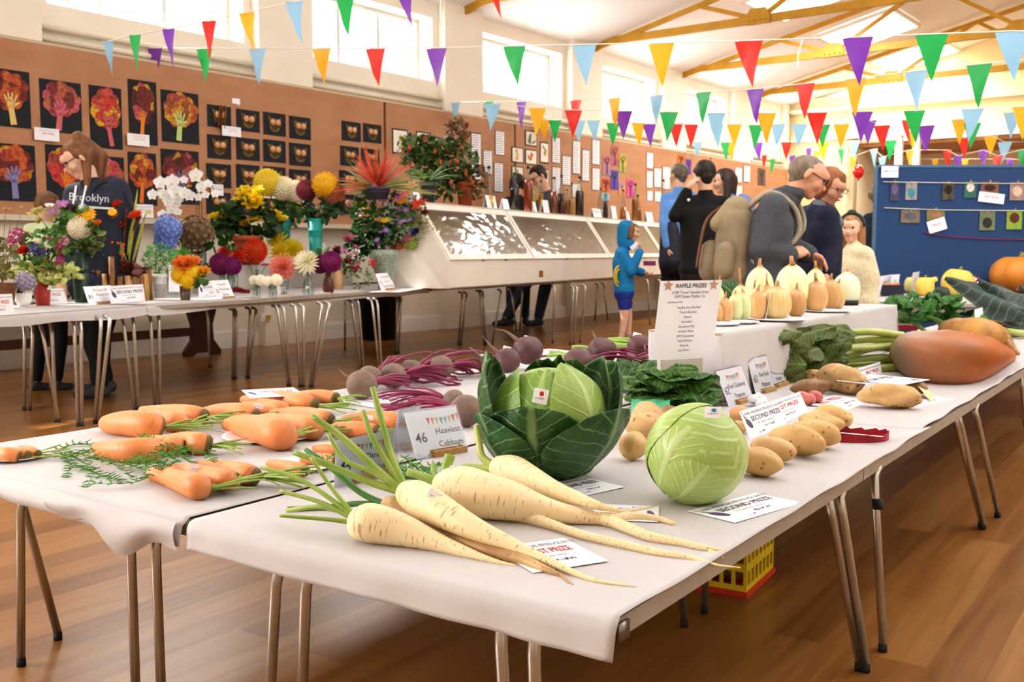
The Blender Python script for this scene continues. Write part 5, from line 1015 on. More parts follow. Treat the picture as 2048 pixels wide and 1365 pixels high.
def rosette(label, c, r, face, cat='rosette', tails=True, tl=None):
 t = thing('rosette', label, cat, c); f = Vector(face).normalized(); m3 = frame(Vector((-f.y, f.x, 0)), (0, 0, 1)); up = f.cross(Vector((-f.y, f.x, 0)).normalized()); ex = Vector((-f.y, f.x, 0)).normalized(); ey = f.cross(ex)
 for nm, r0_, r1_, mt, dz_ in (('ruffle', .62, 1, RED, 0), ('white_ring', .4, .72, CARDW, .006), ('centre', 0, .42, M('e0603f', .5, .05, 3), .009)):
  b = B(); b.grid(lambda u, v: ex * (math.cos(u * 2 * PI) * r * (r0_ + (r1_ - r0_) * v)) + ey * (math.sin(u * 2 * PI) * r * (r0_ + (r1_ - r0_) * v)) + f * (dz_ + (.006 * math.sin(u * 2 * PI * 18) * v if nm == 'ruffle' else 0)), 72, 2); obj(nm, b, mt, t)
 if tails:
  for s in (-1, 1): b = B(); b.grid(lambda u, v: ex * (s * r * (.15 + .5 * v) + (u - .5) * r * .5) - ey * r * (.7 + 1.2 * v) - f * .004, 2, 6); obj('ribbon_tail', b, RED, t)
 return t
d_ = depth(P(1945, 590, zc)) - .2; rosette('red and white rosette propped against the glossy yellow squash', PD(1945, 566, d_), 20 * d_ / F, Vector((sYw * .9, -cYw, .9)), tails=False)
t = thing('rosette', 'red and white prize rosette lying behind the mangold stalks', 'rosette', P(1775, 690, ZT)); b = B(); dd = depth(P(1775, 690, ZT))
b.grid(lambda u, v: PD(1730 + 42 * u + 4 * v, 632 + 30 * u + 20 * v * (1 - u * .5) - 8 * math.sin(u * PI), dd - .02 * v), 14, 4); obj('white_ribbon', b, CARDW, t, world=True)
b = B(); b.grid(lambda u, v: PD(1726 + 46 * u, 630 + 26 * u - 9 * math.sin(u * PI) + 7 * v * (1 + .4 * (int(u * 28) % 2)), dd - .03), 28, 2); obj('red_edge', b, RED, t, world=True)
b = B(); b.grid(lambda u, v: PD(1772 + 62 * u, 652 + 10 * v - 3 * math.sin(u * PI) + (2 if int(u * 30) % 2 else 0), dd - .05 + .02 * v), 30, 3); obj('ruffle', b, RED, t, world=True)
b = B(); b.grid(lambda u, v: PD(1776 + 50 * u, 648 + 5 * v, dd - .02), 10, 2); obj('white_ribbon', b, CARDW, t, world=True)
card('class_card', 'class card lying behind the mangold stalks', 'class card', (1682, 702), (1730, 696), (1690, 652), [('t', 'Mangold', .5, .5, .2, 2, 0)], group='class cards', block=False); card('class_card', 'card leaning between the celery and the kale', 'class card', (1956, 700), (1972, 692), (1948, 620), [('t', 'Celery', .5, .5, .2, 2, 0)], group='class cards', block=False)
c = P(1490, 1195, 0); t = thing('plastic_crate', 'yellow plastic crate with red rim standing on the floor under the near table', 'crate', c, math.radians(4)); YC = M('e6cf2e', .4, .05, 5); b = B(); W_, D_, H_ = .36, .26, .17
for s in (-1, 1):
 for n_, L_, ax in ((10, W_, 0), (7, D_, 1)):
  off = s * (D_ if ax == 0 else W_) / 2
  for z in (.02, .085, .155): b.box((0, off, z) if ax == 0 else (off, 0, z), (L_, .008, .024) if ax == 0 else (.008, L_, .024))
  for q in range(n_ + 1): x = -L_ / 2 + L_ * q / n_; b.box((x, off, H_ / 2) if ax == 0 else (off, x, H_ / 2), (.01, .009, H_) if ax == 0 else (.009, .01, H_))
b.xf(Matrix.Translation((-W_ / 2, D_ / 2, 0))); obj('crate_body', b, YC, t, smooth=False)
b = B(); b.box((-W_ / 2, D_ / 2, .008), (W_ + .02, D_ + .02, .016)); obj('base_rim', b, M('d2412c', .4, .05, 5), t, smooth=False)
for q in range(6): b = B(); b.blob((0, 0, .05), (.055, .045, .042), 3, .15, 1.2, q); solo('potato', b, POTB, 'potato inside the yellow plastic crate', 'potato', loc=(c[0] - W_ + .07 + (q % 3) * .11, c[1] + .07 + (q // 3) * .11, .012 + .0), group='potatoes in the yellow crate')
# ================================================================== FLOWERS
_fh = {}
def flowerhead(kind):
 if kind in _fh: return _fh[kind]
 rr = random.Random(hash(kind) % 100 if False else len(_fh) + 11); b = B()
 def petal(base, dr, L, w, up, cup=.2, mi=0, n=4):
  dr = dr.normalized(); sd = dr.cross(up).normalized(); nn = sd.cross(dr)
  vs = []
  for j in range(n + 1):
   v = j / n; ww = w * math.sin(PI * (v * .86 + .1)) ** .8
   for s in (-1, 0, 1): vs.append(Vector(base) + dr * (L * v) + sd * (s * ww) + nn * (cup * L * (v * v) - .0) + nn * (abs(s) * ww * .35))
  fs = [(j * 3 + i, j * 3 + i + 1, j * 3 + i + 4, j * 3 + i + 3) for j in range(n) for i in (0, 1)]
  b.add(vs, fs, mi)
 def sph(n):
  for i in range(n): z = 1 - 2 * (i + .5) / n; a = i * 2.39996; q = math.sqrt(1 - z * z); yield Vector((q * math.cos(a), q * math.sin(a), z))
 if kind == 'ball':
  b.blob((0, 0, 0), .86, 3)
  for p in sph(230): petal(p * .78, (p + Vector((0, 0, .25)).cross(p) * 0 + p.cross(Vector((0, 0, 1))).cross(p) * .5), .26, .085, p, .5, n=2)
 elif kind == 'spiky':
  b.blob((0, 0, 0), .45, 2)
  for p in sph(190):
   if p.z > -.55: q = (p + Vector((rr.uniform(-.2, .2), rr.uniform(-.2, .2), rr.uniform(-.1, .2)))).normalized(); petal(p * .25, q, .78, .05, Vector((0, 0, 1)) if abs(p.z) < .95 else Vector((1, 0, 0)), .12, n=2)
 elif kind == 'cactus':
  b.blob((0, 0, 0), .3, 2)
  for p in sph(80):
   if p.z > -.35: petal(p * .15, p + Vector((0, 0, .15)), .88, .09, Vector((0, 0, 1)) if abs(p.z) < .95 else Vector((1, 0, 0)), .1, n=3)
 elif kind == 'shaggy':
  b.blob((0, 0, 0), .9, 3, .05, 4)
  for p in sph(260): q = (p + Vector((rr.uniform(-.5, .5), rr.uniform(-.5, .5), rr.uniform(-.7, .3)))).normalized(); petal(p * .8, q, .3, .05, p if abs(q.dot(p)) < .98 else Vector((1, 0, 0)), .3, n=2)
 elif kind == 'rose':
  for k in range(5):
   n = 4 + k;
   for i in range(n): a = 2 * PI * i / n + k * .7; d = Vector((math.cos(a), math.sin(a), 1.5 - k * .36)); petal(Vector((math.cos(a) * .08 * k, math.sin(a) * .08 * k, -.25)), d, .75 + .06 * k, .38, Vector((-math.cos(a), -math.sin(a), .5)), .28, n=4)
  b.blob((0, 0, .1), .3, 2)
 elif kind == 'daisy':
  for i in range(14): a = 2 * PI * i / 14; petal((0, 0, 0), Vector((math.cos(a), math.sin(a), .12)), 1, .2, Vector((0, 0, 1)), .05, n=3)
  b.blob((0, 0, .06), (.3, .3, .16), 2, mi=1)
 elif kind == 'cosmos':
  for i in range(8): a = 2 * PI * i / 8; petal((0, 0, 0), Vector((math.cos(a), math.sin(a), .2)), 1, .34, Vector((0, 0, 1)), .08, n=3)
  b.blob((0, 0, .08), (.2, .2, .12), 2, mi=1)
 elif kind == 'orchid':
  for i, (w, L) in enumerate([(.34, .95), (.55, .95), (.36, .9), (.36, .9), (.55, .95)]): a = PI / 2 + 2 * PI * i / 5; petal((0, 0, 0), Vector((math.cos(a), math.sin(a), .08)), L, w, Vector((0, 0, 1)), .06, n=4)
  b.blob((0, -.12, .14), (.14, .2, .16), 2, mi=1)
 elif kind == 'hydrangea':
  b.blob((0, 0, 0), .8, 2)
  for p in sph(90):
   if p.z < -.75: continue
   c = p * (.88 + rr.uniform(-.06, .08)); t1 = p.orthogonal().normalized(); t2 = p.cross(t1)
   for i in range(4): a = PI / 2 * i + rr.random(); petal(c, t1 * math.cos(a) + t2 * math.sin(a) + p * .25, .19, .09, p, .1, n=2)
 elif kind == 'lily':
  for i in range(6): a = 2 * PI * i / 6; petal((0, 0, -.2), Vector((math.cos(a), math.sin(a), .7)), 1, .2, Vector((0, 0, 1)), -.35, n=4)
 elif kind == 'cluster':
  for p in sph(26):
   if p.z < -.5: continue
   c = p * .75; t1 = p.orthogonal().normalized(); t2 = p.cross(t1)
   for i in range(5): a = 2 * PI * i / 5; petal(c, t1 * math.cos(a) + t2 * math.sin(a) + p * .2, .3, .12, p, .1, n=2)
 _fh[kind] = mesh('flower_' + kind, b, [None, None][:1 + max(b.m)], True); return _fh[kind]
def fcol(c, c2=None): return M(c, .5, .12, 6, col2=c2, thin=.3)
CENT = M('d9a52c', .6, .2, 20)
def flower(t, kind, c, r, mat, facing=None, name='flower', mat2=CENT):
 me = flowerhead(kind); o = bpy.data.objects.new(name, me); C.objects.link(o); o.parent = t; o.location = Vector(c) - Vector(t.location); o.scale = (r, r, r)
 f = Vector(facing) if facing is not None else Vector((sYw * .6, -cYw * .6, .75)) + Vector((R.uniform(-.3, .3), R.uniform(-.3, .3), R.uniform(-.3, .3)))
 o.rotation_euler = f.to_track_quat('Z', 'Y').to_euler()
 if len(me.materials) == 0: me.materials.append(mat)
 for i, s in enumerate(o.material_slots): s.link = 'OBJECT'; s.material = mat if i == 0 else mat2
 return o
GRN = M('3f6a2a', .5, .3, 14, thin=.2); GRN2 = M('567d35', .5, .3, 14, thin=.2); GRND = M('2c4a24', .5, .3, 14, thin=.15); VARI = M('87973f', .5, .1, 40, col2='d7d48a', thin=.2); STEM = M('4d7034', .5, .15, 10); CLEARG = clear('vase_glass', 'e9f1ee', .05, .04)
def leaves(t, d, reg, n, size, mat, seed, name='foliage', wr=.38, dj=.07, elong=1.0, up=0):
 """spray of leaves filling an ellipse of the photo around depth d: one mesh"""
 rr = random.Random(seed); b = B(); x, y, rx, ry = reg
 for k in range(n):
  while True:
   a, e = rr.uniform(-1, 1), rr.uniform(-1, 1)
   if a * a + e * e < 1: break
  c = Vector(PD(x + a * rx, y + e * ry, d + rr.uniform(-dj, dj))); q = Vector((rr.uniform(-1, 1), rr.uniform(-1, 1), rr.uniform(-.7, .8) + up)).normalized() * size * rr.uniform(.6, 1.2); q *= elong
  leafblade(b, c - q * .5, c + q * .5, size * wr * rr.uniform(.7, 1.1), (rr.uniform(-1, 1) + .3, rr.uniform(-1, .3), rr.uniform(.1, 1)), k, .2, .25, 2, 4)
 return obj(name, b, mat, t, world=True)
def stems(t, d, base, tops, r=.003, mat=STEM, name='stem', droop=0):
 b = B(); p0 = Vector(PD(*base, d))
 for (x, y) in tops:
  p = Vector(PD(x, y, d)); m = p0.lerp(p, .5) + Vector((0, 0, .02)) + (p0 - p).cross(Vector((0, 0, 1))) * R.uniform(-.06, .06); s = spline([p0, m, p], 8); b.tube([q for q in s], r, 5)
 return obj(name, b, mat, t, world=True)
def vase(t, x, yb, yt, d, w, mat, kind='taper', name='vase', water=None, wt=None):
 """lathe vase from base pixel row yb to top row yt, widths in pixels"""
 k = d / F; p = PD(x, yb, d); zb_ = t.location.z; h = (yb - yt) * k + p[2] - zb_; p = np.array([p[0], p[1], zb_]); r = w * k / 2; rt = (wt if wt else w) * k / 2
 prof = {'taper': [(r * .8, 0), (r * .85, .02 * h), (rt, h)], 'bottle': [(r * .85, 0), (r, .12 * h), (r, .35 * h), (r * .8, .6 * h), (r * .5, .8 * h), (r * .62, h)], 'urn': [(r * .55, 0), (r * .45, .08 * h), (r * .55, .25 * h), (r * .85, .6 * h), (r * 1.05, .85 * h), (r * .95, h)], 'bowl': [(r * .5, 0), (r * .9, .35 * h), (r, h)], 'pot': [(r * .78, 0), (r * .96, .8 * h), (r * 1.06, .8 * h), (r * 1.08, h)]}[kind]
 sp = [(float(q[0]), float(q[1])) for q in spline(prof, 18)] if kind in ('bottle', 'urn', 'bowl') else prof; sp = sp + [(sp[-1][0] * .93, sp[-1][1]), (sp[-1][0] * .9, h * .6)]
 b = B(); b.lathe(sp, 24, c=p); return obj(name, b, mat, t, world=True)
def arr(name, label, cat, x, y, group=None, z=ZF):
 c = P(x, y, z); e = onft(x, .60 if x < 330 else .80 if z == ZF else 1.1, z); c = c if depth(c) < depth(e) else e            # keep it on the table top
 return thing(name, label, cat, c, group=group), depth(c)
def fl(t, d, items, dj=.02, fs=1.1):
 for it in items:
  x, y, r, kind, mat = it[:5]; k = d / F; flower(t, kind, PD(x, y, d - .03 + R.uniform(-dj, dj)), r * k * fs, fcol(*mat) if isinstance(mat, tuple) else fcol(mat), it[5] if len(it) > 5 else None)
MAGF, REDF, YEL1, PURF, LIL, WHF, CRE, ORF, PNK = 'c23a86', 'd8382c', 'f3cf24', '7d3a7c', 'a78fd0', 'fbf8f2', 'f4ecd2', 'ee7b34', 'e88aa8'
vd = (sYw, -cYw, .25)
q0 = onft(452, .88); q1 = onft(706, .88); RZ = float(PD(580, 529, depth((q0 + q1) / 2))[2]); e_ = Vector(q1 - q0).normalized(); n_ = Vector((-e_.y, e_.x, 0)); b = B(); pts = [Vector(q0), Vector(q1), Vector(q1) + n_ * .36, Vector(q0) + n_ * .36]; b.add([p + Vector((0, 0, .002)) for p in pts] + [p + Vector((0, 0, RZ - ZF)) for p in pts], [(3, 2, 1, 0), (4, 5, 6, 7), (0, 1, 5, 4), (1, 2, 6, 5), (2, 3, 7, 6), (3, 0, 4, 7)])
solo('display_riser', b, M('bdb6b0', .6, .02, 5), 'pale grey riser at the back of the flower table carrying the begonia and teal vases', 'riser', origin=Vector(q0), smooth=False)
t, d = arr('dried_arrangement', 'brown basket with dry twigs and seed heads at the left end of the flower table', 'flower arrangement', 4, 604); vase(t, 4, 604, 566, d, 52, M('6b4426', .8, .3, 40), 'bowl', 'basket'); stems(t, d, (4, 570), [(10, 430), (22, 440), (42, 428), (30, 470), (-5, 440), (48, 450)], .0018, M('6e5a34', .7)); leaves(t, d, (8, 520, 28, 45), 60, .05, M('6f6a35', .6, .3, 12, thin=.2), 1)
b = B(); [b.blob(PD(x, y, d), .012, 2) for x, y in ((10, 418), (21, 420), (43, 416))]; obj('seed_head', b, M('a08a5a', .7), t, world=True)
t, d = arr('flower_posy', 'bright mixed posy with magenta phlox and variegated leaves in a red and white mug', 'flower arrangement', 86, 606); vase(t, 86, 604, 566, d, 30, M('a8352c', .4, .05, 4), 'taper', 'mug'); b = B(); k = d / F; b.lathe([(15.4 * k, 0), (15.6 * k, .03)], 24, c=PD(86, 580, d)); obj('mug_band', b, WHITE, t, world=True)
leaves(t, d, (85, 545, 78, 22), 150, .06, VARI, 2, 'variegated_foliage'); leaves(t, d, (80, 500, 58, 42), 160, .05, GRN2, 3); stems(t, d, (86, 570), [(35, 470), (80, 500), (120, 490), (48, 500), (125, 470)])
fl(t, d, [(35, 472, 17, 'cluster', MAGF), (22, 484, 12, 'cluster', MAGF), (48, 500, 10, 'rose', REDF), (72, 498, 15, 'cluster', '7468c4'), (88, 508, 14, 'cluster', '7468c4'), (87, 500, 8, 'daisy', ('f6d6e6',)), (76, 484, 6, 'ball', CRE), (92, 517, 7, 'rose', ORF), (118, 496, 11, 'cluster', 'd63f7e'), (127, 482, 11, 'cluster', PNK), (119, 522, 10, 'cluster', MAGF), (122, 508, 8, 'cluster', 'b8324e'), (54, 470, 7, 'cluster', MAGF), (98, 478, 6, 'cluster', MAGF), (124, 512, 6, 'cluster', '4a72b0')])
t, d = arr('hydrangea_dish', 'lilac-grey hydrangea head in a small white dish at the front', 'flower arrangement', 47, 603); vase(t, 47, 602, 586, d, 32, WHITE, 'bowl', 'dish'); fl(t, d, [(50, 565, 20, 'hydrangea', ('a9a0b4', 'c4bccb'))]); leaves(t, d, (34, 580, 12, 10), 8, .06, GRND, 4)
t, d = arr('flower_vase', 'dark green vase of cream dahlia, sunflower and purple anemones behind the posies', 'flower arrangement', 163, 592); vase(t, 163, 592, 506, d, 30, M('1d3428', .3, .1, 5), 'taper', 'vase', wt=36)
leaves(t, d, (150, 460, 48, 48), 150, .06, GRN2, 5); leaves(t, d, (180, 480, 30, 30), 70, .05, M('6d7442', .6, .3, 12), 6); fl(t, d, [(159, 457, 21, 'ball', ('f5ecd6', 'efe0c0'), vd), (178, 430, 15, 'daisy', ('f2b51f',), vd), (152, 434, 14, 'daisy', ('f6d633',)), (107, 425, 12, 'cosmos', 'b678c8'), (126, 410, 12, 'cosmos', 'c77fd0'), (99, 412, 10, 'orchid', WHF), (165, 416, 9, 'cluster', WHF), (225, 425, 9, 'daisy', ('f2c02f',)), (192, 447, 9, 'rose', ORF), (140, 415, 8, 'ball', '5a2a44')]); stems(t, d, (163, 510), [(107, 428), (126, 413), (178, 435), (159, 460)])
b = B(); b.tube(spline([PD(150, 470, d), PD(110, 470, d), PD(75, 430, d), PD(65, 425, d)], 10), .0022, 5); obj('stem', b, STEM, t, world=True); leaves(t, d, (75, 430, 16, 16), 14, .05, M('b9b06a', .6, .2, 8, thin=.3), 7)
t, d = arr('floral_art', 'floral art of reed maces, striped blades and orange blooms in a split-log basket', 'flower arrangement', 242, 602); k = d / F; LOG = M('8b623a', .7, .35, 14, stretch=(6, 6, 1)); LOGL = M('c39a64', .7, .25, 14, stretch=(6, 6, 1))
for i in range(13):
 a = -PI * .02 + i / 12 * PI * 1.04; x = 242 - 58 * math.cos(a); dz = -.10 * math.sin(a) * .8; hh = R.uniform(48, 64) + (30 if i == 5 else 0); b = B(); p = PD(x, 602, d + dz + .0); q = Vector(p); q.z = ZF; b.tube([q, q + Vector((R.uniform(-.006, .006), 0, hh * k))], [6.2 * k, 5.6 * k], 7, jit=.15, seed=i); obj('log_stave', b, LOGL if i % 3 == 1 else LOG, t, world=True)
leaves(t, d, (235, 540, 62, 14), 60, .075, M('5d2420', .4, .3, 12), 8, 'red_foliage', dj=.1); leaves(t, d, (190, 500, 25, 25), 60, .05, M('6c7a3a', .6, .3, 12), 9)
for pts in ([(215, 570), (225, 500), (243, 405)], [(240, 560), (247, 480), (252, 420)], [(225, 560), (210, 520), (198, 475)], [(255, 550), (262, 480), (280, 430)], [(235, 560), (228, 490), (215, 440)]):
 b = B(); s = spline([(*PD(x, y, d), 0) for x, y in pts], 12); b.tube([q[:3] for q in s], [.004 if i < 4 else .013 for i in range(13)], 8); obj('reed_mace', b, M('55302a', .8, .25, 20), t, world=True)
for (x0, y0, x1, y1) in [(252, 520, 205, 385), (245, 520, 222, 395), (258, 520, 275, 378), (265, 525, 292, 425), (240, 510, 212, 400), (255, 510, 265, 440)]:
 b = B(); a, c = PD(x0, y0, d - .02), PD(x1, y1, d); leafblade(b, a, c, .011, (sYw, -cYw, .3), x0, .1, .1, 2, 8); obj('striped_blade', b, M('a9ac4c', .5, .2, 14, stretch=(20, 20, .3)), t, world=True)
for pts in ([(190, 428), (185, 385), (210, 365), (240, 395), (245, 420)], [(205, 362), (240, 375), (262, 410), (272, 425)], [(200, 420), (215, 400), (240, 402)]):
 b = B(); b.tube(spline([PD(x, y, d) for x, y in pts], 16), .005, 6); obj('willow_hoop', b, M('231a18', .6), t, world=True)
b = B(); [b.blob(PD(x, y, d - .05), .011, 2) for x, y in ((224, 485), (236, 487), (247, 490), (246, 497), (220, 512), (246, 510), (222, 520), (228, 545))]; obj('berry', b, M('cf5a48', .35), t, world=True)
fl(t, d, [(230, 408, 11, 'rose', 'e2542a'), (241, 446, 9, 'rose', 'ea5f2a'), (270, 430, 11, 'rose', 'e85c30'), (195, 447, 9, 'rose', 'e8702e'), (226, 430, 8, 'rose', 'f0a030'), (297, 425, 8, 'lily', 'c9bf72')])
t, d = arr('potted_asparagus_fern', 'feathery green fern in a white pot with dots', 'potted plant', 320, 584); vase(t, 320, 584, 548, d, 28, WHITE, 'pot', 'pot'); rr = random.Random(4); b = B()
k = d / F; [b.blob(Vector(PD(320 + 11 * math.cos(a), 556 + 8 * (i % 4), d - .9 * 13 * k)), .0045, 1) for i, a in enumerate([j * .8 for j in range(14)])]; obj('pot_dots', b, M('8f7d8f', .5), t, world=True)
leaves(t, d, (318, 518, 34, 32), 420, .04, M('3f8a2e', .5, .25, 16, thin=.25), 10, 'fern_foliage', wr=.10)
b = B(); q = [PD(337, 584, d - .06), PD(370, 584, d), PD(365, 540, d), PD(338, 530, d - .04)]; b.add([*q], [(0, 1, 2, 3)]); solo('folded_paper', b, CARDW, 'white folded paper standing between the dotted pot and the blue vase', 'paper', origin=q[0], smooth=False)
t, d = arr('orchid', 'white moth orchid with two tall stems of big white blooms', 'potted plant', 398, 578); vase(t, 398, 578, 545, d, 30, M('d9d4cf', .4), 'pot', 'pot');
for pts in ([(396, 548), (393, 440), (392, 350), (370, 345), (330, 368)], [(402, 548), (404, 440), (403, 360), (410, 350), (432, 388)], [(399, 548), (398, 450), (398, 372)]): b = B(); b.tube(spline([PD(x, y, d) for x, y in pts], 18), .004, 6); obj('stem', b, M('6a5a34', .6), t, world=True)
leaves(t, d, (398, 540, 22, 14), 6, .16, GRND, 11, 'leaf', wr=.22)
for x, y, r in [(306, 390, 13), (321, 366, 15), (327, 388, 13), (345, 365, 18), (352, 385, 18), (370, 388, 15), (380, 392, 13), (338, 402, 15), (356, 404, 14), (345, 418, 14), (356, 424, 9), (326, 430, 12), (368, 360, 9), (393, 352, 17), (404, 375, 14), (398, 395, 10), (416, 368, 10), (431, 388, 10), (412, 390, 9)]: flower(t, 'orchid', PD(x, y, d - .04), r * d / F, M('ffffff', .45, 0, 1, thin=.25), (sYw + R.uniform(-.3, .3), -cYw + R.uniform(-.3, .3), .15), mat2=M('f4ecc0', .5))
t, d = arr('hydrangea_vase', 'big blue hydrangea head in a low glass, left of the brown one', 'flower arrangement', 345, 585); vase(t, 345, 585, 540, d, 22, CLEARG, 'taper', 'glass'); fl(t, d, [(336, 458, 27, 'hydrangea', ('7f9fe4', 'a9bdf0'), vd), (332, 482, 22, 'hydrangea', ('7d98dc', '96aef0'), vd)]); leaves(t, d, (360, 510, 14, 10), 8, .11, M('69a84e', .45, .2, 10, thin=.35), 12); stems(t, d, (345, 580), [(338, 480)], .004)
t, d = arr('hydrangea_vase', 'brown-green faded hydrangea head in a clear glass vase', 'flower arrangement', 402, 560); vase(t, 402, 560, 502, d, 24, CLEARG, 'taper', 'glass'); fl(t, d, [(392, 470, 35, 'hydrangea', ('75693e', '9a7a62'), vd)]); leaves(t, d, (420, 495, 14, 9), 6, .1, GRND, 13); stems(t, d, (402, 555), [(395, 480)], .004)
t, d = arr('flower_posy', 'yellow chrysanthemums and orange roses in a small dark blue vase', 'flower arrangement', 371, 602); vase(t, 371, 602, 572, d, 22, M('2b2a4a', .3, .4, 20, col2='7a5a2c'), 'taper', 'vase'); fl(t, d, [(368, 526, 17, 'rose', 'ee8b3e'), (384, 524, 15, 'rose', 'f09a4e'), (356, 522, 10, 'rose', 'e0642a'), (360, 550, 17, 'shaggy', 'f0c71c'), (386, 548, 18, 'shaggy', 'f3cf24'), (376, 562, 15, 'shaggy', 'f0c71c'), (407, 542, 11, 'rose', 'eeb03c')]); leaves(t, d, (400, 560, 13, 14), 10, .07, GRN, 14)
t, d = arr('dahlia_glass', 'two purple ball dahlias in clear glasses beside the number 76 card', 'flower arrangement', 452, 590)
for x in (445, 461): vase(t, x, 590, 540, d, 12, CLEARG, 'taper', 'glass')
fl(t, d, [(441, 529, 20, 'ball', ('7a1f52', '8d2a66'), vd), (465, 533, 16, 'ball', ('8a2a72', '7a1f62'), vd)]); stems(t, d, (452, 575), [(443, 535), (464, 538)])
t, d = arr('dahlia_glass', 'spiky red dahlias behind the purple ones', 'flower arrangement', 470, 575); vase(t, 470, 575, 535, d, 14, CLEARG, 'taper', 'glass'); fl(t, d, [(475, 516, 18, 'cactus', 'd6301f'), (447, 508, 14, 'cactus', 'c82a24')]); leaves(t, d, (462, 505, 16, 14), 16, .06, GRN, 15); stems(t, d, (470, 565), [(475, 520), (450, 512)])
t, d = arr('potted_begonia', 'bushy yellow begonia in a terracotta pot', 'potted plant', 497, 530, z=RZ); vase(t, 497, 530, 472, d, 56, M('a55634', .7, .15, 8), 'pot', 'pot'); leaves(t, d, (495, 440, 72, 42), 130, .10, GRND, 16, wr=.42, dj=.14); leaves(t, d, (460, 455, 35, 40), 40, .10, GRN, 17, wr=.42)
fl(t, d, [(495, 392, 18, 'rose', 'f2d42c'), (508, 386, 17, 'rose', 'f4dc3c'), (506, 402, 17, 'rose', 'f0cf24'), (488, 382, 13, 'rose', 'f4dc3c'), (448, 428, 11, 'rose', 'f0cf30'), (510, 438, 12, 'rose', 'f4d83a'), (550, 430, 13, 'rose', 'f2d42c'), (565, 437, 9, 'rose', 'f4dc4c'), (428, 432, 9, 'rose', 'f4dc3c'), (519, 418, 9, 'rose', 'e8c524'), (489, 447, 8, 'rose', 'f0d030'), (470, 402, 8, 'rose', 'f6e468')], .08)
t, d = arr('dahlia_glass', 'red and yellow striped dahlia with pink cosmos in a bud vase', 'flower arrangement', 515, 583); vase(t, 515, 583, 540, d, 14, CLEARG, 'bottle', 'vase'); fl(t, d, [(510, 502, 22, 'ball', ('c9261a', 'e2602a'), vd), (494, 520, 9, 'cosmos', ('c94f9a', 'f3d9e6')), (519, 518, 9, 'cosmos', ('c94f9a', 'f6e2ec')), (530, 532, 8, 'cosmos', 'c8408c')]); stems(t, d, (515, 575), [(510, 505), (495, 522), (530, 534)])
TEAL = M('1f8f86', .45, .05, 6)
t, d = arr('chrysanthemum_vase', 'teal vase of one yellow and two cream ball chrysanthemums', 'flower arrangement', 566, 520, z=RZ); vase(t, 566, 520, 438, d, 26, TEAL, 'taper', 'vase', wt=34); fl(t, d, [(535, 366, 25, 'ball', ('f2d531', 'f6e468'), vd), (567, 378, 22, 'ball', ('f8f0c8', 'fbf6e0'), vd), (590, 383, 20, 'ball', ('f6edd8', 'efe0c6'), vd)], .05); leaves(t, d, (575, 425, 34, 26), 60, .085, GRN, 18); stems(t, d, (566, 450), [(537, 385), (567, 390), (590, 395)], .005)
t, d = arr('chrysanthemum_vase', 'teal vase of one yellow and two bronze-red ball chrysanthemums', 'flower arrangement', 632, 530, z=RZ); vase(t, 632, 530, 438, d, 24, TEAL, 'taper', 'vase', wt=31); fl(t, d, [(613, 381, 19, 'ball', ('7d3042', '8f4250'), vd), (650, 370, 23, 'shaggy', 'efc022', vd), (667, 386, 20, 'ball', ('9a4050', 'd08a58'), vd)], .05); leaves(t, d, (640, 420, 42, 26), 70, .09, GRND, 19); stems(t, d, (632, 450), [(615, 392), (650, 385), (665, 400)], .005)
t, d = arr('dahlia_vase', 'bunch of yellow cactus dahlias in the middle of the table', 'flower arrangement', 570, 580); vase(t, 570, 580, 530, d, 18, CLEARG, 'taper', 'glass'); fl(t, d, [(557, 486, 24, 'cactus', 'f8e23c'), (585, 503, 24, 'cactus', 'f6de34'), (560, 508, 22, 'cactus', 'f2da3a')], .05)
t, d = arr('dahlia_vase', 'salmon pink cactus dahlia in a short glass with a white tag', 'flower arrangement', 568, 590); vase(t, 568, 590, 562, d, 14, CLEARG, 'taper', 'glass'); fl(t, d, [(566, 536, 27, 'cactus', ('e87a72', 'f0a890'), vd)]); stems(t, d, (568, 585), [(566, 540)])
for q, (x, hs) in enumerate([(514, [(508, 561, 9), (521, 561, 10)]), (546, [(536, 563, 9), (553, 561, 11)])]):
 t, d = arr('bud_glass', 'small glass with two white pompon dahlias, %s of two' % ('left', 'right')[q], 'flower arrangement', x, 596 + q * 3); vase(t, x, 594 + q * 3, 568, d, 17, CLEARG, 'taper', 'glass'); fl(t, d, [(a, c, r, 'ball', ('fbf6dc', 'fffdf4'), vd) for a, c, r in hs]); stems(t, d, (x, 592), [(a, c) for a, c, r in hs], .002)
t, d = arr('dahlia_vase', 'white cactus dahlia in a clear bottle vase with a white tag', 'flower arrangement', 617, 592); vase(t, 617, 592, 545, d, 22, CLEARG, 'bottle', 'vase'); fl(t, d, [(613, 526, 24, 'cactus', ('fbf8ea', 'f6f0c8'), vd), (622, 515, 12, 'cactus', 'f6ecc0')]); stems(t, d, (617, 588), [(613, 530)]); b = B(); q = PD(615, 575, d - .03); b.box(q, (.03, .002, .018), rz=YAW); obj('tag', b, CARDW, t, world=True, smooth=False)
t, d = arr('dahlia_vase', 'two dark purple ball dahlias in a brown ribbed vase', 'flower arrangement', 657, 586); vase(t, 657, 586, 542, d, 22, M('5a2f28', .25, .15, 20), 'bottle', 'vase'); fl(t, d, [(662, 524, 19, 'ball', ('82225c', '96307a'), vd), (639, 529, 17, 'ball', ('6f1a48', '7f2560'), vd)]); leaves(t, d, (650, 500, 16, 12), 10, .07, GRN, 20)
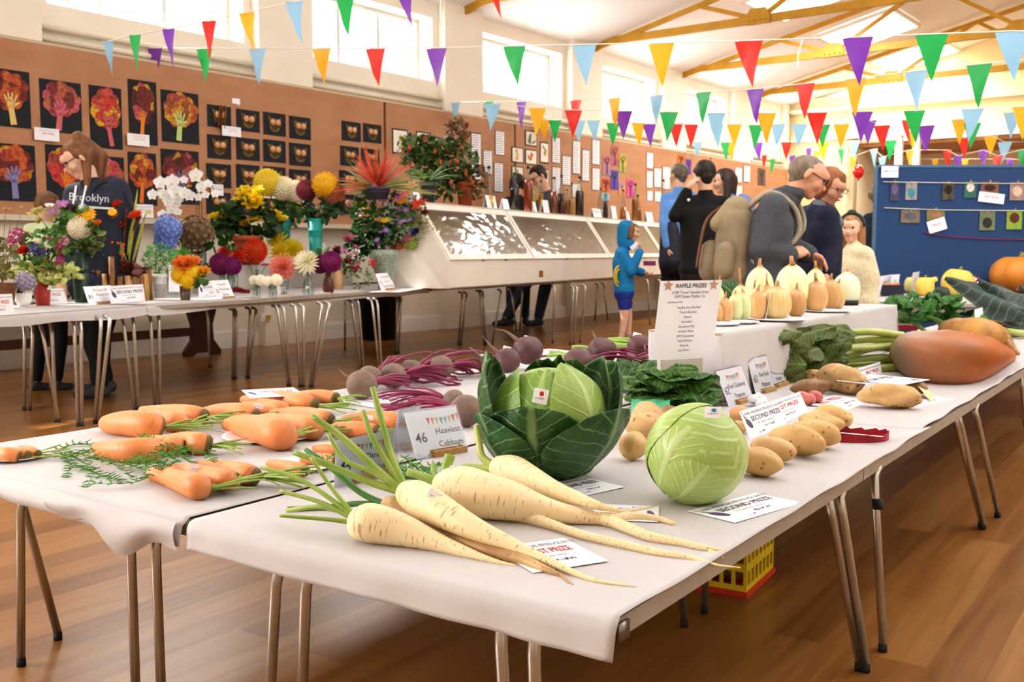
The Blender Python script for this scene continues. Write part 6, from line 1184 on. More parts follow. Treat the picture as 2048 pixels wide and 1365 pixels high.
t, d = arr('flower_posy', 'pink, white and red mixed posy in a beige vase', 'flower arrangement', 676, 580); vase(t, 676, 580, 540, d, 22, M('c39a72', .5, .1, 8), 'taper', 'vase'); leaves(t, d, (695, 520, 34, 28), 90, .05, GRN, 21); leaves(t, d, (718, 555, 28, 22), 50, .04, M('7d9a6a', .5, .2, 10), 22); fl(t, d, [(645, 494, 8, 'cosmos', WHF), (688, 502, 8, 'cosmos', 'd98ac0'), (702, 513, 11, 'cosmos', 'f0c2c6'), (696, 521, 8, 'rose', 'a3202c'), (711, 507, 10, 'cosmos', ('e07fc0', 'f8e6f0')), (715, 528, 9, 'cosmos', 'e69ad0'), (686, 520, 9, 'daisy', WHF), (708, 538, 10, 'cluster', 'c43a58'), (716, 528, 6, 'daisy', 'f0b83c'), (745, 527, 9, 'cluster', 'c82c3a'), (675, 500, 8, 'rose', '7a2044')])
t, d = arr('garden_flower_vase', 'tall vase of mixed garden flowers with lilac asters and a peach rose', 'flower arrangement', 769, 579); VS = M('5f6a58', .2, .5, 90, col2='a9b5a4', coat=.5)
vase(t, 770, 574, 500, d, 58, VS, 'urn', 'vase'); leaves(t, d, (765, 430, 66, 62), 420, .055, GRN, 23, dj=.13); leaves(t, d, (745, 470, 45, 35), 120, .07, GRND, 24, dj=.1); leaves(t, d, (720, 490, 28, 22), 30, .09, GRND, 25); leaves(t, d, (830, 430, 25, 40), 70, .05, M('6f7a3a', .5, .3, 12), 26); stems(t, d, (770, 505), [(703, 480), (785, 385), (835, 408), (860, 450), (700, 380), (715, 420), (850, 475), (765, 350)], .0025)
rr = random.Random(6); its = [(778, 384, 13, 'lily', PNK), (790, 378, 13, 'lily', 'ee9ab4'), (806, 388, 13, 'lily', PNK), (767, 400, 11, 'lily', 'ea9ec0'), (795, 398, 10, 'lily', 'e07aa0'), (803, 400, 10, 'daisy', 'f2b92c'), (834, 408, 12, 'lily', 'd8452a'), (846, 404, 9, 'lily', 'd04030'), (700, 380, 10, 'lily', 'cf9ad0'), (712, 372, 8, 'lily', 'c08ac0'), (797, 492, 11, 'rose', 'f2a08a'), (703, 480, 11, 'rose', 'd8709a'), (770, 442, 8, 'daisy', 'e8c62c'), (820, 486, 13, 'hydrangea', 'a9b85a'), (782, 514, 6, 'daisy', '5a48a8'), (815, 478, 7, 'cluster', 'b83a7a'), (759, 455, 7, 'rose', 'c4503a'), (782, 492, 6, 'daisy', 'e0c03a'), (712, 497, 6, 'cluster', 'c05a90'), (716, 405, 7, 'lily', 'd0b830'), (727, 418, 7, 'lily', 'c8b430'), (700, 408, 7, 'cluster', 'c89a9a'), (748, 388, 8, 'cluster', 'b0a860'), (849, 425, 6, 'rose', '8a3a30'), (830, 464, 6, 'rose', '5a4a9a')]
for k in range(17): its.append((rr.uniform(794, 824), rr.uniform(408, 454), 5.5, 'daisy', LIL))
for k in range(14): its.append((rr.uniform(750, 788), rr.uniform(458, 492), 5.5, 'daisy', ('9a7acc',)))
for k in range(7): its.append((rr.uniform(755, 795), rr.uniform(350, 372), 7, 'lily', '5a5cb8'))
fl(t, d, its, .14, 1.35)
b = B()
for (x, y) in [(860, 450), (880, 440), (868, 460), (855, 440), (890, 455)]: b.tube(spline([PD(800, 500, d), PD(835, 470, d - .02), PD(x, y, d - .03)], 8), .0016, 4); [b.blob(PD(x + rr.uniform(-6, 6), y + rr.uniform(-6, 6), d - .03), .006, 1) for _ in range(6)]
obj('wispy_umbel', b, M('a9a65a', .6, .2, 20), t, world=True)
card('prize_certificate', 'prize card at the far left end of the flower table', 'certificate', (-30, 634), (30, 630), (-36, 591), prize('FIRST PRIZE', 91), z=ZF, unit=2.1, block=False, group='flower prize cards')
card('prize_certificate', 'FIRST PRIZE card in front of the lilac hydrangea dish', 'certificate', (74, 612), (136, 608), (64, 580), prize('FIRST PRIZE', 92, None) + [('p', ell(.22, .5, .06, .16, .4), 6)], z=ZF, unit=2.1, block=False, group='flower prize cards')
card('class_card', 'class card 81 Floral Art before the log basket', 'class card', (178, 611), (232, 607), (166, 574), classcard('81', 'Floral Art', ''), z=ZF, unit=1.6, group='flower class cards')
card('prize_certificate', 'SECOND PRIZE card in front of the log basket', 'certificate', (222, 609), (291, 603), (217, 573), prize('SECOND PRIZE', 93), z=ZF + .001, unit=2.1, block=False, group='flower prize cards')
card('class_card', 'class card 76 Three Flower Blooms beside the purple dahlias', 'class card', (436, 600), (470, 597), (421, 562), classcard('76', 'Three Flower', 'Blooms'), z=ZF, unit=1.7, group='flower class cards')
card('prize_certificate', 'prize card half hidden behind the number 76 card', 'certificate', (398, 596), (440, 593), (396, 564), prize('SECOND PRIZE', 94), z=ZF, unit=2.1, block=False, group='flower prize cards')
card('class_card', 'class card 73 Vase of Garden Flowers before the tall vase', 'class card', (763, 583), (791, 579), (751, 548), classcard('73', 'Vase of', 'Garden Flowers'), z=ZF, unit=1.7, group='flower class cards')
card('class_card', 'small card on a block behind the salmon dahlia glass', 'class card', (556, 592), (572, 588), (552, 562), [('t', '75', .5, .6, .3, 1, 0)], z=ZF, group='flower class cards'); card('prize_certificate', 'white card standing behind the white cactus dahlia', 'certificate', (598, 562), (650, 556), (596, 500), prize('THIRD PRIZE', 95), z=ZF, unit=2.1, block=False, group='flower prize cards'); card('prize_certificate', 'white card lying flat behind the number 73 card', 'certificate', (800, 586), (848, 578), (788, 578), prize('FIRST PRIZE', 96), z=ZF, flat=True, unit=2.1, block=False, group='flower prize cards')
for q, (x, y) in enumerate([(478, 588), (838, 577)]):
 t = thing('prize_ribbon', 'dark red ruffled prize ribbon %s' % ('beside the number 76 card' if q == 0 else 'lying near the end of the display cabinet'), 'ribbon', P(x, y, ZF)); b = B(); dd = depth(P(x, y, ZF)); b.grid(lambda u, v: PD(x - 18 + 40 * u, y - 9 * v - (4 if int(u * 24) % 2 else 0) * v - 3 * math.sin(u * 5), dd - .02 * v), 24, 3); obj('ruffle', b, RIB, t, world=True); b = B(); b.grid(lambda u, v: PD(x + 4 + 22 * u, y - 7 + 9 * u + 5 * v, dd - .03), 6, 2); obj('tail', b, RIB, t, world=True)
# ================================================================== DISPLAY CABINET
CA = P(899, 579, ZF); CB = P(1450, 541.5, ZF); ce = Vector(CB - CA); CL = ce.length; ce.normalize(); cn = Vector((-ce.y, ce.x, 0)); CROT = math.atan2(ce.y, ce.x)
zp = PL(899, 522, CA, cn)[2]                       # top of the upright front panel
best = None                                        # set-back and height of the shelf edge, solved from its corner in the photo
for i in range(10, 90):
 for j in range(20, 90):
  q = np.array(CA) + np.array(cn) * (i * .01); q[2] = zp + j * .01; u = proj(q); e = (u[0] - 832) ** 2 + (u[1] - 402) ** 2
  if best is None or e < best[0]: best = (e, i * .01, zp + j * .01)
cb_, zs = best[1], best[2]; SH = .34; cdep = cb_ + SH
def cp(s, n, z): return Vector(CA) + ce * s + cn * n + Vector((0, 0, z - ZF))
cab = thing('display_cabinet', 'long white display cabinet with sloping clear film front, standing on tables by the wall', 'display cabinet', CA, 0)
CW = M('e6ded2', .5, .04, 4, bump=.1, bscale=20); CWD = M('cfc5b8', .6, .05, 4)
def prism(prof, s0, s1, nm, mat, lab=None):
 n = len(prof); b = B(); b.add([cp(s0, *p) for p in prof] + [cp(s1, *p) for p in prof], [tuple(range(n))[::-1], tuple(range(n, 2 * n))] + [(i, (i + 1) % n, n + (i + 1) % n, n + i) for i in range(n)]); o = obj(nm, b, mat, cab, world=True, smooth=False); return o
z0 = ZF + .006
prism([(0, z0), (.016, z0), (.016, zp), (0, zp)], 0, CL, 'front_panel', CW); prism([(cb_, zs - .03), (cdep, zs - .03), (cdep, zs), (cb_ - .01, zs)], -.01, CL, 'top_shelf', CW); prism([(0, z0), (cdep, z0), (cdep, z0 + .01), (0, z0 + .01)], 0, CL, 'base_board', CWD); prism([(cdep - .012, z0), (cdep, z0), (cdep, zs - .03), (cdep - .012, zs - .03)], 0, CL, 'back_panel', CW)
sideprof = [(0, z0), (cdep, z0), (cdep, zs - .03), (cb_, zs - .03), (0, zp)]
prism(sideprof, -.014, 0, 'side_panel', CW); prism(sideprof, CL, CL + .014, 'side_panel', CW)
tt = [0]
for x, y in [(1066, 511), (1219, 506), (1327, 501)]:
 q = PL(x, y, CA, cn); tt.append(float((Vector(q) - Vector(CA)).dot(ce)))
tt.append(CL); FWD = .06
sl = Vector((cb_, zs - .03 - zp)).normalized(); ns = Vector((-sl.y, sl.x))            # along the slope / out of it, in (n, z)
def sp_(a, o): return (a * sl.x + o * ns.x, zp + a * sl.y + o * ns.y)
LS = Vector((cb_, zs - .03 - zp)).length
FILM = clear('wrinkled_film', 'f8f6f4', .05, .09); nt = FILM.node_tree; tc = nd(nt, 'ShaderNodeTexCoord'); mp = nd(nt, 'ShaderNodeMapping'); mp.inputs['Scale'].default_value = (2.2, 1.2, 6); n1 = nd(nt, 'ShaderNodeTexNoise'); n1.inputs['Scale'].default_value = 2.4; n1.inputs['Detail'].default_value = 3; n1.inputs['Distortion'].default_value = 2.2; bp = nd(nt, 'ShaderNodeBump'); bp.inputs['Strength'].default_value = 1; bp.inputs['Distance'].default_value = .14
nt.links.new(tc.outputs['Object'], mp.inputs[0]); nt.links.new(mp.outputs[0], n1.inputs[0]); nt.links.new(n1.outputs[0], bp.inputs['Height'])
for n_ in nt.nodes:
 if n_.bl_idname == 'none': nt.links.new(bp.outputs[0], n_.inputs['Normal'])
for i in range(len(tt) - 1):
 a, c = tt[i] + (.012 if i else .0), tt[i + 1] - .012
 ld = prism([sp_(0, .0), sp_(FWD, .0), sp_(FWD, .02), sp_(0, .02)], a, c, 'lid', CW)
 def sub(prof, s0, s1, nm, mat):
  n = len(prof); b = B(); b.add([cp(s0, *p) for p in prof] + [cp(s1, *p) for p in prof], [tuple(range(n))[::-1], tuple(range(n, 2 * n))] + [(k, (k + 1) % n, n + (k + 1) % n, n + k) for k in range(n)]); return obj(nm, b, mat, ld, world=True, smooth=False)
 sub([sp_(LS - FWD, 0), sp_(LS, 0), sp_(LS, .02), sp_(LS - FWD, .02)], a, c, 'lid_rail', CW)
 for s0, s1 in ((a, a + .055), (c - .055, c)): sub([sp_(FWD, 0), sp_(LS - FWD, 0), sp_(LS - FWD, .02), sp_(FWD, .02)], s0, s1, 'lid_stile', CW)
 b = B(); b.grid(lambda u, v: cp(a + .05 + (c - a - .1) * u, *sp_(FWD - .005 + (LS - 2 * FWD + .01) * v, .012 + .010 * abs(mnoise.noise(Vector((u * 4 + v * 2.5 + i * 9, v * 2 - u * 1.5, 1)))) + .004 * abs(mnoise.noise(Vector((u * 11 - v * 5, v * 6 + u * 4, i)))))), 60, 40); obj('clear_film', b, FILM, ld, world=True)
 b = B(); b.box(cp((a + c) / 2 - .25, -.002, zp), (.05, .01, .012), rz=CROT); b.box(cp((a + c) / 2 + .25, -.002, zp), (.05, .01, .012), rz=CROT); obj('hinge', b, M('7a6a50', .4, .1, 5, metal=.6), ld, world=True, smooth=False)
q = PL(1082, 548, CA, cn); s_ = float((Vector(q) - Vector(CA)).dot(ce)); b = B(); b.box(cp(s_, -.002, q[2]), (.10, .004, .07), rz=CROT); obj('brass_plate', b, M('9a7330', .4, .15, 12, metal=.5), cab, world=True, smooth=False)
rr = random.Random(2); zi = z0 + .012
for k in range(11):
 s_ = tt[0] + .35 + k * .09; b = B(); r = rr.uniform(.045, .055); b.blob((0, 0, r * .9), (r, r, r * .92), 3, .06, 1.4, k); o = solo('apple', b, M('97ad4c' if k % 2 else 'a3b860', .35, .15, 8), 'green apple inside the first bay of the display cabinet', 'apple', loc=cp(s_, .16 + .1 * (k % 2), zi), group='green apples in the cabinet')
for k in range(4):
 b = B(); b.lathe([(.05, 0), (.11, .012), (.115, .014), (.05, .004), (0, .004)], 24); solo('plate', b, PLATE, 'white plate of produce inside the display cabinet, bay %s' % ('two', 'three', 'four', 'five')[k], 'plate', loc=cp(tt[1] + .4 + k * .75, .25, zi), group='plates in the cabinet')
 b = B(); b.lathe([(.05, 0), (.055, .03), (.04, .06), (0, .07)], 14); solo('cake', b, M('b98550', .7, .3, 20), 'small brown cake on a plate inside the display cabinet, bay %s' % ('two', 'three', 'four', 'five')[k], 'cake', loc=cp(tt[1] + .4 + k * .75, .25, zi + .014), group='cakes in the cabinet')
b = B(); b.box((0, 0, .06), (.16, .003, .12), rot=Matrix.Rotation(CROT, 3, 'Z')); solo('entry_card', b, CARDW, 'white entry card standing inside the first bay of the display cabinet', 'card', loc=cp(tt[1] - .3, .3, zi), smooth=False)
def shelfpt(x, back=.1):
 lo, hi = -1, CL + 1
 for _ in range(40):
  m = (lo + hi) / 2
  if proj(cp(m, back, zs))[0] < x: lo = m
  else: hi = m
 return cp(lo, back, zs)
def bottle(label, x, ytop, w, col, fill=.62, kind='bottle', back=None, cap='2b2622', group='bottles on the cabinet'):
 p = shelfpt(x, cb_ + (.12 if back is None else back)); d = depth(p); k = d / F; yb = proj(p)[1]; h = max(.1, (yb - ytop) * k); r = w * k / 2; t = thing('bottle', label, 'bottle', p, group=group)
 pr = [(r * .92, 0), (r, .02 * h), (r, .55 * h), (r * .9, .63 * h), (r * .38, .78 * h), (r * .32, .95 * h), (r * .4, .955 * h), (r * .4, h)] if kind == 'bottle' else [(r * .95, 0), (r, .03 * h), (r * .8, .45 * h), (r * .34, .8 * h), (r * .3, .96 * h), (r * .42, .97 * h), (r * .42, h)]
 b = B(); b.lathe(pr, 20); obj('glass', b, CLEARG, t)
 li = [(r * .9, .012 * h), (r * .97, .025 * h)] + [(q[0] * .97, q[1]) for q in pr[2:] if q[1] < fill * h] ; li.append((li[-1][0] * .97, fill * h)); li = [(a, z) for a, z in li if z <= fill * h]
 b = B(); b.lathe(li, 20, capt=True); m_ = M(col, .12, .06, 4, spec=.6, coat=.4); obj('liquid', b, m_, t)
 b = B(); b.tube([(0, 0, h * .97), (0, 0, h * 1.03)], r * .36, 10); obj('stopper', b, M(cap, .5, .1, 5), t); return t
BT = [('clear conical bottle with a finger of golden drink, left end of the shelf', 978, 336, 20, 'd9a93a', .30, 'cone'), ('black sloe-coloured bottle with a small white label', 1029, 348, 18, '1d0f14', .60, 'bottle'), ('tallest bottle, bright orange-red drink', 1056, 336, 17, 'a8380f', .72, 'bottle'), ('thin bottle of straw-coloured drink right of the tallest one', 1067, 360, 10, 'c9a04c', .65, 'bottle'), ('amber bottle partly behind white cards', 1082, 363, 11, 'b8791e', .6, 'bottle'), ('brown-orange sloping bottle left of the dark red one', 1108, 357, 17, '7d3a14', .62, 'cone'), ('dark red bottle with a clear glass neck', 1123, 353, 14, '5a0f18', .55, 'bottle'), ('short amber bottle right of the dark red one', 1134, 381, 10, 'a85f14', .6, 'bottle'), ('pale gold bottle with a conical shoulder', 1143, 368, 12, 'd3973a', .5, 'cone'), ('dark maroon swing-top bottle', 1159, 356, 17, '3d0d12', .66, 'bottle'), ('clear little bottle with a pale drink in the middle of the shelf', 1200, 378, 10, 'b9d0d2', .3, 'bottle'), ('short black bottle beside the clear little one', 1211, 374, 10, '26121c', .55, 'bottle'), ('conical amber bottle with a clear neck', 1246, 382, 13, 'a55a1c', .45, 'cone'), ('round-shouldered orange bottle on the right', 1270, 370, 13, 'c2772c', .6, 'bottle'), ('tall gold bottle with a red cap beside the man in blue', 1326, 362, 12, 'd2a93c', .6, 'bottle'), ('small red-brown bottle right of the round-shouldered one', 1275, 392, 16, '9c5a20', .5, 'cone')]
for i, it in enumerate(BT): bottle(it[0], it[1], it[2], it[3], it[4], it[5], it[6], back=.10 + .05 * (i % 2), cap='a32a2a' if 'red cap' in it[0] else '3a3128')
def tent(label, x, w, h, back=.05, lines=(), group='cards on the cabinet'):
 p = shelfpt(x, cb_ + back); k = depth(p) / F; t = thing('entry_card', label, 'card', p, CROT, group=group); W_, H_ = w * k, h * k; b = B(); b.add([(-W_ / 2, 0, .001), (W_ / 2, 0, .001), (W_ / 2, .03, H_), (-W_ / 2, .03, H_), (W_ / 2, .06, .001), (-W_ / 2, .06, .001)], [(0, 1, 2, 3), (3, 2, 4, 5)])
 m3 = Matrix(((1, 0, 0), (0, 1, 0), (0, 0, 1)))
 for s, u, v, sz, sl_ in lines: b.text(s, mat4((u * W_ / 2, .03 * (v) - .002, v * H_)), sz * H_, sl_)
 obj('card', b, CM, t, smooth=False); return t
tent('white blank card at the left end of the shelf, before the golden bottle', 985, 44, 26); tent('white card standing left of the black bottle', 1014, 28, 22, .07); tent('white card below the amber bottle', 1094, 30, 26, .03); tent('small white card between the tall and amber bottles', 1072, 14, 20, .02); tent('grey-lettered wide card near the middle of the shelf', 1196, 46, 18, .03, [('ELDERBERRY WINE', 0, .6, .2, 2)]); tent('tall white card left of the conical amber bottle', 1230, 28, 26, .04); tent('wide lettered card at the right end of the shelf', 1301, 42, 20, .03, [('FRUIT LIQUEUR', 0, .6, .22, 1)]); tent('white card left of the fuchsia, at the black pot', 836, 24, 26, .06); tent('white card behind the third shelf bottle', 1258, 16, 18, .05)
def onshelf(label, name, x, back=.17):
 p = shelfpt(x, cb_ + back); return thing(name, label, 'potted plant', p), depth(p)
t, d = onshelf('tall fuchsia with orange hanging flowers in a terracotta pot', 'potted_fuchsia', 930); vase(t, 930, 396, 364, d, 34, M('9c4a2a', .7, .15, 10), 'pot', 'pot', wt=38)
FU = M('3f5a2c', .5, .35, 12, col2='5c6e38', thin=.15); FUR = M('6a5a34', .5, .35, 10, col2='7d4a34', thin=.15)
leaves(t, d, (895, 325, 62, 50), 330, .085, FU, 31, dj=.2, wr=.36); leaves(t, d, (855, 318, 55, 45), 190, .08, FU, 36, dj=.18, wr=.36); leaves(t, d, (915, 270, 26, 34), 110, .08, FUR, 32, dj=.14, wr=.3); leaves(t, d, (830, 295, 40, 26), 90, .085, FU, 33, dj=.15); leaves(t, d, (950, 360, 24, 40), 80, .07, FUR, 34, dj=.12); leaves(t, d, (890, 375, 40, 25), 90, .08, FU, 35, dj=.12)
stems(t, d, (930, 366), [(915, 245), (870, 280), (810, 290), (840, 300), (955, 300), (960, 350), (900, 255), (890, 330)], .004, M('6a4a34', .6))
rr = random.Random(9); FUC = M('e0602c', .45, .15, 12, thin=.2); STA = M('c23a4a', .5)
for (x, y) in [(818, 290), (812, 300), (880, 318), (893, 293), (886, 322), (912, 312), (905, 320), (932, 343), (935, 335), (904, 372), (858, 275), (848, 272), (873, 300), (895, 285), (915, 305), (900, 360), (930, 290), (822, 285), (940, 348), (883, 300)]:
 b = B(); b2 = B()
 for q in range(1): p = Vector(PD(x + rr.uniform(-5, 5), y + rr.uniform(-4, 4), d - .15 + rr.uniform(-.05, .05))); b.tube([p, p - Vector((0, 0, .03)), p - Vector((rr.uniform(-.01, .01), 0, .055))], [.004, .008, .013], 7); b2.tube([p - Vector((0, 0, .05)), p - Vector((0, 0, .085))], .0025, 4)
 fo = obj('hanging_flower', b, FUC, t, world=True); obj('stamen', b2, STA, fo, world=True)
t, d = onshelf('arching green plant in a black pot on the shelf, left of the fuchsia', 'potted_plant', 857, .13); vase(t, 857, 395, 364, d, 32, M('33373a', .35, .1, 5), 'pot', 'pot', wt=38); rr = random.Random(10)
for k in range(34):
 a = rr.uniform(0, 2 * PI); L = rr.uniform(.18, .42); q = Vector(PD(857, 364, d)); e = q + Vector((math.cos(a) * L * .8, math.sin(a) * L * .6, rr.uniform(-.05, .28))); b = B(); leafblade(b, q, e, .016, (rr.uniform(-.3, .3), -.5, 1), k, .1, .1, 2, 8, droop=.35); obj('leaf', b, GRN2, t, world=True)
t, d = onshelf('spray of red and green grass blades on the left end of the cabinet', 'grass_arrangement', 757, .12); vase(t, 757, 400, 376, d, 46, M('3a3a44', .5, .1, 5), 'pot', 'pot'); rr = random.Random(11)
GR_ = [M('cf4a34', .5, .2, 8, thin=.25), M('d9604a', .5, .2, 8, thin=.25), M('8fa05a', .5, .2, 8, thin=.25), M('b9a878', .5, .2, 8, thin=.25)]
bs = [B() for _ in GR_]
for k in range(190):
 a = rr.uniform(-1.0, 1.0) * 1.5; L = rr.uniform(55, 112); y_ = -math.cos(a) * L; x_ = math.sin(a) * L * (1.0 if abs(a) < 1 else 1.1); red = abs(a) < .75 and rr.random() < .75 or (a < 0 and rr.random() < .4); q = Vector(PD(757 + rr.uniform(-8, 8), 378, d)); e = Vector(PD(757 + x_, 382 + y_ * (.9 if abs(a) < .8 else .8), d + rr.uniform(-.2, .2))); b = bs[(0 if rr.random() < .5 else 1) if red else (2 if rr.random() < .6 else 3)]; leafblade(b, q, e, .0075 if red else .0045, (rr.uniform(-.3, .3), -.7, .6), k, 0, 0, 1, 8, droop=.22 if abs(a) > .6 else .05)
for b, m_, nm in zip(bs, GR_, ('red_blades', 'red_blades', 'green_blades', 'straw_blades')): obj(nm, b, m_, t, world=True)
fl(t, d, [(822, 372, 14, 'lily', 'f2b79a'), (812, 385, 10, 'lily', 'f0a080'), (748, 372, 7, 'cluster', 'd890b0')], .05)
# ================================================================== BENCH, BIN, SOCKET
BR = M('4a2614', .45, .3, 6, stretch=(1, 8, 8)); c = P(410, 712, 0)
t = thing('bench', 'dark brown wooden trestle bench against the wall under the flower tables', 'bench', c); s0 = WS(c); n0 = .28
b = B(); WB_box(b, s0 - 2.6, s0 + .28, n0 - .18, n0 + .18, .50, .545); obj('seat', b, BR, t, world=True, smooth=False)
for ds in (0, -2.2):
 b = B(); pr = [(-.17, .5), (.17, .5), (.15, .42), (.11, .3), (.12, .15), (.2, .05), (.2, 0), (.12, 0), (.08, .03), (-.08, .03), (-.12, 0), (-.2, 0), (-.2, .05), (-.12, .15), (-.11, .3), (-.15, .42)]; n = len(pr); vs = [Wp(s0 + ds + o, n0 + a, z) for o in (-.03, .03) for a, z in pr]; vs = [Wp(s0 + ds + a, n0 + o, z) for o in (-.03, .03) for a, z in pr]
 b.add(vs, [tuple(range(n))[::-1], tuple(range(n, 2 * n))] + [(i, (i + 1) % n, n + (i + 1) % n, n + i) for i in range(n)]); obj('leg', b, BR, t, world=True, smooth=False)
b = B(); WB_box(b, s0 - 2.2, s0, n0 - .02, n0 + .02, .2, .28); obj('stretcher', b, BR, t, world=True, smooth=False)
c = P(690, 674, 0); b = B(); b.lathe([(.2, 0), (.27, .62), (.285, .62), (.285, .65), (.25, .65), (.24, .6)], 28); t = thing('waste_bin', 'black waste bin on the floor against the left wall', 'bin', Wp(WS(c), .35, 0)); obj('bin_body', b, M('1b1c20', .4, .1, 5), t); b = B(); b.tube([(.285 * math.cos(a), .285 * math.sin(a), .64) for a in [i * PI / 12 for i in range(25)]], .012, 6); obj('rim', b, M('2a2b30', .4), t)
c = W(531, 635, WNN + .13); t = thing('wall_socket', 'small white socket low on the wall pilaster', 'socket', c, WROT); b = B(); b.box((0, 0, 0), (.12, .02, .09)); obj('plate', b, WHITE, t, smooth=False); b = B(); b.box((0.02, -.02, 0), (.04, .04, .05)); obj('plug', b, M('caa858', .5), t, smooth=False)
# ================================================================== BLUE BOARD
a = P(1752, 700, 0); dB = depth(PD(1757, 333, 1));
bd = 9.6; A0 = Vector(PD(1756, 335, bd)); A1 = Vector(PD(2120, 335, bd)); A0b = Vector(PD(1748, 640, bd)); e_ = A1 - A0; e_.z = 0; BL_ = e_.length; e_.normalize(); BRZ = math.atan2(e_.y, e_.x)
t = thing('display_board', 'tall dark blue felt display board hung with photographs at the right', 'display board', (A0.x, A0.y, 0), BRZ); zt2 = A0.z
def felt():
 m, nt, b = newmat('blue_felt'); tc = nd(nt, 'ShaderNodeTexCoord'); n = nd(nt, 'ShaderNodeTexNoise'); n.inputs['Scale'].default_value = 300; r = ramp(nt, [(.3, '22406a'), (.7, '2b4c7a')]); nt.links.new(tc.outputs['Object'], n.inputs[0]); nt.links.new(n.outputs[0], r.inputs[0]); nt.links.new(r.outputs[0], b.inputs['Base Color']); b.inputs['Roughness'].default_value = .95; b.inputs['Sheen Weight'].default_value = .3; return m
b = B(); b.box((BL_ / 2, .02, .2 + (zt2 - .2) / 2), (BL_, .03, zt2 - .2)); obj('felt_panel', b, felt(), t, smooth=False)
for c_, d_ in (((-.012, .02, zt2 / 2), (.024, .04, zt2)), ((BL_ / 2, .02, zt2 + .012), (BL_, .04, .024))): b = B(); b.box(c_, d_); obj('edge_strip', b, M('56728f', .4, .05, 5, metal=.4), t, smooth=False)
for fx in (0, BL_ - .05): b = B(); b.box((fx, .02, .015), (.05, .5, .03)); obj('foot', b, M('3a4a5c', .4), t, smooth=False)
def bpt(x, y, off=-.004):
 q = Vector(PL(x, y, A0, (-e_.y, e_.x))); s = (q - A0).dot(e_); return s, q.z
bk = bd / F
def onboard(name, label, cat, x, y, w, h, draw, tilt=0, group=None):
 s, z = bpt(x, y); o = Vector((A0.x, A0.y, 0)) + e_ * s + Vector((e_.y, -e_.x, 0)) * .003; t = thing(name, label, cat, (o.x, o.y, z), group=group, rot=(0, tilt, BRZ)); draw(t, w * bk, h * bk); return t
def photo(cols):
 def dr(t, w, h):
  b = B(); b.box((0, -.002, 0), (w, .004, h));
  obj('print', b, M(cols[0], .4, .5, 14, col2=cols[1]), t, smooth=False)
  b = B(); b.poly([(x * w * .32 + w * cols[3], -.0052, z * h * .28 + h * cols[4]) for x, z in ell(0, 0, 1, 1)]); obj('picture_subject', b, M(cols[2], .5, .3, 40), t, smooth=False)
  b = B(); b.box((0, -.008, h / 2), (.012, .012, .03)); obj('peg', b, M('b99a6a', .6), t, smooth=False)
 return dr
def whitecard(lines):
 def dr(t, w, h):
  b = B(); b.box((0, -.006, 0), (w, .003, h)); [b.text(s, mat4((u * w / 2, -.0085, v * h / 2)), sz * h, sl) for s, u, v, sz, sl in lines]; obj('card', b, CM, t, smooth=False)
 return dr
PHG = 'photographs on the blue board'
for x, y, w, h, cols, q in [(1789, 383, 18, 38, ('4a4668', '3a3a58', '6a5a86', 0, .1), 'narrow violet-toned photo, upper string left end'), (1822, 383, 23, 34, ('6f7f94', 'b9a69a', '3a8a9a', 0, -.1), 'photo of people in pale clothes, second on the upper string'), (1896, 383, 24, 34, ('2a2420', '6a5a4a', '120e0c', 0, .1), 'dark photo of a black animal on the upper string'), (1940, 380, 25, 32, ('2c5f58', '356a62', 'd9cfc4', 0, .15), 'teal framed photo on the upper string'), (1979, 376, 36, 24, ('6a4a3a', '8a6a54', '3a1a16', 0, 0), 'brown landscape photo on the upper string above a white card'), (2034, 383, 30, 36, ('a59a94', '8f6a6a', 'd9b9a4', 0, 0), 'pale portrait photo on the upper string right end'), (1820, 433, 38, 26, ('6f6052', '8a7a68', '5a6068', 0, 0), 'brown-grey landscape photo, lower string left end'), (1871, 430, 36, 22, ('8a8450', '6f7a48', 'a8705a', 0, 0), 'photo of people in a field above a white card'), (1974, 442, 31, 38, ('5f7a4a', '7a8070', '26282c', 0, -.1), 'photo of a dark bird on grass, lower string'), (2028, 440, 31, 38, ('7fa030', '93b048', '5a2c1c', 0, .1), 'photo of a brown cow on bright grass, lower string right end')]: onboard('photograph', q, 'photograph', x, y, w, h, photo(cols), group=PHG)
onboard('entry_card', 'white class label pinned at the top left of the blue board', 'card', 1779, 344, 34, 23, whitecard([('59', -.6, 0, .3, 1), ('Photographs', .25, .1, .22, 2)])); onboard('entry_card', 'white prize card pinned under the brown landscape photo', 'card', 1982, 396, 52, 20, whitecard([('FIRST PRIZE', 0, .1, .3, 3)]), tilt=.12); onboard('entry_card', 'tilted white prize card under the photo of people in a field', 'card', 1873, 451, 37, 25, whitecard([('PRIZE', 0, .1, .3, 3)]), tilt=-.3)
for pts, nm, lab, m_ in [([(1765, 364), (1880, 366), (2048, 368), (2110, 369)], 'string', 'pale string stretched across the blue board, holding the upper row of photos', M('c9c4b8', .7)), ([(1767, 416), (1880, 420), (2048, 422), (2110, 423)], 'string', 'pale string stretched across the blue board, holding the lower row of photos', M('c9c4b8', .7)), ([(1845, 465), (1880, 471), (1950, 477), (2048, 480), (2110, 481)], 'string', 'crimson string drooping across the lower part of the blue board', M('8a2040', .7))]:
 w = []
 for x, y in pts: s, z = bpt(x, y); w.append(Vector((A0.x, A0.y, z)) + e_ * s + Vector((e_.y, -e_.x, 0)) * .012)
 b = B(); b.tube(spline(w, 20), .005, 5); solo(nm, b, m_, lab, 'string', origin=w[0])
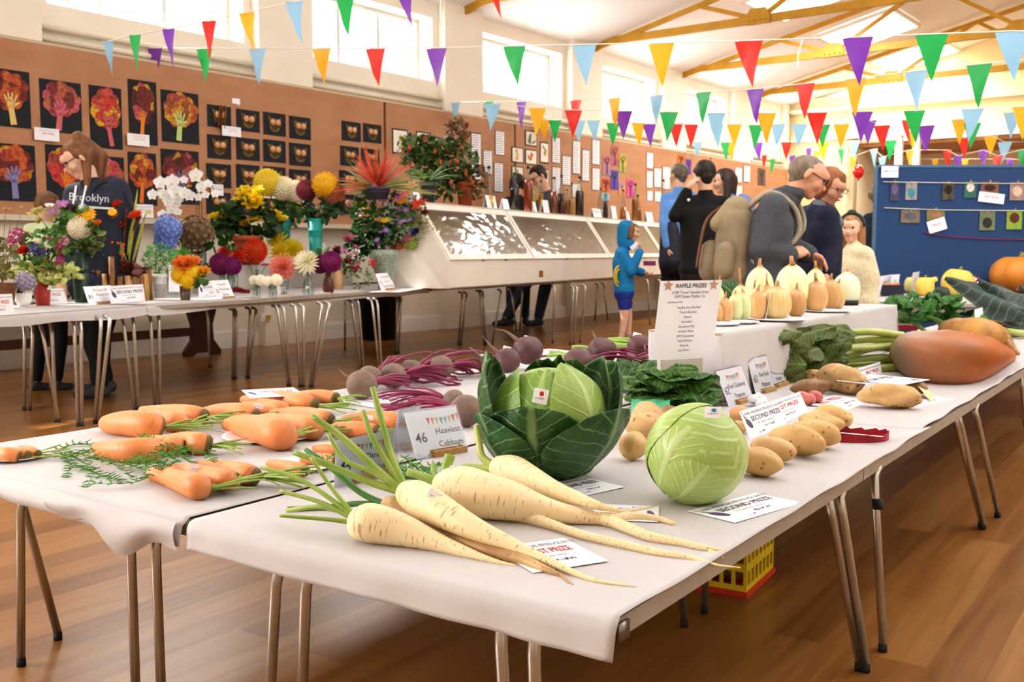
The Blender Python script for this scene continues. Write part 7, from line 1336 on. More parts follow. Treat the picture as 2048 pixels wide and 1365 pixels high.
# ================================================================== PIN BOARD ART
BLK = M('23252c', .75, .08, 10); ART = {}
def onwall(name, label, cat, x0, y0, x1, y1, group=None, off=.004, tilt=0):
 """sheet pinned on the board: photo corners (x0, y0) top left, (x1, y1) bottom right -> thing in wall axes, centre origin"""
 a, c = W(x0, y0, off), W(x1, y1, off); w = abs(WS(c) - WS(a)); h = abs(a[2] - c[2]); o = Wp((WS(a) + WS(c)) / 2, off, (a[2] + c[2]) / 2)
 return thing(name, label, cat, o, group=group, rot=(0, tilt, WROT)), w, h
def sheet(t, w, h, mat, nm='paper', d=.0):
 b = B(); b.box((0, .001 - d, 0), (w, .002, h)); return obj(nm, b, mat, t, smooth=False)
def dabs(name, cols, seed):
 m, nt, b = newmat(name); L = nt.links; tc = nd(nt, 'ShaderNodeTexCoord'); v = nd(nt, 'ShaderNodeTexVoronoi'); v.inputs['Scale'].default_value = 14; pass
 n = nd(nt, 'ShaderNodeTexNoise'); n.inputs['Scale'].default_value = 34; n.inputs['Detail'].default_value = 4; ad = nd(nt, 'ShaderNodeVectorMath', operation='ADD'); ad.inputs[1].default_value = (seed * 3.3, seed * 1.7, seed * 5.1); L.new(tc.outputs['Object'], ad.inputs[0]); L.new(ad.outputs[0], v.inputs[0]); L.new(ad.outputs[0], n.inputs[0])
 sp = nd(nt, 'ShaderNodeSeparateColor'); L.new(v.outputs['Color'], sp.inputs[0]); st = [(i / len(cols), c) for i, c in enumerate(cols)]; r = ramp(nt, st, 'CONSTANT'); L.new(sp.outputs[0], r.inputs[0])
 k = nd(nt, 'ShaderNodeMix', data_type='RGBA', blend_type='MULTIPLY'); k.inputs[0].default_value = .7; r2 = ramp(nt, [(.35, '8a5a4a'), (.6, 'ffffff')]); L.new(n.outputs[0], r2.inputs[0]); L.new(r.outputs[0], k.inputs[6]); L.new(r2.outputs[0], k.inputs[7]); L.new(k.outputs[2], b.inputs['Base Color']); b.inputs['Roughness'].default_value = .7; return m
HANDS = {'f': []}
def hand(b, w, h, x, y, s, seed, y_=-.008):
 """cut-out forearm and spread hand, palm at (x, y), s = palm half width"""
 rr = random.Random(seed); z = y
 def strip(p, q, r0, r1):
  p, q = Vector(p), Vector(q); d = (q - p).normalized(); n = Vector((d.z, 0, -d.x)); m = [p - n * r0, p + n * r0, q + n * r1, q + d * r1 * .9, q - n * r1]; b.add([(a.x, y_, a.z) for a in m], [(0, 1, 2, 3, 4)])
 lean = rr.uniform(-.06, .06) * h
 strip((x + lean, 0, -h / 2 + .04 * h), (x, 0, z - s * .6), s * .72, s * .62); strip((x, 0, z - s * .9), (x, 0, z + s * .75), s * .78, s * .95)
 for i, (a, L) in enumerate([(-.42, 1.5), (-.14, 1.9), (.12, 2.0), (.40, 1.6)]): a += rr.uniform(-.05, .05); bx = x + (i - 1.5) * s * .52; strip((bx, 0, z + s * .5), (bx + math.sin(a) * L * s, 0, z + s * .55 + math.cos(a) * L * s), s * .26, s * .19)
 sd = rr.choice((-1, 1)); strip((x + sd * s * .6, 0, z - s * .3), (x + sd * s * 1.9, 0, z + s * .45), s * .34, s * .22)
PALETTE = {'pink': ('d06a74', 'c04a52', '8a3a3a', 'b86a4a'), 'fire': ('c8642e', '7a2a24', 'd8a02a', 'b04a3a'), 'dark': ('5a2620', '7a322a', 'd0a020', 'c05a60'), 'gold': ('d8a62a', 'c06a3a', 'b04a50', '9a5a3a'), 'red': ('cf5a50', 'd0443a', 'a05030', 'e0b030')}
TREES = [((-32, 132, 63, 258), 'fire', 'e3c37a', 'tree handprint with a cream hand on black paper, left end of the top row'), ((78, 156, 165, 270), 'pink', 'd0707c', 'pink-red tree handprint on black paper, top row second from left'), ((177, 169, 246, 300), 'red', 'cf6a72', 'tall pink tree handprint on black paper, top row third from left'), ((255, 157, 316, 292), 'dark', 'e58a3c', 'brown-topped tree handprint with an orange hand, top row fourth from left'), ((321, 178, 399, 290), 'gold', 'c3cf86', 'round golden tree handprint with a pale green hand, top row right end'), ((-25, 284, 74, 404), 'fire', '8f86b4', 'wide tree handprint with a lilac hand, bottom row left end'), ((90, 288, 166, 410), 'red', 'e88a30', 'tree handprint with an orange hand behind the woman, bottom row second from left'), ((178, 310, 251, 420), 'pink', 'd8707c', 'tree handprint mostly hidden behind the woman in the navy hoodie'), ((255, 303, 315, 412), 'fire', 'e07a34', 'tree handprint with an orange hand, bottom row fourth from left'), ((321, 297, 400, 410), 'dark', '8a80ae', 'tree handprint with a lilac hand behind the orchid, bottom row right end')]
PIX = W(200, 250)
for i, (q, pal, hc, lab) in enumerate(TREES):
 t, w, h = onwall('tree_collage', lab, 'picture', *q, group='children\'s tree handprints'); sheet(t, w, h, BLK); rr = random.Random(i); cols = PALETTE[pal]; m_ = dabs('dab_%d' % i, cols + cols[:2], i + 1); b = B()
 rx, rz = w * (.42 if i != 3 else .37), h * .31; cz = h * .14
 out = []
 for k in range(72): a = 2 * PI * k / 72; f_ = 1 + .13 * abs(math.sin(a * 4.5 + i)) + .05 * math.sin(a * 3 + i * 2); out.append((math.cos(a) * rx * f_, -.004, cz + math.sin(a) * rz * f_))
 b.fan((0, -.004, cz), out); obj('tree_crown', b, m_, t, smooth=False); b = B(); hand(b, w, h, rr.uniform(-.06, .06) * w, -h * .10, w * .10, i); obj('hand_cutout', b, M(hc, .7, .05, 8), t, smooth=False)
TWIG = M('7a6238', .7, .5, 40); SLICE = M('e0aa80', .7, .1, 20)
OW = [('top', 0, (414, 208, 463, 258)), ('top', 1, (472, 217, 520, 266)), ('top', 2, (526, 223, 572, 274)), ('top', 3, (578, 231, 622, 281)), ('second', 0, (414, 268, 463, 320)), ('second', 1, (472, 274, 520, 323)), ('second', 2, (526, 278, 572, 327)), ('second', 3, (578, 285, 622, 334)), ('third', 0, (412, 326, 463, 377)), ('third', 1, (472, 328, 520, 378)), ('third', 2, (526, 332, 572, 382)), ('third', 3, (578, 338, 622, 386)), ('bottom', 0, (412, 384, 463, 430)), ('bottom', 1, (472, 386, 520, 432)), ('bottom', 2, (526, 390, 572, 434)), ('bottom', 3, (578, 392, 622, 437)), ('top', 4, (683, 241, 722, 285)), ('top', 5, (726, 246, 763, 288)), ('second', 4, (680, 291, 718, 334)), ('second', 5, (722, 296, 760, 338)), ('third', 4, (678, 340, 718, 382)), ('third', 5, (722, 344, 760, 386)), ('bottom', 4, (678, 388, 716, 430))]
NTH = ['first', 'second', 'third', 'fourth', 'fifth', 'sixth']
for i, (row, col, q) in enumerate(OW):
 t, w, h = onwall('owl_collage', 'twig owl with wooden slice eyes on black paper, %s row, %s from the left' % (row, NTH[col]), 'picture', *q, group='twig owls'); sheet(t, w, h, BLK); rr = random.Random(50 + i); b = B()
 hw, hh = w * .30, h * .36
 pts = [(-hw, hh), (-hw * .55, hh * .62), (0, hh * .72), (hw * .55, hh * .62), (hw, hh), (hw * .95, 0), (hw * .6, -hh * .75), (0, -hh), (-hw * .6, -hh * .75), (-hw * .95, 0)]
 b.poly([(x, -.004, z) for x, z in pts])
 for k in range(16): x = -hw * .85 + k * hw * .113; z0 = -hh * .8 + abs(x) * .5; z1 = hh * (.6 + .3 * abs(x) / hw); b.tube([(x, -.008, z0 + rr.uniform(0, .02)), (x + rr.uniform(-.02, .02), -.01, z1)], .005, 5)
 obj('twig_body', b, TWIG, t)
 for s in (-1, 1): b = B(); b.tube([(s * w * .115, -.012, h * .08), (s * w * .115, -.020, h * .08)], w * .105, 14); b.tube([(s * w * .115, -.020, h * .08), (s * w * .115, -.022, h * .08)], w * .03, 8); obj('eye_slice', b, SLICE, t)
 if i == 0: b = B(); [b.tube([(x, -.02, -h * .55), (x + .02, -.025, h * .5)], .01, 6) for x in (-.03, .0, .04)]; obj('twig_bundle', b, M('7a4a24', .8, .3, 20), t)
def wallcard(label, q, lines, group='prize cards on the pin board', tilt=0, off=.03):
 t, w, h = onwall('prize_card', label, 'card', *q, group=group, off=off, tilt=tilt); b = B(); b.box((0, 0, 0), (w, .003, h))
 for s, u, v, sz, sl in lines: b.text(s, mat4((u * w / 2, -.0025, v * h / 2)), sz * h, sl)
 obj('card', b, CM, t, smooth=False); return t
fp = [('KIRK ANDREAS PRODUCE SHOW', .1, .6, .09, 2), ('FIRST PRIZE', .1, .1, .2, 3)]; sp2 = [('KIRK ANDREAS PRODUCE SHOW', .1, .6, .09, 2), ('THIRD PRIZE', .1, .1, .2, 8)]
wallcard('FIRST PRIZE card pinned below the pink-red tree handprint', (68, 254, 119, 284), fp); wallcard('prize card pinned below the brown-topped tree handprint', (254, 266, 299, 294), sp2); wallcard('prize card pinned beside the first twig owl', (444, 251, 482, 275), sp2); wallcard('prize card low on the board behind the orchid', (422, 368, 447, 392), fp); wallcard('prize card at the lower edge of the board above the floral art', (264, 408, 307, 436), sp2); wallcard('prize card between the yellow chrysanthemum and the owls', (528, 386, 560, 398), fp)
t, w, h = onwall('speech_note', 'small white speech-bubble note pinned above the twig owls', 'note', 464, 196, 480, 209); b = B(); b.box((0, 0, 0), (w, .003, h)); b.add([(w * .1, 0, -h / 2), (w * .35, 0, -h / 2), (w * .4, 0, -h * .85)], [(0, 1, 2)]); obj('note_body', b, CM, t, smooth=False)
def wsheet(i, q, lab):
 t, w, h = onwall('written_sheet', lab, 'sheet', *q, group='handwritten sheets on the pin board'); sheet(t, w, h, BLK, 'backing'); b = B(); b.box((0, -.003, 0), (w * .90, .002, h * .95)); rr = random.Random(i)
 for k in range(int(h / .03)): z = h * .44 - k * .03; z > -h * .45 and b.add([(-w * .4, -.0045, z), (w * rr.uniform(.2, .4), -.0045, z), (w * .3, -.0045, z - .008), (-w * .4, -.0045, z - .008)], [(0, 1, 2, 3)], 2)
 obj('writing', b, CM, t, smooth=False)
WSH = [(942, 264, 962, 362), (966, 299, 984, 350), (990, 260, 1009, 312), (988, 324, 1006, 386), (1104, 273, 1120, 328), (1104, 333, 1120, 388), (1124, 310, 1141, 372), (1145, 280, 1160, 350), (1164, 298, 1178, 364), (1184, 278, 1199, 331), (1184, 335, 1199, 382), (1144, 366, 1160, 396), (1293, 304, 1306, 338), (1293, 341, 1305, 377), (1308, 335, 1322, 376), (1294, 381, 1305, 402), (1309, 382, 1322, 404), (1325, 332, 1340, 380), (1470, 334, 1484, 366), (1487, 330, 1500, 366), (1470, 370, 1484, 396)]
for i, q in enumerate(WSH): wsheet(i, q, 'tall handwritten white sheet on a black backing, number %d from the left along the board' % (i + 1) if False else 'tall handwritten white sheet on black backing, %s' % ['beside the right side of the fuchsia', 'second right of the fuchsia, lower', 'high up, third right of the fuchsia', 'low, just left of the vegetable drawings', 'high, first right of the vegetable drawings', 'low, first right of the vegetable drawings', 'second column right of the vegetable drawings', 'high, third column right of the vegetable drawings', 'fourth column right of the vegetable drawings', 'high, just left of the bright tree pictures', 'low, just left of the bright tree pictures', 'lowest, behind the maroon bottle', 'top of the column right of the bright trees', 'middle of the column right of the bright trees', 'upper, second column right of the bright trees', 'bottom of the column right of the bright trees', 'lower, second column right of the bright trees', 'behind the head of the man in pale blue', 'on the farthest board, upper left', 'on the farthest board, upper right', 'on the farthest board, lower'][i])
DRAW = [((784, 256, 816, 310), 'd8c070', 'c9a05a', 'behind the left of the fuchsia'), ((832, 262, 862, 310), '8a9a5a', 'c05a3a', 'behind the top of the fuchsia'), ((1050, 260, 1074, 294), '7fa060', '5f7f48', 'top of the group, green leaves'), ((1023, 293, 1047, 327), 'e0c060', 'd8a040', 'yellow fruit on the left of the group'), ((1050, 298, 1074, 331), 'd06a3a', '8aa050', 'red fruit in the middle of the group'), ((1080, 283, 1097, 328), '8a9a50', 'd09040', 'tall, at the right of the group'), ((1023, 332, 1047, 360), '9aa860', '6f8a4a', 'lower left of the group'), ((1083, 338, 1097, 370), 'c8a050', '8a9a50', 'lower right of the group')]
for i, (q, c1, c2, lab) in enumerate(DRAW):
 t, w, h = onwall('vegetable_drawing', 'coloured vegetable drawing in a black mount, ' + lab, 'picture', *q, group='vegetable drawings'); sheet(t, w, h, BLK, 'mount'); b = B(); b.box((0, -.003, 0), (w * .86, .002, h * .88)); obj('paper', b, M('f1ece0', .7, .02, 4), t, smooth=False)
 b = B(); rr = random.Random(i + 5)
 for k in range(5): b.poly([(x, -.0046 - k * .0002, z) for x, z in ell(rr.uniform(-.2, .2) * w, rr.uniform(-.25, .25) * h, w * rr.uniform(.08, .2), h * rr.uniform(.05, .16), rr.uniform(0, 3))], k % 2)
 obj('drawing', b, [M(c1, .7, .2, 30), M(c2, .7, .2, 30)], t, smooth=False)
BRI = [((1205, 309, 1222, 352), 'blue-orange, upper left'), ((1222, 290, 1236, 332), 'purple-orange, topmost'), ((1238, 308, 1252, 346), 'teal-yellow, upper right'), ((1204, 357, 1220, 386), 'orange, lower left'), ((1221, 340, 1236, 380), 'violet-blue, middle'), ((1237, 362, 1250, 392), 'multicoloured, lower right'), ((1253, 358, 1268, 396), 'pink, far right'), ((1203, 385, 1218, 402), 'pale blue, lowest'), ((1356, 310, 1368, 332), 'orange, above the man in pale blue'), ((1372, 318, 1382, 350), 'violet, right of the man in pale blue'), ((1516, 336, 1530, 372), 'dark, on the farthest board')]
BC = [('4a8ac4', 'e0702c', '3a2a5a'), ('5a3a8a', 'e07a24', '2a2a3a'), ('2a8a6a', 'e0c02c', '2a3a2a'), ('e0742c', 'b03a30', '4a2a20'), ('6a3a9a', '3a5ab0', '2a1a3a'), ('d04a7a', 'e0b02c', '3a6ab0'), ('c23a7a', 'd86aa0', '5a1a40'), ('7ab4d0', 'b0c8d0', '4a6a7a'), ('d8782c', 'b8522c', '5a3020'), ('5a3a9a', '7a4ab0', '2a1a4a'), ('3a3a5a', '7a5a3a', '1a1a2a')]
for i, ((q, lab), c) in enumerate(zip(BRI, BC)):
 t, w, h = onwall('bright_tree_picture', 'small bright child\'s tree picture, ' + lab, 'picture', *q, group='bright tree pictures'); b = B(); b.box((0, -.002, 0), (w, .003, h)); obj('paper', b, M(c[0], .6, .5, 16, col2=c[1]), t, smooth=False); b = B()
 b.box((0, -.006, -h * .15), (w * .12, .003, h * .6)); [b.box((s * w * .15, -.006, h * .18), (w * .05, .003, h * .3), rot=Matrix.Rotation(s * .6, 3, 'Y')) for s in (-1, 1)]; b.poly([(x, -.005, z) for x, z in ell(0, h * .25, w * .38, h * .2)], 1); obj('painted_tree', b, [M(c[2], .6, .1, 8), M(c[1], .6, .6, 22, col2=c[2])], t, smooth=False)
# ================================================================== BUNTING
def pen(hexc): return M(hexc, .32, .06, 3, spec=.6, thin=.35, bump=.5, bscale=16)
PC = dict(y=pen('f4b92a'), r=pen('e2362c'), p=pen('8444b8'), g=pen('2fb45e'), b=pen('9ccdea')); CORD = M('efeae2', .6, .02, 4)
PW, PH = .20, .31
def string(label, ends, flags, sag=0.0, group='bunting strings'):
 """ends: two (x, y, flag width in px); flags: (x, y, colour[, twist])"""
 d0, d1 = PW * F / ends[0][2], PW * F / ends[1][2]; A_, B_ = PD(ends[0][0], ends[0][1], d0), PD(ends[1][0], ends[1][1], d1); n = np.array([-(B_ - A_)[1], (B_ - A_)[0]]); n = n / np.linalg.norm(n); e = Vector((*(B_ - A_)[:2], 0)).normalized()
 pts = sorted([Vector(PL(f[0], f[1], A_, n)) for f in flags] + [Vector(A_), Vector(B_)], key=lambda p: (p - Vector(A_)).dot(e))
 t = thing('bunting', label, 'bunting', A_, group=group); b = B(); b.tube(pts, .0045, 5); obj('cord', b, CORD, t, world=True)
 rr = random.Random(len(flags) * 13 + int(ends[0][0]))
 for f in flags:
  c = Vector(PL(f[0], f[1], A_, n)); tw = f[3] if len(f) > 3 else 1.0; ww = PW / 2 * tw; dx = rr.uniform(-.03, .03) + (0 if tw == 1 else .05); dy = rr.uniform(-.03, .05); nn = Vector((n[0], n[1], 0)); ph = rr.uniform(0, 6)
  slope = 0
  def fn(u, v):
   s = (u - .5) * 2 * (1 - v); return c + e * (s * ww + dx * v * v) + nn * (dy * v * v + .012 * math.sin(s * 3 + ph + v * 4) * v + (.02 * s if tw < 1 else 0)) + Vector((0, 0, -PH * v * (1 + .03 * math.sin(ph))))
  b = B(); b.grid(fn, 6, 8); obj('pennant', b, PC[f[2]], t, world=True)
 return t
string('longest bunting, running across the photo in front, with widely spaced big pennants', ((150, 93, 40), (2060, 63, 66)), [(165, 95, 'y', .7), (205, 95, 'r', .8), (310, 96, 'p'), (409, 97, 'g'), (515, 97, 'b'), (643, 97, 'y'), (751, 97, 'r'), (873, 96, 'p'), (1029, 92, 'g'), (1169, 89, 'b'), (1323, 86, 'y'), (1498, 81, 'r'), (1716, 74, 'p'), (1864, 68, 'g'), (2026, 62, 'b')])
string('bunting rising steeply from the tree handprints to the top edge of the photo', ((198, 86, 46), (1010, -60, 60)), [(217, 83, 'b', .42), (270, 70, 'g', .5), (337, 58, 'p', .5), (418, 42, 'r', .6), (494, 25, 'y', .65), (588, 3, 'b', .7), (690, -14, 'g', .8), (808, -34, 'p', .7), (985, -56, 'r', .6)])
string('bunting rising to the right from the top of the fuchsia', ((772, 203, 28), (2060, 118, 58)), [(808, 203, 'p'), (848, 203, 'y', .8), (889, 205, 'g'), (911, 205, 'b'), (978, 203, 'g'), (1043, 203, 'p'), (1152, 200, 'r'), (1229, 196, 'y'), (1313, 191, 'b'), (1407, 184, 'g'), (1511, 178, 'p'), (1611, 167, 'r'), (1711, 157, 'y'), (1833, 142, 'b'), (1959, 128, 'g')])
string('bunting level across the middle, behind the one rising from the fuchsia', ((980, 214, 36), (2060, 213, 43)), [(985, 207, 'b'), (1075, 216, 'y'), (1147, 220, 'r'), (1247, 222, 'p'), (1338, 224, 'g'), (1433, 226, 'b'), (1533, 226, 'y'), (1634, 225, 'r'), (1725, 223, 'p'), (1829, 221, 'g'), (1945, 218, 'b'), (2048, 213, 'y')])
string('bunting level with the window sills over the bottles, mixed pennants', ((770, 205, 26), (2060, 252, 34)), [(1010, 237, 'r'), (1040, 238, 'p'), (1088, 240, 'y'), (1110, 240, 'g'), (1158, 241, 'b'), (1187, 241, 'b'), (1226, 246, 'g'), (1277, 246, 'y'), (1299, 248, 'p'), (1352, 248, 'r'), (1383, 249, 'r'), (1434, 249, 'b'), (1469, 249, 'y'), (1512, 250, 'g'), (1556, 248, 'b'), (1599, 249, 'b'), (1645, 249, 'g'), (1683, 249, 'y'), (1737, 241, 'p'), (1764, 251, 'r'), (1812, 240, 'r', .5), (1853, 251, 'p'), (1920, 238, 'y'), (1945, 246, 'g'), (2025, 224, 'b')])
string('low bunting behind the heads of the visitors, small pennants', ((1240, 280, 21), (2060, 284, 28)), [(1284, 284, 'r'), (1317, 282, 'g'), (1339, 283, 'y'), (1396, 284, 'b'), (1451, 285, 'g'), (1462, 284, 'y'), (1516, 285, 'p'), (1573, 284, 'r'), (1646, 284, 'y'), (1708, 282, 'b'), (1782, 281, 'g'), (1822, 262, 'y', .9), (1850, 262, 'p'), (1928, 276, 'r', .8), (1982, 272, 'y'), (2010, 284, 'b')])
string('lowest bunting just above the blue board, small pennants', ((1400, 305, 18), (2060, 298, 29)), [(1411, 304, 'p'), (1431, 307, 'y'), (1465, 308, 'g'), (1482, 309, 'b'), (1500, 321, 'p'), (1529, 310, 'r'), (1545, 318, 'g'), (1585, 311, 'p'), (1618, 295, 'p'), (1634, 302, 'y'), (1683, 297, 'g'), (1707, 313, 'y'), (1748, 298, 'b'), (1765, 314, 'b'), (1820, 300, 'y'), (1895, 300, 'r'), (1916, 312, 'p'), (1967, 300, 'p'), (1995, 312, 'r'), (2046, 299, 'g')])
string('farthest bunting, tiny pennants over the end of the hall', ((1440, 325, 14), (2060, 322, 22)), [(1455, 326, 'r'), (1490, 326, 'y'), (1548, 326, 'b'), (1600, 326, 'g'), (1640, 324, 'r'), (1692, 320, 'p'), (1720, 325, 'y'), (1758, 325, 'g'), (1780, 320, 'b'), (1835, 318, 'g'), (1870, 318, 'y'), (1930, 318, 'y'), (2020, 318, 'p')])
b = B(); c = PD(1717, 345, 15.5); b.blob(c, (.085, .085, .115), 3, fn=lambda p, v: p * (1 - .12 * max(0, -v.z))); t = thing('balloon', 'shiny red balloon among the far bunting', 'balloon', c); obj('balloon_skin', b, M('e2281f', .15, .03, 3, coat=.5), t, world=True); b = B(); b.tube([c - np.array([0, 0, .1]), c - np.array([0, 0, .125])], [.01, .018], 8); b.tube([c + np.array([0, 0, .1]), PD(1717, 314, 15.5)], .002, 4); obj('balloon_knot', b, M('c2201a', .3), t, world=True)
for k, (p0, p1, lab) in enumerate([((885, -20), (884, 52), 'loose white cord end hanging beside the second pilaster'), ((1605, 80), (1596, 140), 'loose white cord end hanging under the third truss')]):
 b = B(); b.tube(spline([PD(*p0, 9.5), PD((p0[0] + p1[0]) / 2 - 4, (p0[1] + p1[1]) / 2, 9.5), PD(*p1, 9.5)], 8), .007, 5); solo('hanging_cord', b, CORD, lab, 'cord', origin=PD(*p0, 9.5))
# ================================================================== PEOPLE
cR = Vector((cYw, sYw, 0)); cF = Vector((-sYw, cYw, 0)); UP = Vector((0, 0, 1))
_bake = []
def caps(L, name, mat, parent, vox=.012, sm=4):
 """limbs and masses (p, q, r0, r1) grown into one continuous skin"""
 b = B()
 for p, q, r0, r1 in L:
  p, q = Vector(p), Vector(q); b.blob(p, r0, 2)
  if (q - p).length > 1e-5:
   b.blob(q, r1, 2); b.tube([p, q], [r0, r1], 14)
 o = obj(name, b, mat, parent, world=True); m = o.modifiers.new('r', 'REMESH'); m.mode = 'VOXEL'; m.voxel_size = vox; m.use_smooth_shade = True
 if sm: m = o.modifiers.new('s', 'SMOOTH'); m.factor = .5; m.iterations = sm
 _bake.append(o); return o
SKIN = M('e2b79c', .5, .06, 14, sss=.08); SKINP = M('d9a083', .5, .08, 14, sss=.08); DARKT = M('16171c', .8, .1, 14, bump=.4, bscale=12); JEANS = M('2d3748', .8, .15, 20, bump=.3, bscale=14); SHOE = M('3c3d42', .6, .2, 10); EYE = M('1c1714', .2, 0, 1); LIP = M('b0605a', .5, .05, 5)
def cloth_(c, v=.12): return M(c, .85, v, 10, bump=1.4, bscale=7)
def hand(L, w, d, n, s, curl=.5):
 """palm and five fingers from a wrist: d along the forearm, n palm side"""
 d = Vector(d).normalized(); n = Vector(n); n = (n - d * n.dot(d)).normalized(); sd = d.cross(n); w = Vector(w); pc = w + d * .07 * s; L.append((w, w + d * .035 * s, .026 * s, .03 * s)); L.append((w + d * .035 * s - sd * .022 * s, pc - sd * .028 * s, .02 * s, .017 * s)); L.append((w + d * .035 * s + sd * .02 * s, pc + sd * .026 * s, .02 * s, .017 * s)); L.append((w + d * .04 * s, pc, .022 * s, .02 * s))
 for i, fl_ in enumerate((.066, .078, .082, .072)):
  p = pc + sd * (i - 1.5) * .02 * s; q = p
  for k in range(3): a = curl * (k + .6) * .75; e = q + (d * math.cos(a) + n * math.sin(a)) * fl_ * s * (.45, .32, .23)[k]; L.append((q, e, (.0098 - .0008 * k) * s, (.009 - .0008 * k) * s)); q = e
 t0 = w + d * .03 * s + sd * .03 * s; t1 = t0 + (sd * .6 + d * .7 + n * .4).normalized() * .04 * s; L.append((t0, t1, .014 * s, .011 * s)); L.append((t1, t1 + (d * .9 + n * .5).normalized() * .03 * s, .0105 * s, .009 * s))
def vec(f): return (cR * f[0] + cF * f[1] + UP * f[2]).normalized()
def human(label, d, s, J, f, top, bottom, shoes=SHOE, skin=SKIN, hair=None, sleeves=True, hands=(), legs=True, infl=.02, name='person', barelegs=False, glasses=False, group=None, drop_arms=False):
 """J: joints as photo pixels (x, y[, depth offset]); f: facing (right, away, up)"""
 q = {k: Vector(PD(v[0], v[1], d + (v[2] if len(v) > 2 else 0))) for k, v in J.items()}; fl_ = Vector(PD(J['P'][0], J['P'][1], d)); t = thing(name, label, 'person', (fl_.x, fl_.y, 0), group=group)
 f = vec(f); fh = Vector((f.x, f.y, 0)).normalized(); sd = fh.cross(UP).normalized(); u = sd.cross(f).normalized(); c = q['H']; bd = []
 ax = (q['SR'] - q['SL']).normalized(); ch = (q['SL'] + q['SR']) / 2; P_ = q['P']; hipv = Vector((ax.x, ax.y, 0)).normalized() * .09 * s; spine = (ch - P_).normalized()
 def head():
  bd.extend([(c - f * .022 * s + u * .018 * s, c + f * .012 * s + u * .02 * s, .088 * s, .084 * s), (c + f * .03 * s - u * .045 * s, c + f * .055 * s - u * .09 * s, .058 * s, .034 * s), (c + f * .085 * s + u * .0 * s, c + f * .113 * s - u * .028 * s, .011 * s, .014 * s), (c + f * .07 * s + u * .03 * s, c + f * .074 * s + u * .032 * s, .04 * s, .04 * s), (c + f * .088 * s - u * .058 * s, c + f * .088 * s - u * .058 * s, .018 * s, .018 * s)])
  for g in (-1, 1): bd.append((c + sd * g * .086 * s - f * .012 * s + u * .012 * s, c + sd * g * .092 * s - f * .018 * s - u * .025 * s, .017 * s, .012 * s)); bd.append((c + sd * g * .04 * s + f * .058 * s - u * .025 * s, c + sd * g * .03 * s + f * .065 * s - u * .035 * s, .034 * s, .03 * s))
  bd.append((c - f * .015 * s - u * .06 * s, q['N'], .056 * s, .06 * s))
 head()
 tor = [(P_ - hipv, P_ + hipv, .115 * s, .115 * s), (P_ - hipv * .8, q['SL'] * .7 + ch * .3 - spine * .14 * s, .105 * s, .105 * s), (P_ + hipv * .8, q['SR'] * .7 + ch * .3 - spine * .14 * s, .105 * s, .105 * s), (P_, ch - spine * .1 * s, .12 * s, .115 * s), (q['SL'] * .7 + ch * .3 - spine * .12 * s, q['SR'] * .7 + ch * .3 - spine * .12 * s, .105 * s, .105 * s), (q['SL'], q['SR'], .058 * s, .058 * s), (ch, q['N'], .075 * s, .055 * s)]
 arms = []; fore = []
 for g in 'LR':
  if 'E' + g in q: arms.append((q['S' + g], q['E' + g], .054 * s, .043 * s)); fore.append((q['E' + g], q['W' + g], .042 * s, .028 * s))
 bd += tor + arms + fore
 for g, n_, curl in hands: w = q['W' + g]; dr = (q['H' + g] - w) if 'H' + g in q else (w - q['E' + g]); hand(bd, w, dr, vec(n_), s, curl)
 lg = []; sh = []
 if legs:
  for g, m_ in (('L', -1), ('R', 1)):
   hip = P_ + hipv * m_ - UP * .05 * s; an = q.get('A' + g) or Vector((hip.x, hip.y, 0)) + fh * (.02 + .06 * m_) * s; an = Vector((an.x, an.y, .08 * s)); kn = q.get('K' + g) or (hip + an) / 2 + fh * .03 * s
   lg += [(hip, kn, .088 * s, .06 * s), (kn, an, .06 * s, .042 * s)]; ft = fh if 'F' not in J else vec(J['F']); sh.append([(an - UP * .035 * s - ft * .03 * s, an - UP * .045 * s + ft * .13 * s, .042 * s, .034 * s), (an, an - UP * .03 * s, .045 * s, .045 * s)])
 bd += lg; caps(bd, 'body', skin, t, .0085, 2)
 def inf(L, k): return [(a, b_, r0 + k * s, r1 + k * s) for a, b_, r0, r1 in L]
 tp = inf([(a, b_, r0 * .97, r1 * .97) for a, b_, r0, r1 in tor[:-1]] + [(ch, q['N'] - spine * .01, .075 * s, .05 * s)], infl) + inf(arms, infl) + (inf([(a, a.lerp(b_, .9), r0, r1 * 1.1) for a, b_, r0, r1 in fore], infl) if sleeves else [])
 o_top = caps(tp, top[0], top[1], t, .014, 5)
 if legs: caps(inf([(P_ - hipv - UP * .04 * s, P_ + hipv - UP * .04 * s, .108 * s, .108 * s)] + [(a, a.lerp(b_, .9 if not barelegs else (.55 if i % 2 == 0 else 0)), r0, r1) for i, (a, b_, r0, r1) in enumerate(lg) if not (barelegs and i % 2)], .016 if not barelegs else .03), bottom[0], bottom[1], t, .014, 4)
 for L in sh: caps(L, 'shoe', shoes, t, .01, 2)
 for g in (-1, 1): b = B(); b.blob(c + f * .083 * s + sd * g * .034 * s + u * .012 * s, .0105 * s, 2); obj('eye', b, EYE, t, world=True)
 b = B(); b.tube([c + f * .104 * s - u * .058 * s - sd * .02 * s, c + f * .107 * s - u * .058 * s, c + f * .104 * s - u * .058 * s + sd * .02 * s], .005 * s, 6); obj('lips', b, LIP, t, world=True)
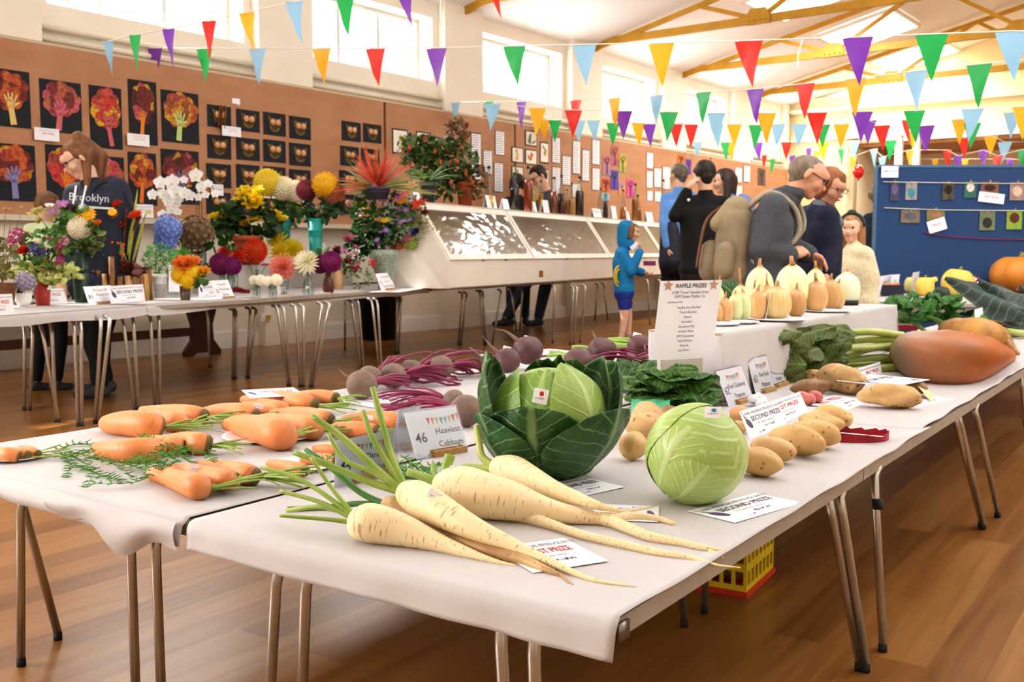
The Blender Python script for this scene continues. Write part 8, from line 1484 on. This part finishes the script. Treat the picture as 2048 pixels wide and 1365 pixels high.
 if hair:
  L = [(c - f * .034 * s + u * .03 * s, c - f * .02 * s + u * .04 * s, .094 * s, .092 * s), (c + f * .02 * s + u * .075 * s, c + f * .05 * s + u * .068 * s, .05 * s, .035 * s), (c - f * .06 * s - u * .02 * s, c - f * .05 * s - u * .05 * s, .06 * s, .05 * s)]
  for g in (-1, 1): L.append((c - f * .03 * s + sd * g * .05 * s + u * .01 * s, c - f * .01 * s + sd * g * .06 * s + u * .03 * s, .05 * s, .045 * s))
  if hair[0] == 'long':
   for g in (-1, 1): L += [(c - f * .03 * s + sd * g * .075 * s, c - f * .015 * s + sd * g * .08 * s - u * .14 * s, .04 * s, .04 * s), (c - f * .015 * s + sd * g * .08 * s - u * .14 * s, c + f * .0 * s + sd * g * .075 * s - UP * .30 * s, .04 * s, .022 * s)]
   L.append((c - f * .07 * s, c - f * .07 * s - UP * .26 * s, .07 * s, .045 * s))
  if hair[0] == 'bob': L += [(c + sd * g * .07 * s - f * .0 * s + u * .03 * s, c + sd * g * .085 * s - f * .01 * s - u * .07 * s, .05 * s, .035 * s) for g in (-1, 1)] + [(c - f * .06 * s, c - f * .05 * s - u * .08 * s, .075 * s, .05 * s), (c + f * .05 * s + u * .085 * s, c + f * .075 * s + u * .06 * s, .035 * s, .025 * s)]
  if hair[0] == 'pony': L += [(c - f * .06 * s + u * .1 * s, c - f * .07 * s + u * .12 * s, .04 * s, .045 * s), (c - f * .09 * s + u * .09 * s, c - f * .13 * s - u * .05 * s, .035 * s, .045 * s), (c - f * .13 * s - u * .05 * s, c - f * .12 * s - UP * .28 * s, .045 * s, .025 * s), (c - f * .02 * s + sd * .06 * s, c + sd * .07 * s - UP * .13 * s, .03 * s, .02 * s), (c - f * .05 * s - sd * .06 * s, c - f * .05 * s - sd * .08 * s - UP * .25 * s, .035 * s, .02 * s)]
  if hair[0] == 'thin': L = [(c - f * .045 * s + u * .015 * s, c - f * .025 * s + u * .028 * s, .089 * s, .088 * s), (c - f * .05 * s - u * .03 * s, c - f * .05 * s - u * .05 * s, .055 * s, .05 * s), (c + f * .01 * s + u * .06 * s, c + f * .03 * s + u * .062 * s, .05 * s, .04 * s)]
  caps(L, 'hair', M(hair[1], .55, .35, 30, stretch=(1, 1, .25), bump=.8, bscale=60, col2=hair[2] if len(hair) > 2 else None), t, .01, 2)
 if glasses:
  b = B()
  for g in (-1, 1):
   cc_ = c + f * .106 * s + sd * g * .036 * s + u * .010 * s; b.tube([cc_ + sd * math.cos(a) * .026 * s + u * math.sin(a) * .019 * s for a in [i * PI / 8 for i in range(17)]], .003 * s, 5); b.tube([cc_ + sd * g * .026 * s, c + sd * g * .094 * s - f * .01 * s + u * .015 * s], .003 * s, 5)
  b.tube([c + f * .108 * s + sd * .01 * s + u * .012 * s, c + f * .108 * s - sd * .01 * s + u * .012 * s], .003 * s, 5); obj('glasses', b, glasses, t, world=True)
 return t, dict(q=q, f=f, fh=fh, sd=sd, u=u, c=c, ch=ch, P=P_, spine=spine, s=s)
BLKG = M('15151a', .3); NAVYH = cloth_('2a3140')
t, k = human('woman in a navy hoodie with tied-back brown hair looking down at the flowers', 7.0, 1.06, dict(H=(158, 318), N=(182, 365, .04), SL=(150, 388, .1), SR=(236, 378, -.02), EL=(134, 470, .08), WL=(126, 560, .02), ER=(264, 470, -.0), WR=(246, 566, .0), P=(195, 560), AL=(212, 780, .15), AR=(200, 790, -.1)), (-.78, -.35, -.5), ('hoodie', NAVYH), ('trousers', DARKT), hair=('pony', '5a3826', '8a5a34'), hands=[('L', (0, 0, -1), .4), ('R', (0, 0, -1), .4)], glasses=M('6a2a4a', .3))
L = [(k['ch'] - k['fh'] * .10 + UP * .05 + k['sd'] * g * .09, k['ch'] - k['fh'] * .13 + UP * .02 - k['sd'] * g * .02, .06, .07) for g in (-1, 1)]; caps(L, 'hood', NAVYH, t, .014, 4)
m_ = mat4(Vector(PD(178, 396, 6.80)), Matrix((cR, cF, UP)).transposed() @ Matrix.Rotation(.06, 3, 'Y')); b = B(); b.text('Brooklyn', m_, .075); b.xf(Matrix.Identity(4))
for q in range(1): b.add([m_ @ Vector((x, 0, z)) for x, z in ((-.17, -.07), (.17, -.07), (.17, -.055), (-.17, -.055))], [(0, 1, 2, 3)])
obj('chest_lettering', b, M('d6dade', .7), t, world=True, smooth=False)
for x0, x1 in ((152, 143), (172, 160)): b = B(); b.tube(spline([PD(x0, 372, 6.82), PD((x0 + x1) / 2 + 1, 395, 6.77), PD(x1, 425, 6.76)], 6), .007, 6); obj('drawstring', b, M('e6e6ea', .7), t, world=True)
human('child with short brown hair in a pale green top, behind the left flowers', 7.25, .80, dict(H=(96, 412), N=(92, 448, .02), SL=(62, 462), SR=(122, 464), EL=(50, 510), WL=(60, 548, -.1), ER=(130, 512), WR=(112, 548, -.12), P=(92, 580), AL=(72, 790), AR=(112, 785)), (.55, .5, -.3), ('top', cloth_('cfdcb0')), ('trousers', DARKT), hair=('short', '6a4630', '8a6242'), hands=[('L', (1, 0, 0), .5), ('R', (-1, 0, 0), .5)])
human('dark-haired man bending over behind the bottles, face turned down to the left', 13.6, 1.15, dict(H=(1076, 352), N=(1092, 384, .1), SL=(1076, 412, .2), SR=(1108, 410, -.0), EL=(1062, 440, .1), WL=(1048, 455, -.05), ER=(1116, 448, -.1), WR=(1085, 460, -.2), P=(1102, 505, .25), AL=(1010, 652), AR=(1076, 652)), (-.75, -.3, -.55), ('jumper', cloth_('4a5058')), ('jeans', JEANS), hair=('short', '2a1f1a', '3c2c22'), hands=[('L', (0, 0, -1), .4), ('R', (0, 0, -1), .4)], glasses=BLKG)
human('person with dark wavy hair mostly hidden behind the black bottle', 13.8, 1.0, dict(H=(1036, 366), N=(1034, 392), SL=(1016, 404), SR=(1054, 404), EL=(1010, 440), WL=(1015, 465), ER=(1058, 440), WR=(1050, 465), P=(1035, 500)), (.2, .8, -.3), ('top', DARKT), ('jeans', JEANS), hair=('bob', '241c1a', '3a2c28'))
BLUEH = cloth_('1f7fb4'); t, k = human('boy in a bright blue hooded top and royal blue shorts, putting paper to his mouth', 10.9, .80, dict(H=(1262, 464), N=(1247, 496, .02), SL=(1243, 508, .12), SR=(1244, 510, -.12), ER=(1262, 545, -.16), WR=(1281, 500, -.14), HR=(1279, 482, -.12), EL=(1262, 540, .12), WL=(1287, 546, .06), P=(1248, 580), AL=(1256, 688, .06), AR=(1242, 690, -.06), F=(1, -.1, 0)), (1, -.1, -.12), ('hooded_top', BLUEH), ('shorts', cloth_('2a3f9a')), hair=('bob', '6f4c30', '94693f'), hands=[('R', (-.6, 0, .4), .9), ('L', (0, 0, 1), .5)], barelegs=True, infl=.028)
c, f, u, s = k['c'], k['f'], k['u'], k['s']; caps([(c - f * .085 * s + u * .045 * s, c - f * .08 * s - u * .05 * s, .112 * s, .105 * s), (c - f * .035 * s + u * .085 * s, c - f * .05 * s + u * .07 * s, .07 * s, .07 * s), (c - f * .09 * s - u * .05 * s, c - f * .07 * s - u * .16 * s, .10 * s, .10 * s), (c - f * .03 * s - u * .14 * s, c - f * .02 * s - u * .17 * s, .085 * s, .09 * s)], 'hood', BLUEH, t, .012, 4)
b = B(); p = Vector(PD(1236, 552, 10.9)) - cF * .17
for r_ in (.11, .075): b.tube([p + cR * (math.cos(a) * r_ * .55) + UP * math.sin(a) * r_ + cF * .02 * math.cos(a) for a in [PI * .55 + i * PI * .9 / 12 for i in range(13)]], .011, 5)
obj('yellow_emblem', b, M('d8c23a', .7), t, world=True)
b = B(); b.box(Vector(PD(1269, 492, 10.75)), (.10, .004, .045), rot=Matrix.Rotation(YAW, 3, 'Z') @ Matrix.Rotation(-.7, 3, 'Y')); solo('paper_slip', b, CARDW, 'folded white paper the boy in blue holds to his mouth', 'paper', origin=Vector(PD(1269, 492, 10.75)), smooth=False)
b = B(); b.box(Vector(PD(1299, 527, 10.95)), (.13, .05, .05), rz=YAW); solo('snack_packet', b, M('3a3a8a', .35, .5, 20, col2='b03a4a'), 'small blue and red snack packet in the hand of the boy in blue', 'packet', origin=Vector(PD(1299, 527, 10.95)), smooth=False)
t, k = human('grey-haired man in a pale blue jumper and navy quilted gilet, seen from behind', 11.6, 1.06, dict(H=(1357, 350), N=(1358, 378), SL=(1334, 398, .05), SR=(1382, 396, .0), EL=(1329, 448, -.04), WL=(1336, 498, -.12), ER=(1392, 445), WR=(1388, 490, .1), P=(1356, 522), AL=(1345, 676), AR=(1370, 676)), (-.55, .8, -.1), ('jumper', cloth_('6b9bd8')), ('trousers', DARKT), hair=('short', '5c564f', '7a7268'), hands=[('L', (1, 0, 0), .5)])
P_ = k['P']; caps([(P_ + k['sd'] * g * .1 - UP * .04, k['ch'] + k['sd'] * g * .10 - UP * .36, .15, .14) for g in (-1, 1)] + [(P_ - UP * .04, k['ch'] - UP * .36, .15, .14)], 'quilted_gilet', M('1c2030', .5, .2, 6, bump=1, bscale=6), t, .014, 3)
BLKJ = cloth_('0d0d0f'); t, k = human('young man in a black jumper with one hand raised to his ear, seen from behind', 9.4, 1.08, dict(H=(1408, 350), N=(1411, 385), SL=(1377, 408), SR=(1447, 408), EL=(1350, 432, -.05), WL=(1376, 380, -.06), HL=(1386, 362, -.08), ER=(1458, 470, .03), WR=(1452, 520, .08), P=(1408, 540), AL=(1390, 716), AR=(1428, 716)), (-.25, .95, -.15), ('jumper', BLKJ), ('trousers', M('2a1a1c', .8, .2, 12)), hair=('short', '1d1512', '2c201a'), hands=[('L', (1, .2, 0), .7), ('R', (-1, 0, 0), .5)])
for x, y in ((1371, 402), (1427, 494)): b = B(); b.tube([Vector(PD(x, y, 9.4)) - cF * .165, Vector(PD(x, y, 9.4)) - cF * .169], .014, 10); obj('white_badge', b, CARDW, t, world=True)
t, k = human('woman with long dark hair and a lilac-grey hoodie, looking left', 10.5, 1.04, dict(H=(1448, 362), N=(1458, 392), SL=(1440, 412, .1), SR=(1490, 410, -.08), EL=(1432, 460, .1), WL=(1436, 505, 0), ER=(1500, 462, -.1), WR=(1482, 508, -.1), P=(1464, 535), AL=(1455, 696), AR=(1475, 696)), (-.95, .2, -.15), ('hoodie', cloth_('7f88b0')), ('jeans', JEANS), hair=('long', '2c1f1c', '4a352c'), hands=[('R', (0, 0, -1), .5)])
caps([(k['ch'] - k['fh'] * .11 + UP * .05, k['ch'] - k['fh'] * .15 - UP * .03, .08, .09)], 'hood', cloth_('8a93ba'), t, .014, 3)
FLE = M('4d4f54', .95, .12, 30, bump=.8, bscale=60); t, k = human('older man in a grey fleece and glasses bending forward over the onions', 6.2, 1.06, dict(H=(1618, 352), N=(1578, 392, .02), SL=(1560, 408, .16), SR=(1545, 418, -.16), ER=(1522, 500, -.20), WR=(1583, 512, -.18), HR=(1606, 500, -.16), EL=(1570, 490, .14), WL=(1622, 512, .02), P=(1528, 575), AL=(1535, 820, .1), AR=(1520, 826, -.1)), (.86, -.15, -.48), ('fleece', FLE), ('trousers', M('3a3430', .8, .15, 12)), skin=SKINP, hair=('thin', '6a5a4a', '8f8070'), hands=[('R', (0, .5, -.6), .9), ('L', (0, -.5, -.6), .6)], glasses=BLKG, infl=.03)
caps([(k['q']['N'] + k['spine'] * .01 - k['fh'] * .03 + k['sd'] * g * .05, k['q']['N'] + k['spine'] * .01 + k['fh'] * .05 + k['sd'] * g * .03, .05, .045) for g in (-1, 1)], 'collar', FLE, t, .012, 3)
BAG = M('8a7a60', .8, .18, 10, bump=.8, bscale=9); bk = -k['fh']; sp = k['spine']; o_ = k['P'] + sp * .1 + bk * .21
r_ = thing('rucksack', 'khaki canvas rucksack with leather straps on the back of the man in the grey fleece', 'rucksack', Vector(PD(1490, 560, 6.3)))
caps([(o_ + k['sd'] * g * .09, o_ + sp * .30 + k['sd'] * g * .09 + bk * .02, .12, .115) for g in (-1, 1)] + [(o_, o_ + sp * .3, .13, .12)], 'sack', BAG, r_, .014, 4)
caps([(o_ + sp * .36 + bk * .05 + k['sd'] * g * .08, o_ + sp * .30 + bk * .12 + k['sd'] * g * .08, .085, .06) for g in (-1, 1)] + [(o_ + sp * .38 + bk * .03 + k['sd'] * .08, o_ + sp * .38 + bk * .03 - k['sd'] * .08, .09, .09)], 'flap', M('978768', .8, .15, 10, bump=.8, bscale=9), r_, .012, 3)
for g in (-1, 1): caps([(o_ + sp * .02 + bk * .06 - k['sd'] * g * .2 * -1, o_ + sp * .13 + bk * .06 + k['sd'] * g * .2, .065, .06)], 'side_pocket', BAG, r_, .012, 3)
caps([(o_ + bk * .13 - sp * .0, o_ + bk * .14 + sp * .13, .075, .07)], 'front_pocket', BAG, r_, .012, 3)
for g in (-.06, .06): b = B(); b.tube(spline([o_ + sp * .43 + bk * .08 + k['sd'] * g, o_ + sp * .33 + bk * .195 + k['sd'] * g, o_ + sp * .15 + bk * .215 + k['sd'] * g, o_ + sp * .02 + bk * .215 + k['sd'] * g], 12), .011, 6); obj('leather_strap', b, M('6e4526', .5, .2, 10), r_, world=True)
for g in (-1, 1): b = B(); sh = k['q']['SL' if g < 0 else 'SR'] * .6 + k['ch'] * .4; b.tube(spline([o_ + sp * .38 - bk * .02 + k['sd'] * g * .1, sh + UP * .095 - k['fh'] * .02, sh + k['fh'] * .13 - UP * .02, sh + k['fh'] * .15 - sp * .2, o_ + sp * .06 + k['sd'] * g * .2 - bk * .1], 16), .017, 8); obj('shoulder_strap', b, M('a59a84', .8, .1, 10), r_, world=True)
NAVC = cloth_('1c2138'); t, k = human('woman with short auburn hair and glasses in a navy coat, smiling down', 6.8, 1.0, dict(H=(1660, 372), N=(1640, 412, .04), SL=(1656, 434, -.13), SR=(1616, 432, .13), EL=(1660, 500, -.16), WL=(1652, 548, -.24), ER=(1610, 500, .1), WR=(1624, 545, -.05), P=(1632, 575), AL=(1655, 796), AR=(1625, 796)), (.55, -.62, -.42), ('coat', NAVC), ('trousers', DARKT), hair=('bob', 'a3683a', '7a4a2a'), hands=[('L', (-1, 0, 0), .6)], glasses=M('8a7060', .3), infl=.022, skin=SKINP)
caps([(k['q']['N'] + k['sd'] * g * .05 + k['fh'] * .02, k['ch'] + k['fh'] * .12 + k['sd'] * g * .05 - UP * .05, .05, .045) for g in (-1, 1)] + [(k['ch'] + k['fh'] * .10 - UP * .04 + k['sd'] * g * .05, k['P'] + k['fh'] * .10 + k['sd'] * g * .05, .04, .05) for g in (-1, 1)], 'grey_scarf', cloth_('6a6c70'), t, .012, 3)
CRM = M('e6d6b2', .95, .1, 40, bump=1.5, bscale=45); t, k = human('girl with long light brown hair and a headband in a cream knitted jumper', 7.5, .86, dict(H=(1703, 458), N=(1711, 492, .02), SL=(1728, 512, -.1), SR=(1690, 512, .1), EL=(1743, 560, -.08), WL=(1728, 600, -.1), ER=(1676, 560, .05), WR=(1690, 600, -.08), P=(1711, 605), AL=(1719, 770), AR=(1702, 770)), (-.55, -.82, -.02), ('jumper', CRM), ('trousers', JEANS), hair=('long', '8a5a38', 'b98a5a'), hands=[('L', (-1, 0, 0), .5)], infl=.035)
c, s = k['c'], k['s']; b = B(); b.tube([c - k['f'] * .005 * s + k['sd'] * math.cos(a) * .11 * s + k['u'] * (.02 + math.sin(a) * .115) * s for a in [i * PI / 14 for i in range(15)]], .015 * s, 6); b.blob(c + k['u'] * .14 * s, (.035, .03, .025), 2); obj('headband', b, M('3a443c', .7), t, world=True)
human('person in a dark teal top standing partly behind the left edge of the blue board', 10.6, 1.0, dict(H=(1757, 392), N=(1758, 424), SL=(1738, 440), SR=(1790, 440), EL=(1732, 490), WL=(1738, 530), P=(1762, 560)), (.6, .7, 0), ('top', cloth_('1e3038')), ('trousers', DARKT), hair=('short', '4a4238', '8a8468'))
dg = bpy.context.evaluated_depsgraph_get()
for o in _bake:
 me = bpy.data.meshes.new_from_object(o.evaluated_get(dg)); o.modifiers.clear(); o.data = me
 me.polygons.foreach_set('use_smooth', [True] * len(me.polygons))
sc = bpy.context.scene
sc.view_settings.view_transform = 'Standard'; sc.view_settings.look = 'Medium High Contrast'; sc.view_settings.exposure = 0.0
sc.cycles.use_denoising = True; sc.cycles.max_bounces = 7; sc.cycles.transparent_max_bounces = 12; sc.cycles.sample_clamp_indirect = 6
bpy.context.view_layer.update()
